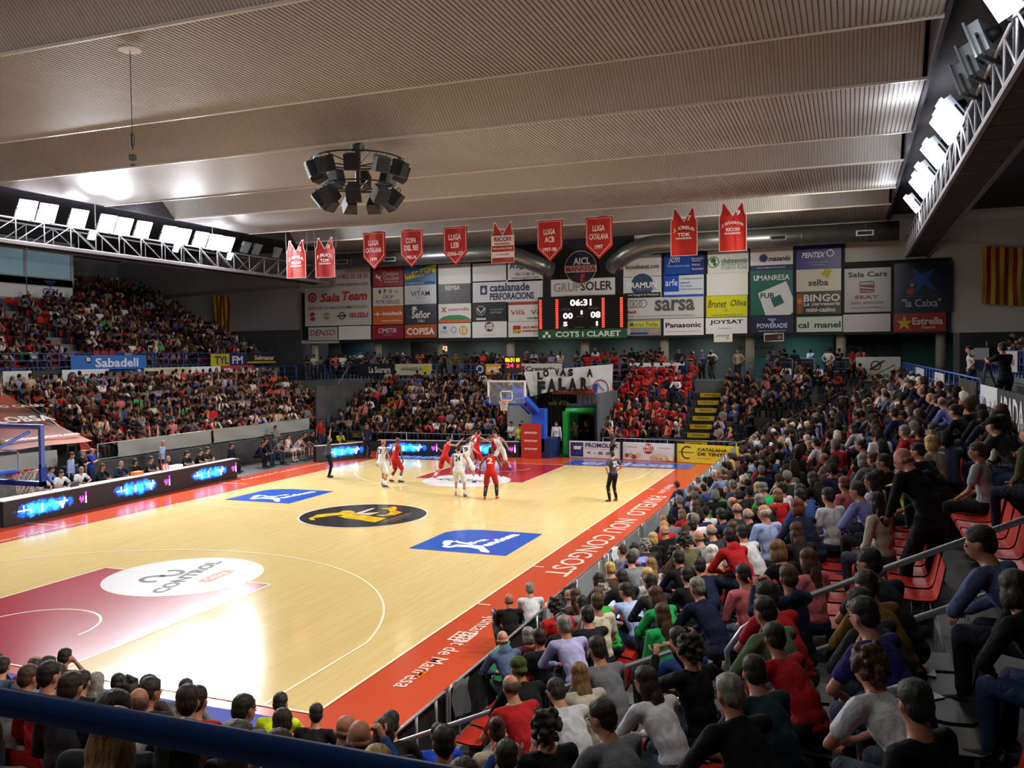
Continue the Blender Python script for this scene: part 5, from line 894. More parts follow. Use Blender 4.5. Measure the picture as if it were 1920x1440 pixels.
def body_mesh(key,P,vox=.021,fem=False):
    if key in _body: return _body[key]
    J=skeleton(P); b=Blob(); head_blob(b,J)
    U,T=J['U'],J['T']
    b.e(J['chest'],(.15,.1,.16),U); b.e(J['waist'],(.125,.09,.13),U); b.e(J['pel'],(.15,.11,.1),T); b.cap(J['shr']*.85+J['shl']*.15,J['shl']*.85+J['shr']*.15,.052,.052)
    for n,s in (('r',1),('l',-1)):
        b.cap(J['sh'+n],J['el'+n],.05,.038); b.cap(J['el'+n],J['wr'+n],.04,.026)
        d=(J['wr'+n]-J['el'+n]).normalized(); b.cap(J['wr'+n],J['wr'+n]+d*.07,.028,.03,None,.5)
        b.cap(J['hip'+n],J['kn'+n],.085,.056); b.cap(J['kn'+n],J['an'+n],.057,.036); b.e(J['kn'+n]*.35+J['an'+n]*.65+Vector((0,0,.08)),(.045,.045,.09))
        a=J['an'+n]; t=J['toe'+n]; b.cap(a+Vector((0,0,-.045))-(t-a)*.35,t,.042,.034); b.cap(a,a+Vector((0,0,-.05)),.04,.042)
    me=b.remesh(vox,2,'person')
    me.materials.append(mat('#c79070',.6)); me.materials.append(mat('#1c1c1f',.6)); me.materials.append(mat('#20140f',.4))
    n=len(me.polygons); mi=np.zeros(n,'i'); cen=np.empty(n*3,'f'); me.polygons.foreach_get('center',cen); cen=cen.reshape(-1,3)
    for k in 'rl':
        a=np.array(J['an'+k]); t=np.array(J['toe'+k]); m_=(a+t)/2; mi[np.linalg.norm(cen-m_-np.array([0,0,-.02]),axis=1)<.155]=1; 
        mi[(np.linalg.norm(cen-a,axis=1)<.075)]=1
    me.polygons.foreach_set('material_index',mi)
    g=MB()
    for k,s in (('r',1),('l',-1)): hand_geo(g,J['wr'+k],J['el'+k],J,s,P.get('curl',35))
    g.mi=2; H=J['H']
    for s in (-1,1): g.ell(J['head']+H@Vector((s*.031,.079,.002)),(.012,.008,.007),H.to_3x3(),8,5)
    g.ell(J['head']+H@Vector((0,.092,-.053)),(.02,.005,.004),H.to_3x3(),8,4)
    for s in (-1,1): g.ell(J['head']+H@Vector((s*.032,.084,.02)),(.017,.006,.004),H.to_3x3(),8,4)
    # append
    bm=bmesh.new(); bm.from_mesh(me); t=g.mesh('t',[mat('#c79070',.6)]*3,True); bm.from_mesh(t); bm.to_mesh(me); bm.free(); bpy.data.meshes.remove(t)
    _body[key]=(me,J); return _body[key]
def shirt_mesh(key,P,kind,vox=.021):
    if key in _shirt: return _shirt[key]
    J=skeleton(P); b=Blob(); U,T=J['U'],J['T']; p=.016
    b.e(J['chest']+U@Vector((0,0,-.02)),(.168,.118,.18),U); b.e(J['waist'],(.15,.112,.16),U); b.e(J['pel']+T@Vector((0,0,.06)),(.166,.125,.1),T); b.e(J['pel']+T@Vector((0,0,-.02)),(.172,.132,.05),T)
    w=.83 if kind=='tank' else .93
    b.cap(J['shr']*w+J['shl']*(1-w)+U@Vector((0,0,.0)),J['shl']*w+J['shr']*(1-w),.062,.062); b.e(J['neck']+U@Vector((0,-.01,-.055)),(.085,.075,.05),U)
    for n in 'rl':
        s_,e_,w_=J['sh'+n],J['el'+n],J['wr'+n]
        if kind in ('long','jacket','hood'): b.cap(s_,e_,.064,.052); b.cap(e_,w_-(w_-e_).normalized()*.02,.052,.04)
        elif kind=='short': b.cap(s_,s_+(e_-s_)*.62,.064,.062)
    if kind=='jacket': b.e(J['pel']+T@Vector((0,0,-.04)),(.185,.145,.08),T); b.e(J['neck']+U@Vector((0,-.02,-.02)),(.078,.07,.04),U)
    if kind=='hood': b.e(J['neck']+U@Vector((0,-.07,-.02)),(.1,.06,.075),U)
    me=b.remesh(vox,2,'shirt'); me.materials.append(mat('#888',.8)); _shirt[key]=me; return me
def trous_mesh(key,P,kind,vox=.023):
    if key in _trous: return _trous[key]
    J=skeleton(P); b=Blob(); T=J['T']; b.e(J['pel']+T@Vector((0,0,.02)),(.16,.122,.1),T); b.e(J['pel']+Vector((0,-.02,-.03)),(.165,.125,.09))
    for n in 'rl':
        h,k,a=J['hip'+n],J['kn'+n],J['an'+n]
        if kind=='shorts': b.cap(h,h+(k-h)*.86,.108,.098,None,.35)
        else: b.cap(h,k,.1,.073); b.cap(k,a+(k-a)*.1,.072,.056)
    me=b.remesh(vox,2,'trousers'); me.materials.append(mat('#333',.85)); _trous[key]=me; return me
def hair_mesh(style):
    if style in _hair: return _hair[style]
    b=Blob(); e=b.e
    if style=='short': e((0,-.022,.048),(.083,.098,.088)); e((0,-.05,0),(.076,.068,.085)); e((0,.022,.09),(.058,.048,.03))
    elif style=='balding': e((-.05,-.03,.01),(.033,.07,.05)); e((.05,-.03,.01),(.033,.07,.05)); e((0,-.07,.01),(.06,.04,.06))
    elif style=='bald': e((-.058,-.03,-.02),(.022,.055,.028)); e((.058,-.03,-.02),(.022,.055,.028)); e((0,-.078,-.02),(.05,.024,.03))
    elif style=='bob': e((0,-.02,.05),(.09,.102,.09)); e((0,-.06,-.03),(.085,.06,.11)); e((-.07,-.01,-.05),(.027,.055,.08)); e((.07,-.01,-.05),(.027,.055,.08))
    elif style=='long':
        e((0,-.02,.05),(.086,.1,.088)); e((0,-.065,-.03),(.085,.05,.12)); e((0,-.09,-.16),(.085,.04,.14)); e((0,-.1,-.27),(.07,.03,.09)); e((-.07,-.02,-.06),(.022,.045,.1)); e((.07,-.02,-.06),(.022,.045,.1))
    elif style=='curly':
        r=random.Random(3); e((0,-.03,.04),(.09,.1,.09))
        for i in range(70):
            t=r.uniform(0,2*PI); z=r.uniform(-.09,.13); q=.095*math.sqrt(max(.1,1-(z/.15)**2)); x,y=q*math.cos(t),q*math.sin(t)-.035
            if y>.035 and z<.06: continue
            e((x,y,z),r.uniform(.018,.027))
    elif style=='bun': e((0,-.02,.048),(.082,.098,.086)); e((0,-.05,0),(.076,.062,.08)); e((0,-.1,.1),(.048,.045,.045))
    elif style=='ponytail': e((0,-.02,.048),(.082,.098,.086)); e((0,-.05,0),(.076,.062,.08)); b.cap((0,-.11,.05),(0,-.14,-.16),.035,.02)
    elif style=='cap': e((0,-.015,.06),(.088,.104,.075)); e((0,.1,.045),(.062,.06,.012)); e((0,-.06,-.01),(.07,.055,.05))
    me=b.remesh(.011,1,'hair'); me.materials.append(mat('#222',.8)); _hair[style]=me; return me
def P_(**k): return k
SEAT=.45
def seated(lean=8,bend=4,hr=(.12,.38,.60),hl=(-.12,.38,.60),**k):
    d=dict(pel=(0,0,SEAT+.11),lean=lean,bend=bend,handr=hr,handl=hl,footr=(.13,.43,.1),footl=(-.13,.41,.1),knhr=(.1,1,1.2),knhl=(-.1,1,1.2)); d.update(k); return d
POSES={
 'knees':seated(6,4,(.15,.3,.63),(-.15,.3,.63)),
 'lap':seated(4,6,(.06,.24,.66),(-.06,.25,.66)),
 'lean':seated(28,14,(.05,.5,.62),(-.05,.5,.64),elhr=(1,.1,-.6),elhl=(-1,.1,-.6),up=.85),
 'chin':seated(26,12,(.04,.37,1.02),(-.12,.42,.62),elhr=(.4,.5,-1),elhl=(-1,.1,-.6),up=.85,curl=70),
 'leanfar':seated(38,20,(.03,.5,.9),(-.1,.46,.62),elhr=(.4,.4,-1),up=.6,hpitch=-14),
 'cross':seated(3,2,(-.14,.2,.86),(.14,.22,.84),elhr=(1,.2,-.8),elhl=(-1,.2,-.8),curl=50),
 'phone':seated(10,4,(.1,.45,1.1),(-.1,.45,1.1),elhr=(.6,0,-1),elhl=(-.6,0,-1),curl=70),
 'clap':seated(8,4,(.03,.33,1.0),(-.03,.33,1.0),elhr=(1,0,-.8),elhl=(-1,0,-.8),curl=10),
 'stand':P_(pel=(0,0,.93),lean=2,bend=2,handr=(.25,.04,.86),handl=(-.25,.04,.86),footr=(.12,0,.09),footl=(-.12,.02,.09)),
 'scross':P_(pel=(0,0,.93),lean=0,bend=3,handr=(-.14,.2,1.22),handl=(.14,.22,1.2),elhr=(1,.2,-.8),elhl=(-1,.2,-.8),footr=(.13,0,.09),footl=(-.13,.02,.09),curl=50),
 'sclap':P_(pel=(0,0,.93),lean=3,bend=3,handr=(.03,.32,1.3),handl=(-.03,.32,1.3),elhr=(1,0,-.8),elhl=(-1,0,-.8),footr=(.13,0,.09),footl=(-.13,.02,.09),curl=10),
 'hips':P_(pel=(0,0,.93),lean=1,bend=2,handr=(.2,.05,1.02),handl=(-.2,.05,1.02),elhr=(1,-.6,0),elhl=(-1,-.6,0),footr=(.14,0,.09),footl=(-.14,.02,.09),curl=60),
 'rail':P_(pel=(0,-.1,.9),lean=18,bend=10,handr=(.2,.42,1.08),handl=(-.2,.42,1.08),footr=(.12,-.1,.09),footl=(-.12,-.08,.09),up=.9,curl=60),
 'armup':P_(pel=(0,0,.93),lean=1,bend=2,handr=(.22,.1,1.98),handl=(-.25,.04,.9),elhr=(1,.3,0),footr=(.13,0,.09),footl=(-.13,.02,.09),hyaw=20),
 'camera':P_(pel=(0,0,.93),lean=6,bend=5,handr=(.1,.45,1.25),handl=(-.05,.55,1.35),elhr=(.8,0,-1),elhl=(-.8,0,-1),footr=(.14,0,.09),footl=(-.14,.1,.09),curl=70),
 'stoop':P_(pel=(0,-.02,.92),lean=12,bend=20,handr=(.15,.42,.98),handl=(-.15,.35,.95),footr=(.12,-.1,.09),footl=(-.12,.16,.09),up=.5,hpitch=-16,hyaw=25),
 'desk':seated(14,8,(.12,.42,.78),(-.12,.42,.78),elhr=(1,0,-.5),elhl=(-1,0,-.5)),
 'crouch':P_(pel=(0,0,.3),lean=10,bend=14,handr=(.05,.34,.72),handl=(-.05,.34,.72),footr=(.16,.3,.08),footl=(-.16,.3,.08),knhr=(.3,.6,1.2),knhl=(-.3,.6,1.2),curl=70),
 # players
 'pl_a':P_(pel=(0,0,.88),lean=6,bend=6,handr=(.34,.08,.86),handl=(-.36,.1,.86),footr=(.2,.05,.09),footl=(-.18,-.08,.09)),
 'pl_b':P_(pel=(0,0,.9),lean=4,bend=6,handr=(.3,.12,.9),handl=(-.24,.05,.84),footr=(.22,-.12,.09),footl=(-.14,.18,.09)),
 'pl_c':P_(pel=(0,0,.85),lean=10,bend=8,handr=(.38,.2,1.1),handl=(-.42,.18,1.08),footr=(.26,.05,.09),footl=(-.24,-.05,.09),elhr=(1,-.3,-.8),elhl=(-1,-.3,-.8),curl=15),
 'pl_d':P_(pel=(0,0,.82),lean=18,bend=8,handr=(.55,.35,1.45),handl=(-.4,.1,1.1),footr=(.3,.28,.09),footl=(-.2,-.35,.12),twist=-15,curl=10),
 'pl_e':P_(pel=(0,0,.9),lean=10,bend=5,handr=(.7,.2,1.35),handl=(-.5,.3,1.3),footr=(.25,-.05,.09),footl=(-.25,.1,.09),curl=10),
 'pl_f':P_(pel=(0,0,.84),lean=14,side=12,bend=6,handr=(.62,.25,.95),handl=(-.45,.2,.95),footr=(.35,.1,.09),footl=(-.3,-.25,.09),curl=10),
}
SKIN=['#a8735c','#98654e','#ae7a62','#a26c55']; DSK='#5a3626'
HC={'black':'#17130f','dark brown':'#241a13','brown':'#3b2618','light brown':'#6e5132','auburn':'#5a2a1a','blonde':'#9f8450','grey':'#6d6a66','white':'#b9b6ae','olive green':'#3c4c22'}
TC={'maroon':'#4a1820','black':'#0f1013','red':'#a81c22','slate blue':'#4a5878','brown':'#3b2c24','grey':'#6b6e74','cream':'#b9b2a4','green':'#1f8f35','sky blue':'#9bb4dc','pale blue':'#95a9d6','pale grey':'#9d9fa4','charcoal':'#26282d','bright green':'#1c9a50','light blue':'#8fa6cc','lavender':'#a09ecb','white':'#c5c7cf','beige':'#a89a86','navy':'#161d38','blue':'#29447f','violet blue':'#4a4f9c','teal':'#2c5560','moss green':'#3f6a24','lilac':'#867bb5','periwinkle blue':'#7882c6','peach':'#c9987c','olive':'#4b4a32','pink':'#b9626a','yellow':'#c2c230','mustard':'#6e5520','indigo':'#22205c','sage green':'#5a6e58','dark teal':'#173038','bright yellow':'#c8e01e','bright blue':'#1c3fb0','orange':'#c8641e'}
TR=['#161a28','#1a2238','#22304f','#15161a','#2a2b30','#38414f','#141418']
_n=[0]
def setm(o,*ms):
    for i,m in enumerate(ms):
        o.material_slots[i].link='OBJECT'; o.material_slots[i].material=m
def person(x,y,z,rz,pose,hair,hc,kind,tc,label,yaw=0,trc=None,group=None,skin=None,scale=1.0,legs='long',shoe='#16161a',number=None,over=None,vox=.021,name='person',sock='white'):
    """one person: body (skin, shoes, eyes) with shirt, trousers and hair as children"""
    _n[0]+=1
    P=dict(POSES[pose]); P['hyaw']=P.get('hyaw',0)+yaw
    if over: P.update(over)
    ok='' if not over else str(_n[0])
    me,J=body_mesh((pose,yaw,ok),P,vox); sk=skin or rnd.choice(SKIN)
    o=new(name,me,None,(x,y,z),label,'person',group,rz=rz); o.scale=(scale,)*3
    setm(o,mat(sk,.6),mat(shoe,.6),mat('#20140f',.4))
    s=new('shirt',shirt_mesh((pose,kind,ok),P,kind,vox),o); c=TC.get(tc,tc); setm(s,soft(c,'cloth'))
    t=new('trousers' if legs=='long' else 'shorts',trous_mesh((pose,legs,ok),P,legs),o); setm(t,soft(trc or rnd.choice(TR),'cloth'))
    h=new('hair' if hair!='cap' else 'cap',hair_mesh(hair),o); h.matrix_local=Matrix.Translation(J['head'])@J['H'].to_4x4(); hcol=HC.get(hc,hc)
    if hair in('bald','balding'): a_=[int(hcol[i:i+2],16) for i in(1,3,5)]; b_=[int(sk[i:i+2],16) for i in(1,3,5)]; f_=.55 if hair=='bald' else .25; hcol='#%02x%02x%02x'%tuple(int(p_*(1-f_)+q_*f_) for p_,q_ in zip(a_,b_))
    setm(h,soft(hcol,'hair' if hair!='cap' else 'cloth'))
    if legs=='shorts':
        q=MB()
        for n_ in 'rl':
            k_,a2=J['kn'+n_],J['an'+n_]; q.tube([k_+(a2-k_)*t for t in ((.62,.8,1.0) if sock!='black' else (-.0,.35,.75,.95))],[.056,.048,.046] if sock!='black' else [.068,.066,.054,.048],10)
        q.obj('socks',mat('#c4c6cc' if sock!='black' else '#101114',.9),o,smooth=True)
    if number:
        U=J['U'].to_3x3(); q=MB(); txt,col,back=number; sg=-1 if back else 1
        M=Matrix.Translation(J['chest'])@J['U'].to_4x4()
        put_text(q,txt,M@Vector((sg*-.085 if not back else -.085,sg*.128,-.1)),U@Vector((1 if back else -1,0,0)) if back else U@Vector((1,0,0)),U@Vector((0,0,1)),.17,.19,1)
        q.obj('number',mat(col,.6),s)
    return o
def face(x,y,tx,ty): return math.atan2(-(tx-x),(ty-y))
# ---- players and referees (feet positions on the court)
WHITE='#d0d3d6'; REDK='#b9221c'
def player(x,y,tx,ty,pose,team,num,lab,skin=None,hair='short',hc='black',back=True,shoe=None,over=None,yaw=0,scale=1.1,sock='white'):
    return person(x,y,.012,face(x,y,tx,ty),pose,hair,hc,'tank',WHITE if team=='w' else REDK,lab,trc=WHITE if team=='w' else '#a81d1a',skin=skin,legs='shorts',shoe=shoe or ('#1e2f7a' if team=='w' else '#b5261e'),number=(num,'#15181c' if team=='w' else '#e8e0dc',back) if num else None,over=over,yaw=yaw,scale=scale,sock=sock)
player(1.42,18.3,-.2,26,'pl_b','w','24','basketball player in white shirt 24 seen from behind near the far circle')
player(2.76,18.1,.8,26,'pl_a','r','2','basketball player in red shirt 2 and black leggings seen from behind',DSK,sock='black')
player(-2.5,19.6,-.5,27,'pl_b','w','3','shaven-headed player in white shirt 3 walking left of the far circle',hair='bald',hc='black')
player(-2.55,20.8,0,26.5,'pl_a','r','34','tall dark-skinned player in red beside white shirt 3',DSK,hair='bald',hc='black',shoe='#1a1a22')
player(.3,21.5,.1,27,'pl_c','w','9','player in white shirt 9 standing inside the white circle under the basket',back=True)
player(-1.1,22.4,.4,26.5,'pl_d','r','','red player lunging with one arm out at the left of the crowd under the basket',skin='#b27a62')
player(-1.2,25.4,.2,26.6,'pl_c','w','17','player in white with arms half raised directly left of the basket',back=True)
player(-.65,24.7,.4,26.8,'pl_e','r','4','red player stretching his arm across a white opponent under the basket',skin='#9a6a50')
player(.2,25.5,-.3,22,'pl_f','w','10','player in white shirt 10 bending away right of the basket')
player(-.25,25.9,.6,22,'pl_c','r','','red player half hidden behind white shirt 10',DSK)
person(7.03,18.95,.012,face(7,19,0,24),'hips','short','black','short','#3c3f44','referee in grey shirt and black trousers near the right sideline',trc='#0e0f11',scale=1.02,number=('27','#d8d8d8',True))
person(-5.98,21.2,.012,face(-6,21.2,0,25),'armup','short','black','short','#3c3f44','referee with one arm raised near the left sideline',trc='#0e0f11',scale=1.02)
person(4.5,28.7,.012,face(4.5,28.7,-3,26),'hips','bald','grey','short','#3c3f44','bald referee standing before the white baseline board',trc='#0e0f11')
person(-8.0,27.75,.012,face(-8,27.7,0,24),'hips','short','dark brown','jacket','navy','coach in a dark suit and pale tie standing at the far left corner',trc='#11162a',scale=1.04)
for i,(x,y,c,k,lab) in enumerate(((-1.55,31.4,'white','short','young helper in a white T-shirt left of the red padding'),(-1.15,31.9,'grey','short','young helper in a grey T-shirt beside the one in white'),(-.95,31.0,'yellow','short','girl in a yellow shirt and green trousers beside the red padding'),(-.72,31.5,'yellow','short','second helper in yellow half behind the red padding'),(.75,31.8,'white','long','helper in white just right of the basket stand'),(1.3,33.3,'black','jacket','crouching photographer in black before the black curtain'),(.95,33.9,'blue','short','man in a blue T-shirt before the black curtain'),(1.35,33.0,'grey','short','man with a camera before the green arch'),(2.0,32.9,'black','jacket','man in a dark suit inside the green arch'))):
    person(x,y,0,face(x,y,0,14)+rnd.uniform(-.4,.4),('scross','scross','stand','stand','stand','crouch','scross','scross','scross')[i],'short' if i not in (2,) else 'ponytail','black',k,c,lab,trc='#1c4a2c' if c=='yellow' else None,scale=.95 if i in(2,3) else 1)
# ---- scorers table and team bench
def fl(x,y): return face(x,y,-2,20)
for i,(x,y,hair,hc,k,tc,lab) in enumerate(((-11.05,11.2,'balding','dark brown','short','white','balding man in white leaning at the near end of the scorers table'),(-11.05,12.0,'short','dark brown','short','white','dark-haired man in white second along the scorers table'),(-11.1,12.9,'short','grey','short','white','grey-haired man in white with a lanyard at the scorers table'),(-11.1,13.8,'long','brown','long','black','long-haired woman in black at the scorers table'),(-11.1,14.7,'bald','grey','jacket','navy','bald man in a blue suit at the scorers table'),(-11.1,15.4,'bob','black','long','black','woman in black beside the bald man in a blue suit'),(-11.1,16.2,'short','black','short','charcoal','young man in charcoal writing at the scorers table'),(-11.1,17.0,'bald','brown','jacket','black','bald man in a black suit with hand at his mouth by the 55 marker'),(-11.1,18.2,'ponytail','black','short','black','ponytailed helper in black at the far end of the table'),(-11.1,19.0,'short','black','short','black','young man in black at the far end of the table'),(-11.3,19.7,'short','dark brown','short','charcoal','young man in charcoal at the very end of the table'))):
    person(x,y,0,face(x,y,3,y+rnd.uniform(-1,6)),'desk' if i!=7 else 'chin',hair,hc,k,tc,lab,yaw=-20 if i%3==0 else 0)
person(-11.9,17.9,0,face(-11.9,17.9,0,24),'stand','bald','grey','short','pale blue','bald man in a pale blue shirt standing behind the scorers table',trc='#14151a',scale=1.03)
person(-12.2,13.6,0,face(-12,13.6,0,20),'stand','short','dark brown','long','pale blue','man in a pale blue shirt with lanyard standing by the dark tunnel')
person(-12.4,14.3,0,face(-12,14.3,0,20),'scross','short','grey','short','black','man in a black T-shirt with crossed arms by the dark tunnel')
person(-12.7,15.0,0,face(-12,15,0,20),'scross','balding','brown','short','bright blue','man in a bright blue T-shirt standing by the dark tunnel')
person(-12.3,12.6,.0,face(-12,12,0,20),'desk','short','black','long','periwinkle blue','young man in periwinkle blue seated beyond the near backboard')
bench=((21.4,'jacket','navy','short','man in a dark suit at the near end of the team bench'),(23.3,'jacket','navy','short','second suited man along the team bench'),(23.9,'jacket','black','short','third suited man along the team bench'),(24.7,'short','grey','short','man in a grey T-shirt crouching forward on the bench'),(25.7,'tank','white','short','first bench player in white beside the grey T-shirt'),(26.4,'tank','white','short','second bench player in white'),(27.1,'short','black','short','bench player in a black warm-up top'),(27.8,'short','black','short','last bench player in black before the corner board'))
bch=[]
for i,(y,k,tc,h,lab) in enumerate(bench):
    person(-11.3,y,0,face(-11.3,y,3,25+i*.3),'lean' if i in (1,3,5) else 'knees',h,'black',k,tc,lab,trc='#c9ccd2' if k=='tank' else None,legs='shorts' if i in(4,5,6,7) else 'long',shoe='#c9ccd2' if i>3 else '#16161a')
person(-12.3,26.1,0,face(-12,26,0,24),'scross','short','black','short','grey','man in a grey shirt standing behind the team bench')
for i,(x,y,hair,hc,k,tc,lab) in enumerate(((-13.4,29.6,'short','brown','short','slate blue','man in slate blue leaning at the end of the grey fabric'),(-12.6,30.6,'short','black','short','red','man in red standing behind the corner screen board'),(-11.6,30.9,'curly','black','jacket','yellow','crouching person in a yellow jacket in the far left corner'))):
    person(x,y,0,face(x,y,0,24),'stand' if i<2 else 'crouch',hair,hc,k,tc,lab)
# ---- standing figures around
o=person(15.5,-.35,RZ(6),face(15.3,0,4,12),'stoop','bald','grey','jacket','black','stooping bald man in black standing in the right-hand stand aisle',trc='#101114',scale=1.1,vox=.018)
person(18.05,12.2,3.57,face(18.05,12.2,10,24),'camera','short','black','short','black','cameraman in black standing on the right walkway',trc='#12182a',scale=1.02)
person(18.4,21.5,3.57,face(19,22,6,22),'hips','short','black','short','cream','person in a cream top standing on the right walkway beyond the cameraman')
e=empty('television_camera',(17.75,12.95,3.57),'television camera on a black tripod before the cameraman','camera')
MB().obox(Matrix.Translation((0,0,1.5))@Matrix.Rotation(R_(25),4,'Z'),.13,.3,.14).obj('body',BLK,e); MB().tube([(-.12,.25,1.5),(-.24,.52,1.5)],[.08,.1],12).obj('lens',DGREY,e,smooth=True); MB().box(.0,-.1,1.66,.14,.1,1.8).obj('viewfinder',BLK,e)
for a in (0,2.1,4.2): MB().tube([(0,0,1.3),(.45*math.cos(a),.45*math.sin(a),0)],.025,6).obj('leg',DGREY,e)
person(9.0,38.6,3.6,face(9,38.6,0,14),'hips','short','brown','short','beige','man in a beige shirt standing on the far walkway beside the aisle')
person(-8.3,39.2,3.6,face(-8,39,0,14),'hips','short','brown','short','mustard','man in a mustard shirt standing on the far walkway by a pillar',trc='#101114')
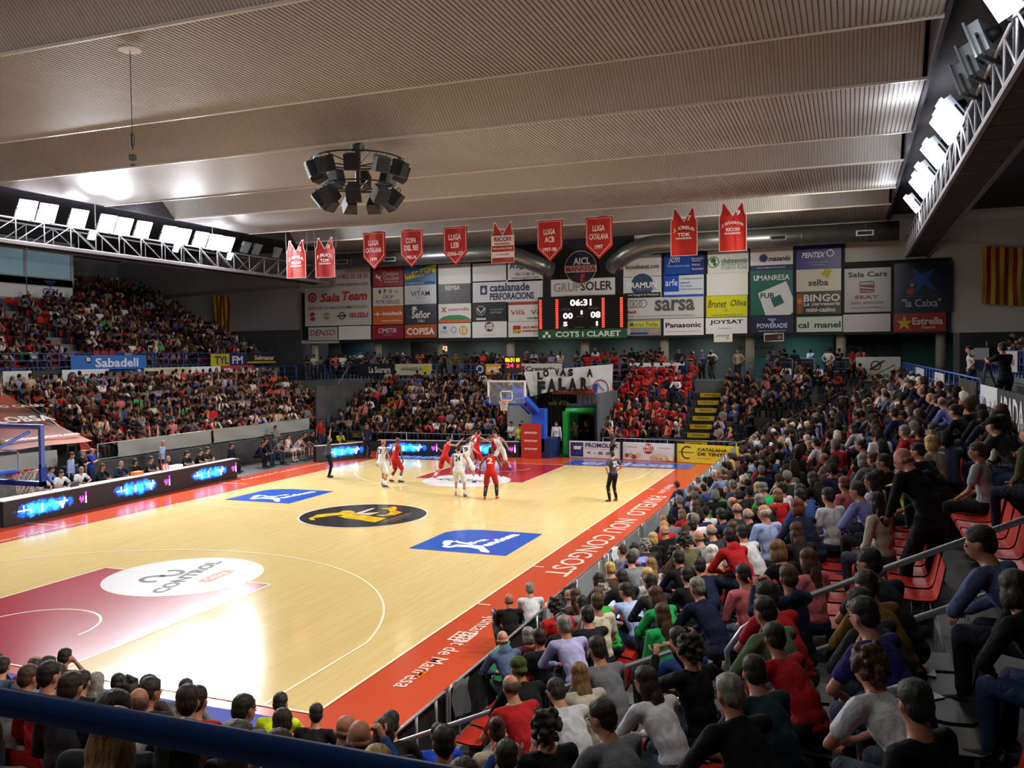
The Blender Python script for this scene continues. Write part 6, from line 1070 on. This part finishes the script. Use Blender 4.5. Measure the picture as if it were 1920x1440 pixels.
# ---- spectators whose look and seat are read off the photograph
CROWD=[
('R',0,0.57,'bob','grey','blouse','maroon','lap',0.15),
('R',1,0.46,'curly','black','jacket','red','lap',-0.21),
('R',1,0.0,'short','black','shirt','black','lean',0.15),
('R',0,2.54,'bald','grey','shirt','slate blue','chin',0.22),
('R',1,1.38,'long','brown','top','brown','lap',-0.22),
('R',1,0.92,'short','black','shirt','grey','lean',0.16),
('R',2,-0.3,'short','brown','T-shirt','cream','lap',-0.22),
('R',2,0.16,'short','brown','jersey','green','lean',-0.22),
('R',2,-0.76,'short','black','shirt','black','chin',-0.11),
('R',1,1.84,'curly','grey','blouse','sky blue','lean',0.22),
('R',2,1.08,'short','dark brown','jacket','black','chin',-0.15),
('R',2,0.62,'short','dark brown','shirt','pale blue','lean',0.05),
('R',2,1.54,'long','blonde','cardigan','pale grey','lap',0.02),
('R',3,-0.2,'short','black','jumper','charcoal','lean',-0.22),
('R',3,-1.56,'long','brown','jumper','bright green','lap',0.03),
('R',3,-1.1,'short','grey','jumper','charcoal','lean',0.02),
('R',3,-2.02,'long','black','T-shirt','light blue','lap',0.09),
('R',3,0.26,'short','black','jumper','black','lean',0.12),
('R',0,0.11,'bald','grey','hoodie','slate blue','lean',0.06),
('R',1,-0.76,'short','black','jacket','black','knees',-0.02),
('R',2,-2.33,'cap','olive green','jacket','black','lean',-0.22),
('R',2,-1.25,'short','grey','shirt','lavender','lean',-0.22),
('R',3,-2.91,'short','dark brown','shirt','grey','lean',-0.14),
('R',3,-3.37,'long','light brown','top','cream','lean',-0.22),
('R',2,-3.23,'balding','dark brown','T-shirt','red','lean',-0.07),
('R',3,-3.83,'short','dark brown','T-shirt','white','leanfar',-0.22),
('R',2,-4.03,'bun','brown','top','beige','lap',-0.06),
('R',3,-4.81,'curly','black','top','black','lap',-0.15),
('R',4,-5.21,'short','dark brown','shirt','grey','lean',-0.22),
('R',4,-4.25,'long','dark brown','shirt','white','lean',-0.16),
('R',4,-3.33,'short','dark brown','shirt','blue','lean',-0.13),
('R',4,-3.79,'curly','black','shirt','black','phone',-0.05),
('R',4,-1.54,'short','grey','jacket','navy','lean',-0.22),
('R',0,15.02,'short','brown','shirt','blue','lean',-0.22),
('R',1,13.83,'short','grey','jumper','pale grey','lean',-0.22),
('R',1,12.28,'short','black','shirt','violet blue','lean',0.13),
('R',2,11.93,'bald','white','shirt','pale blue','lean',-0.22),
('R',1,11.36,'short','grey','shirt','brown','knees',-0.21),
('R',1,11.82,'balding','brown','shirt','teal','lean',0.0),
('R',1,9.26,'bob','white','blouse','cream','lap',0.19),
('R',1,10.9,'short','black','shirt','charcoal','lean',-0.22),
('R',0,10.71,'bob','blonde','top','white','lap',0.22),
('R',1,9.72,'short','grey','shirt','navy','knees',-0.22),
('R',0,9.6,'short','dark brown','jumper','brown','chin',0.22),
('R',1,8.57,'bob','light brown','coat','red','lean',0.22),
('R',2,7.2,'bob','brown','top','brown','lap',-0.22),
('R',2,7.66,'short','black','hoodie','moss green','lean',-0.01),
('R',2,9.72,'short','grey','shirt','slate blue','knees',0.22),
('R',3,9.18,'curly','white','cardigan','black','lean',-0.09),
('R',3,7.8,'bob','blonde','top','black','lap',0.14),
('R',3,6.56,'short','dark brown','jacket','black','lean',0.07),
('R',4,5.64,'cap','grey','T-shirt','bright green','lean',-0.16),
('R',4,4.65,'bob','light brown','top','red','lap',-0.05),
('R',4,5.18,'short','black','shirt','white','knees',0.01),
('R',3,6.05,'balding','brown','shirt','black','lean',0.04),
('R',3,4.81,'balding','grey','shirt','charcoal','knees',0.08),
('R',3,3.43,'long','brown','top','brown','lap',0.18),
('R',3,4.35,'short','black','jacket','navy','lean',0.09),
('R',1,7.75,'bald','grey','shirt','navy','lean',-0.05),
('R',1,5.88,'bald','grey','jacket','black','knees',0.22),
('R',2,5.08,'short','black','jumper','black','lean',0.21),
('R',2,3.78,'short','grey','shirt','lilac','knees',0.22),
('R',3,3.89,'short','white','shirt','grey','lean',-0.19),
('R',3,2.98,'balding','grey','shirt','charcoal','lean',0.11),
('R',4,2.8,'balding','grey','jacket','black','lean',-0.13),
('R',4,2.34,'balding','white','shirt','pale blue','knees',-0.04),
('R',4,3.79,'short','grey','jumper','black','lean',-0.07),
('R',5,1.57,'bob','auburn','coat','navy','chin',-0.21),
('R',5,2.95,'short','black','shirt','blue','lean',-0.17),
('R',1,5.42,'bob','blonde','jacket','black','lap',0.06),
('R',1,4.96,'curly','grey','shirt','charcoal','lean',0.14),
('R',1,4.5,'short','black','shirt','periwinkle blue','lean',0.06),
('R',1,3.65,'short','dark brown','shirt','grey','lean',0.21),
('R',0,5.73,'short','brown','shirt','grey','knees',0.22),
('R',2,3.32,'long','blonde','top','brown','lap',0.16),
('R',2,2.52,'curly','black','jumper','charcoal','lap',0.2),
('R',3,2.52,'bald','brown','shirt','grey','lean',-0.04),
('R',3,1.61,'bob','white','blouse','peach','lap',0.11),
('R',3,2.07,'curly','black','jacket','olive','lean',-0.2),
('R',3,1.16,'short','black','jacket','black','lean',-0.15),
('R',4,1.03,'short','black','hoodie','red','lean',-0.22),
('R',4,1.5,'short','black','shirt','white','lean',-0.1),
('R',3,0.71,'short','black','jacket','navy','chin',0.22),
('R',2,2.0,'long','light brown','top','pale grey','lap',-0.04),
('R',3,-0.65,'long','brown','top','bright green','lean',-0.02),
('R',4,-2.0,'short','white','jacket','navy','knees',-0.22),
('R',4,-1.08,'short','black','shirt','pink','knees',0.03),
('R',5,-1.1,'bob','light brown','top','black','lean',-0.22),
('R',5,-1.56,'long','brown','T-shirt','pink','lap',-0.09),
('R',5,-2.62,'short','brown','hoodie','navy','phone',-0.18),
('R',5,0.04,'long','brown','jumper','charcoal','lean',-0.14),
('R',5,-3.18,'short','black','T-shirt','red','lean',-0.17),
('R',6,0.87,'short','dark brown','shirt','periwinkle blue','chin',-0.22),
('R',5,3.48,'short','auburn','top','pink','lap',0.22),
('R',6,4.66,'bob','grey','jumper','grey','lean',-0.09),
('R',6,2.22,'bob','black','jacket','black','lap',-0.15),
('R',6,4.2,'short','brown','shirt','charcoal','lean',0.05),
('R',6,6.96,'bun','black','T-shirt','black','chin',-0.11),
('R',6,10.98,'bob','brown','shirt','white','lean',-0.21),
('R',7,9.25,'short','black','shirt','navy','chin',-0.22),
('R',7,9.72,'short','black','jumper','brown','chin',-0.03),
('R',6,13.77,'short','black','jacket','navy','lean',-0.06),
('R',7,5.68,'short','grey','shirt','red','chin',-0.21),
('R',7,5.22,'short','dark brown','T-shirt','black','chin',0.22),
('R',8,3.11,'long','dark brown','shirt','olive','cross',-0.22),
('R',8,2.56,'long','black','top','cream','lap',-0.22),
('R',7,1.7,'short','brown','T-shirt','pale grey','knees',0.22),
('R',8,1.62,'short','black','T-shirt','grey','lean',-0.22),
('R',8,0.61,'short','grey','jacket','olive','lap',-0.22),
('R',8,2.08,'cap','black','jacket','charcoal','lean',-0.13),
('R',8,5.7,'short','black','jumper','black','lean',-0.22),
('R',8,8.27,'balding','brown','shirt','periwinkle blue','lean',-0.19),
('R',8,9.25,'short','dark brown','jacket','navy','lean',-0.22),
('R',8,10.25,'bald','brown','jacket','charcoal','lean',-0.22),
('R',8,12.76,'bald','brown','jacket','navy','lean',-0.21),
('R',8,16.92,'short','black','jacket','navy','chin',-0.22),
('R',7,19.77,'short','dark brown','T-shirt','white','chin',-0.22),
('R',5,7.72,'balding','brown','shirt','grey','lean',0.06),
('R',5,10.3,'short','black','T-shirt','white','chin',-0.22),
('R',5,9.85,'bob','brown','shirt','red','lap',0.01),
('R',4,12.64,'short','grey','shirt','blue','lean',0.11),
('R',4,13.1,'bob','blonde','top','brown','lap',0.13),
('R',6,1.67,'long','black','top','white','lap',-0.22),
('R',5,2.03,'short','black','T-shirt','white','lap',0.02),
('R',5,4.63,'long','dark brown','jumper','black','lean',-0.08),
('R',5,2.49,'short','black','jumper','blue','lean',-0.17),
('R',7,3.17,'bob','blonde','top','cream','lap',-0.22),
('R',6,2.68,'short','brown','T-shirt','yellow','phone',0.22),
('R',7,2.34,'short','black','jumper','black','lean',-0.22),
('R',6,0.06,'long','black','blouse','cream','lap',-0.22),
('R',7,-4.02,'short','black','jumper','slate blue','lean',-0.22),
('R',6,-3.35,'short','black','T-shirt','charcoal','lean',-0.17),
('R',6,-3.81,'short','dark brown','jumper','mustard','lean',-0.22),
('R',6,-4.27,'short','black','jumper','charcoal','lean',-0.22),
('R',6,-4.74,'short','black','T-shirt','indigo','chin',-0.22),
('R',5,-3.64,'short','black','shirt','sage green','chin',-0.14),
('R',5,-4.1,'short','black','T-shirt','red','lean',-0.03),
('R',5,-4.9,'short','dark brown','shirt','dark teal','lean',-0.14),
('R',5,-5.49,'short','grey','jacket','black','chin',-0.22),
('R',6,-5.55,'curly','brown','T-shirt','white','lean',-0.22),
('R',6,-6.18,'short','black','T-shirt','black','lap',-0.22),
('R',7,-4.89,'bob','dark brown','jacket','black','chin',-0.22),
('S',0,5.06,'bald','grey','shirt','red','lean',0.0),
('S',2,7.28,'curly','dark brown','shirt','charcoal','lean',0.0),
('S',3,7.98,'short','brown','shirt','grey','lean',0.0),
('S',2,7.74,'short','black','jacket','black','lean',0.0),
('S',0,6.55,'short','black','shirt','black','lean',0.0),
('S',4,9.54,'short','dark brown','jumper','charcoal','knees',0.0),
('S',4,10.0,'balding','brown','jumper','white','lean',0.0),
('S',3,9.29,'short','dark brown','jumper','charcoal','lean',0.0),
('S',0,7.55,'short','dark brown','shirt','grey','lean',0.0),
('S',3,9.83,'short','black','shirt','red','lean',0.0),
('S',4,10.46,'short','dark brown','shirt','black','lean',0.0),
('S',2,9.66,'short','dark brown','jumper','charcoal','lean',0.0),
('S',3,10.29,'short','black','jumper','grey','lean',0.0),
('S',0,8.88,'short','black','T-shirt','bright yellow','lean',0.0),
('S',0,9.34,'short','black','shirt','black','lean',0.0),
('S',5,11.94,'bob','brown','top','brown','lap',0.0),
('S',3,10.75,'short','dark brown','T-shirt','white','lean',0.0),
('S',3,11.21,'bald','brown','T-shirt','grey','lean',0.0),
('S',4,11.92,'bald','brown','shirt','blue','phone',0.0),
('S',1,10.8,'short','black','T-shirt','black','lean',0.0),
('S',6,12.29,'short','grey','jumper','navy','knees',0.0),
('S',7,11.34,'short','grey','jacket','black','knees',0.0),
('S',7,11.8,'bob','brown','coat','black','lap',0.0),
('S',7,12.26,'long','light brown','jacket','grey','lean',0.0),
('S',6,11.6,'short','dark brown','shirt','charcoal','knees',0.0),
('S',7,12.72,'short','black','T-shirt','navy','knees',0.0),
('S',7,13.18,'bob','brown','jumper','black','lap',0.0),
('S',3,11.67,'short','dark brown','T-shirt','black','lap',0.0),
('S',5,12.54,'long','blonde','top','black','lap',0.0),
('S',3,12.13,'short','black','jacket','black','lap',0.0),
('S',0,10.92,'short','black','T-shirt','bright blue','lean',0.0),
('S',5,13.0,'bob','dark brown','top','charcoal','lap',0.0),
('S',3,12.59,'short','black','top','blue','phone',0.0)]
WN={'top','blouse','cardigan'}
KM={'T-shirt':'short','shirt':'long','blouse':'long','jacket':'jacket','coat':'jacket','jumper':'long','hoodie':'hood','top':'long','cardigan':'long','jersey':'tank'}
HW={'short':'%s-haired','long':'long %s-haired','bob':'bob-cut %s-haired','curly':'curly %s-haired','bun':'%s-haired bun-wearing','cap':'%s-capped','balding':'balding %s-haired','bald':'bald','ponytail':'ponytailed %s-haired'}
taken=[]; used={}; labs=[]
def clear(x,y,z,r=.42):
    for a in taken:
        if abs(a[0]-x)<.6 and abs(a[1]-y)<.6 and math.hypot(a[0]-x,a[1]-y)<r and abs(a[2]-z)<1.0: return False
    return True
def spectator(stand,k,pos,hair,hc,top,tc,pose,off=0,where=''):
    if stand=='R': x,y,z=RX(k)+off,pos,RZ(k); base=PI/2; tgt=face(x,y,0,24); rz=base*.35+tgt*.65
    elif stand=='S': x,y,z=pos,-2.9-.8*k,RZ(k); rz=face(x,y,0,24)
    elif stand=='F': x,y,z=pos,FY(k),FZ(k); rz=PI+face(x,y,0,40)*0 ; rz=face(x,y,0,14)
    if stand=='R' and -2.55<y<-1.55: y=-1.5 if y>-2.05 else -2.7
    if not clear(x,y,z): return None
    taken.append((x,y,z)); rz+=rnd.uniform(-.14,.14)
    if stand=='R': rn={'R':'%s row of the right stand'%ORD[k]}['R']
    else: rn='%s row behind the near baseline'%ORD[k]
    core='%s person in %s %s'%((HW[hair]%hc) if '%' in HW[hair] else HW[hair],tc,top)
    lb='%s, %s'%(core,rn)
    labs.append([lb,math.hypot(x-14.7,y+10.6)])
    p=person(x,y,z,rz,pose,hair,hc,KM[top],tc,lb,yaw=rnd.choice((-22,0,0,22)),scale=rnd.uniform(.96,1.03) if hair not in('long','bob','bun') else rnd.uniform(.92,.97),vox=.021)
    labs[-1].append(p); return p
for c in CROWD: spectator(*c)
# the rest of the nearer seats, same habits
HS=[('short',.5),('bob',.1),('long',.14),('balding',.08),('bald',.06),('curly',.05),('bun',.04),('ponytail',.03)]
def pick(L):
    t=rnd.random()*sum(w for _,w in L)
    for a,w in L:
        t-=w
        if t<=0: return a
    return L[0][0]
HCS=[('black',.35),('dark brown',.3),('brown',.15),('grey',.12),('blonde',.05),('white',.03)]
TCS=[('black',.26),('charcoal',.14),('navy',.12),('grey',.08),('blue',.06),('white',.07),('red',.06),('brown',.05),('slate blue',.04),('pale blue',.04),('cream',.03),('olive',.03),('maroon',.03),('pink',.01),('bright green',.01),('beige',.02),('lilac',.01)]
TOPS=[('shirt',.35),('T-shirt',.2),('jumper',.2),('jacket',.2),('hoodie',.05)]
cand=[]
for k in range(9):
    y=-8.4
    while y<19:
        if k>0 or y<1: cand.append(('R',k,y))
        y+=.52
for k in range(8):
    x=-1.0
    while x<12.6:
        if x<RX(k)+.3-.4: cand.append(('S',k,x))
        x+=.55
def wpos(c): return (RX(c[1]),c[2]) if c[0]=='R' else (c[2],-2.9-.8*c[1])
cand=[c for c in cand if not (c[0]=='R' and -2.9-.8*round((-2.9-c[2])/.8)>-20 and (c[2]<-2.9) and (RX(c[1])-10.5)<(-c[2]-2.9))]
cand=[c for c in cand if math.hypot(wpos(c)[0]-14.7,wpos(c)[1]+10.6)>2.4]
cand.sort(key=lambda c: math.hypot(wpos(c)[0]-14.7,wpos(c)[1]+10.6))
NMAX=268-len(CROWD); cnt=0; rest=[]
for c in cand:
    j=rnd.uniform(-.06,.06)
    x,y=wpos(c)
    if rnd.random()<(.3 if c[0]=='R' and y<3 else .06): continue
    if c[0]=='R' and y<1.2 or c[0]=='S' and x>8.4: continue
    if cnt<NMAX:
        if spectator(c[0],c[1],c[2]+j,pick(HS),pick(HCS),pick(TOPS),pick(TCS),pick([('lean',.5),('knees',.2),('lap',.15),('chin',.1),('cross',.05)]),rnd.uniform(-.06,.06)): cnt+=1
    else: rest.append(c)
# tell apart people who would share a description
by={}
for l in labs: by.setdefault(l[0],[]).append(l)
for lb,L in by.items():
    if len(L)>1:
        L.sort(key=lambda l:l[1])
        for i,l in enumerate(L):
            l[2]['label']=lb.replace(' of the right stand',' of right stand')+', %s such from camera'%ORD[i]
MB().box(-.05,-1.25,0,.05,1.25,.06).obj('timber_plank',noisy('#a8741c','#8c5f18',6,.6,key='plank'),loc=(14.32,-3.75,1.95),label='yellowish timber plank edging the steps at the lower right',cat='plank')
person(5.35,-2.62,.02,face(5.35,-2.6,3,8),'chin','short','black','short','charcoal','man in a charcoal polo leaning out above the violet-blue banner strip',over=dict(pel=(0,0,.72),handr=(.1,.42,1.22),footr=(.13,.3,.09),footl=(-.13,.25,.09)))
# photographers on the floor beside the barrier
p=person(9.35,3.1,0,face(9.3,3.1,0,20),'crouch','bald','black','jacket','black','bald photographer in black crouching beside the red run-off'); 
person(9.45,3.9,0,face(9.4,3.9,0,20),'crouch','short','grey','long','white','grey-haired photographer in white crouching beside the red run-off')
e=empty('photo_camera',(9.0,3.35,.62),'black camera with long lens held by the crouching bald photographer','camera',rz=.6); MB().box(-.08,-.05,-.06,.08,.05,.06).obj('body',BLK,e); MB().tube([(0,.05,0),(0,.22,0),(0,.3,0)],[.04,.045,.055],12).obj('lens',DGREY,e,smooth=True)
# ---- low-detail crowd for the places too far to tell people apart one by one
def lowpoly():
    out=[]
    for pose,hair,kind,legs in (('lean','short','long','long'),('knees','short','short','long'),('lap','long','long','long'),('cross','short','jacket','long'),('chin','short','long','long'),('clap','bob','short','long'),('stand','short','short','long'),('scross','short','long','long'),('hips','balding','jacket','long'),('sclap','short','short','long'),('rail','short','long','long')):
        P=POSES[pose]; me,J=body_mesh((pose,0,''),P); parts=[(me,0,170,None),(shirt_mesh((pose,kind,''),P,kind),1,150,None),(trous_mesh((pose,'long',''),P,'long'),2,110,None),(hair_mesh(hair),3,50,Matrix.Translation(J['head'])@J['H'].to_4x4())]
        V=[];F=[];C=[];n=0
        for m,ci,tgt,M in parts:
            o=bpy.data.objects.new('t',m); COL.objects.link(o); d=o.modifiers.new('d','DECIMATE'); d.ratio=min(1,tgt/(2*len(m.polygons))); t=o.modifiers.new('t','TRIANGULATE'); bpy.context.view_layer.update()
            r=bpy.data.meshes.new_from_object(o.evaluated_get(bpy.context.evaluated_depsgraph_get())); bpy.data.objects.remove(o)
            v=np.empty(len(r.vertices)*3,'f'); r.vertices.foreach_get('co',v); v=v.reshape(-1,3); f=np.empty(len(r.polygons)*3,'i'); r.polygons.foreach_get('vertices',f); f=f.reshape(-1,3)
            if M is not None: v=v@np.array(M.to_3x3()).T+np.array(M.translation)
            V.append(v);F.append(f+n);C.append(np.full(len(f),ci)); n+=len(v); bpy.data.meshes.remove(r)
        out.append((pose,np.concatenate(V),np.concatenate(F),np.concatenate(C)))
    return out
LP=lowpoly(); SIT=LP[:6]; STD=LP[6:]
class Crowd:
    def __init__(s): s.V=[];s.F=[];s.C=[];s.n=0
    def add(s,proto,x,y,z,rz,cols,sc):
        _,v,f,c=proto; ca,sa=math.cos(rz),math.sin(rz); w_=v*sc; V=np.stack([w_[:,0]*ca-w_[:,1]*sa+x,w_[:,0]*sa+w_[:,1]*ca+y,w_[:,2]+z],1)
        s.V.append(V); s.F.append(f+s.n); s.C.append(np.array(cols)[c]); s.n+=len(v)
    def build(s,name,**k):
        V=np.concatenate(s.V).astype('f');F=np.concatenate(s.F).astype('i');C=np.concatenate(s.C)
        me=bpy.data.meshes.new(name); me.vertices.add(len(V)); me.vertices.foreach_set('co',V.ravel()); me.loops.add(F.size); me.loops.foreach_set('vertex_index',F.ravel()); me.polygons.add(len(F)); me.polygons.foreach_set('loop_start',np.arange(0,F.size,3,dtype='i')); me.polygons.foreach_set('loop_total',np.full(len(F),3,dtype='i')); me.polygons.foreach_set('use_smooth',np.ones(len(F),bool)); me.update(calc_edges=True)
        a=me.color_attributes.new('clothes','FLOAT_COLOR','CORNER'); cc=np.ones((F.size,4),'f'); cc[:,:3]=np.repeat(C,3,axis=0); a.data.foreach_set('color',cc.ravel())
        m=bpy.data.materials.new('crowd'); m.use_nodes=True; nt=m.node_tree; at=nt.nodes.new('ShaderNodeVertexColor'); at.layer_name='clothes'; nt.links.new(at.outputs[0],nt.nodes['Principled BSDF'].inputs[0]); nt.nodes['Principled BSDF'].inputs['Roughness'].default_value=.85; nt.nodes['Principled BSDF'].inputs['Specular IOR Level'].default_value=.2
        me.materials.append(m); return new(name,me,**k)
CR=Crowd()
def rc(tops=TCS,trc=None):
    hs=lin(HC[pick(HCS)]); return [tuple(v*.85 for v in lin(rnd.choice(SKIN))),lin(TC[pick(tops)]),lin(trc or rnd.choice(TR)),hs]
FARC=[('black',.3),('charcoal',.2),('navy',.12),('grey',.1),('blue',.05),('white',.09),('red',.05),('brown',.06),('slate blue',.05),('pale blue',.04),('cream',.05),('olive',.03),('maroon',.05),('pink',.03),('bright green',.015),('beige',.04),('lilac',.02),('orange',.015),('teal',.02)]
FANC=[('red',.75),('maroon',.08),('black',.08),('navy',.05),('white',.04)]
def crowd(x,y,z,tops=FARC,stand=False,tgt=(0,14)):
    if not clear(x,y,z): return
    CR.add(rnd.choice(STD if stand else SIT),x,y,z,face(x,y,*tgt)+rnd.uniform(-.25,.25),rc(tops),rnd.uniform(.92,1.03))
for c in rest:
    x,y=wpos(c); crowd(x,y,RZ(c[1]),TCS,tgt=(0,24))
for k in range(1,9):
    y=19.2
    while y<36.6:
        if rnd.random()<.93: crowd(RX(k)+rnd.uniform(-.05,.05),y,RZ(k),TCS,tgt=(0,24))
        y+=.53
for k in range(8): # far stand
    x=-12.6+.18*k*0
    while x<9.9:
        tun=-2.1<x<3.3; ais=(-11.6<x<-10.1) or (7.0<x<8.5)
        fans=3.3<x<6.9 and k>=4
        if not tun and not ais and rnd.random()<.95:
            if fans: crowd(x,FY(k),FZ(k),FANC,True,tgt=(0,20))
            else: crowd(x,FY(k),FZ(k),FARC if not (3.3<x<7) else FANC[:1]+FARC)
        x+=.5 if not fans else .55
for x in np.arange(8.6,16.6,.52): # far right block up to the corner
    for k in range(8):
        if x<9.3+.9*k and rnd.random()<.8 and x>9.9: crowd(x,FY(k)+.3,FZ(k)+.3)
for k in range(7): # lower left stand
    y=15.6+(.0 if k>2 else .6)
    while y<34.6:
        if rnd.random()<(.98 if y>20 else .88): crowd(LX(k),y,LZ(k),tgt=(0,18))
        y+=.52
    for y in np.arange(3,12.6,.55):
        if rnd.random()<.7: crowd(LX(k),y,LZ(k),tgt=(0,18))
for k in range(14): # upper left stand
    y=8.
    while y<38.4-.25*0:
        dens=.93 if y>27 else .66
        if k>=10 and y<31.4: dens=0
        if y>31 and k>6: dens=.75
        if abs(y-24.2-k*.0)<.7 or abs(y-33.5)<.55: dens=0
        if rnd.random()<dens: crowd(UX(k),y,UZ(k),tgt=(0,18))
        y+=.54
for k in range(10): # upper right stand
    for y in np.arange(22,38.4,.55):
        if rnd.random()<.8: crowd(VX(k),y,VZ(k),tgt=(0,20))
x=-18.8
while x<16.6: # people along the far walkway
    if not(-9.3<x<-7.4) and not (7.8<x<10.2):
        if x<-14 or rnd.random()<.75: crowd(x,38.55,3.6,FARC if x<-2 else [('red',.3)]+FARC,True)
        if x>-8 and x<6.5 and rnd.random()<.9: crowd(x+.2,38.4,3.2,[('red',.2)]+FARC,False)
        if rnd.random()<.45 and x<7: crowd(x+.25,39.4,3.75,FARC,True)
        if rnd.random()<.35: crowd(x+.1,41.6,3.6,FARC,True)
    x+=.55
CR.build('spectator_crowd',label='dense crowd of spectators filling the left, far and distant right stands',cat='crowd',kind='stuff')
# ---- plastic seats
sm=MB(); prof=[(-.02,.40),(.0,.43),(.2,.41),(.34,.415),(.38,.44),(.40,.52),(.43,.66),(.455,.78),(.45,.80)]
vs=[]; 
for (d_,z) in prof:
    for i in range(7):
        u=-1+2*i/6; vs.append((-(.2-d_), u*.215*(1 if z<.7 else .9), z+.018*u*u if z<.45 else z-.01*u*u))
SM=MB(); SM.add([(v[0],v[1],v[2]) for v in vs],[(j*7+i,(j+1)*7+i,(j+1)*7+i+1,j*7+i+1) for j in range(len(prof)-1) for i in range(6)])
SM.add([(v[0]+.012,v[1]*1.01,v[2]-.02) for v in vs],[(j*7+i,j*7+i+1,(j+1)*7+i+1,(j+1)*7+i) for j in range(len(prof)-1) for i in range(6)])
RSEAT=mat('#a8281c',.38,spec=.3)
seat_me=SM.mesh('stadium_seat',RSEAT,True); ped=MB().box(-.03,-.12,0,.05,.12,.41).mesh('bracket',mat('#3a3a3e',.6))
# local -x is the front of the seat; back towards +x
sc_=0; allseats=[]
for k in range(9):
    y=-9.1
    while y<37:
        if (k>0 or y<3) and not(-2.6<y<-1.5) and not (y<-2.9 and (RX(k)-10.5)<(-y-2.9)): allseats.append((RX(k)+.02,y,RZ(k),0.0,'R',k))
        y+=.5
for k in range(8):
    x=-9
    while x<RX(k)-.3: allseats.append((x,-2.9-.8*k-.02,RZ(k),-PI/2,'S',k)); x+=.5
allseats.sort(key=lambda s:math.hypot(s[0]-14.7,s[1]+10.6))
def vis(s): 
    d=Vector((s[0]-14.7135,s[1]+10.6142,s[2]+.5-5.1739)); zz=d.dot(_f)
    return zz>.5 and abs(d.dot(_r)/zz*1641.74)<1000 and abs(d.dot(_u)/zz*1641.74)<760
def empty_aisle(s): return (s[4]=='R' and s[1]<-2.6 and s[5]>=3 or s[4]=='S' and s[0]>9.5 and s[5]>=2) and not any(abs(a[0]-s[0])<.3 and abs(a[1]-s[1])<.3 for a in taken)
allseats=[s for s in allseats if not empty_aisle(s)]
near=[s for s in allseats if vis(s)][:290]; ns=set(id(s) for s in near); far=[s for s in allseats if id(s) not in ns]
rk={}
for s in near:
    rk[(s[4],s[5])]=rk.get((s[4],s[5]),0)+1
    lab='red moulded plastic seat in the %s row %s'%(ORD[s[5]],'of the right-hand stand' if s[4]=='R' else 'behind the near baseline')
    o=new('stadium_seat',seat_me,None,s[:3],lab,'seat','red seats, %s row %s'%(ORD[s[5]],'right-hand stand' if s[4]=='R' else 'near baseline'),rz=s[3]); new('bracket',ped,o)
    if s[4]=='R' and s[1]<-2.6 and s[5]>=5:
        setm(o,mat('#222327',.5)); o['label']='dark plastic seat in the %s row beyond the right stand aisle'%ORD[s[5]]; o['group']='dark seats, %s row by the lower right aisle'%ORD[s[5]]
S_V=np.array(SM.v); S_F=np.array(SM.f)
fs=[(s[0],s[1],s[2],s[3]) for s in far]
for k in range(7):
    for y in np.concatenate([np.arange(3,12.8,.52),np.arange(15.8,34.8,.52)]): fs.append((LX(k)-.02,y,LZ(k),PI))
for k in range(15):
    for y in np.arange(8,38.5,.54):
        if abs(y-24.2)>.7 and abs(y-33.5)>.5 and (k<10 or y>31.4): fs.append((UX(k)-.02,y,UZ(k),PI))
V=[];F=[];n=0
for (x,y,z,r) in fs:
    ca,sa=math.cos(r),math.sin(r); V.append(np.stack([S_V[:,0]*ca-S_V[:,1]*sa+x,S_V[:,0]*sa+S_V[:,1]*ca+y,S_V[:,2]+z],1)); F.append(S_F+n); n+=len(S_V)
me=bpy.data.meshes.new('seat_rows'); me.from_pydata(np.concatenate(V).tolist(),[],np.concatenate(F).tolist()); me.materials.append(RSEAT)
new('seat_rows',me,label='rows of red plastic seats in the left stands and the distant right stand',cat='seats',kind='stuff')
# small papers lying on empty seats
for i,(k,y) in enumerate(((6,-3.4),(6,-3.9),(4,-3.1),(7,-.9),(2,-3.6),(1,-3.3))):
    MB().obox(Matrix.Rotation(i*.7,4,'Z'),.1,.07,.003).obj('leaflet',mat('#d4d8de',.6),loc=(RX(k)-.08,y,RZ(k)+.432),label='white leaflet on a stand seat, %s row, %s'%(ORD[k],('beside the rail','next to the man in slate blue','near the white-haired man','behind the stooping man','at the lower edge','by the woman in beige')[i]),cat='paper')
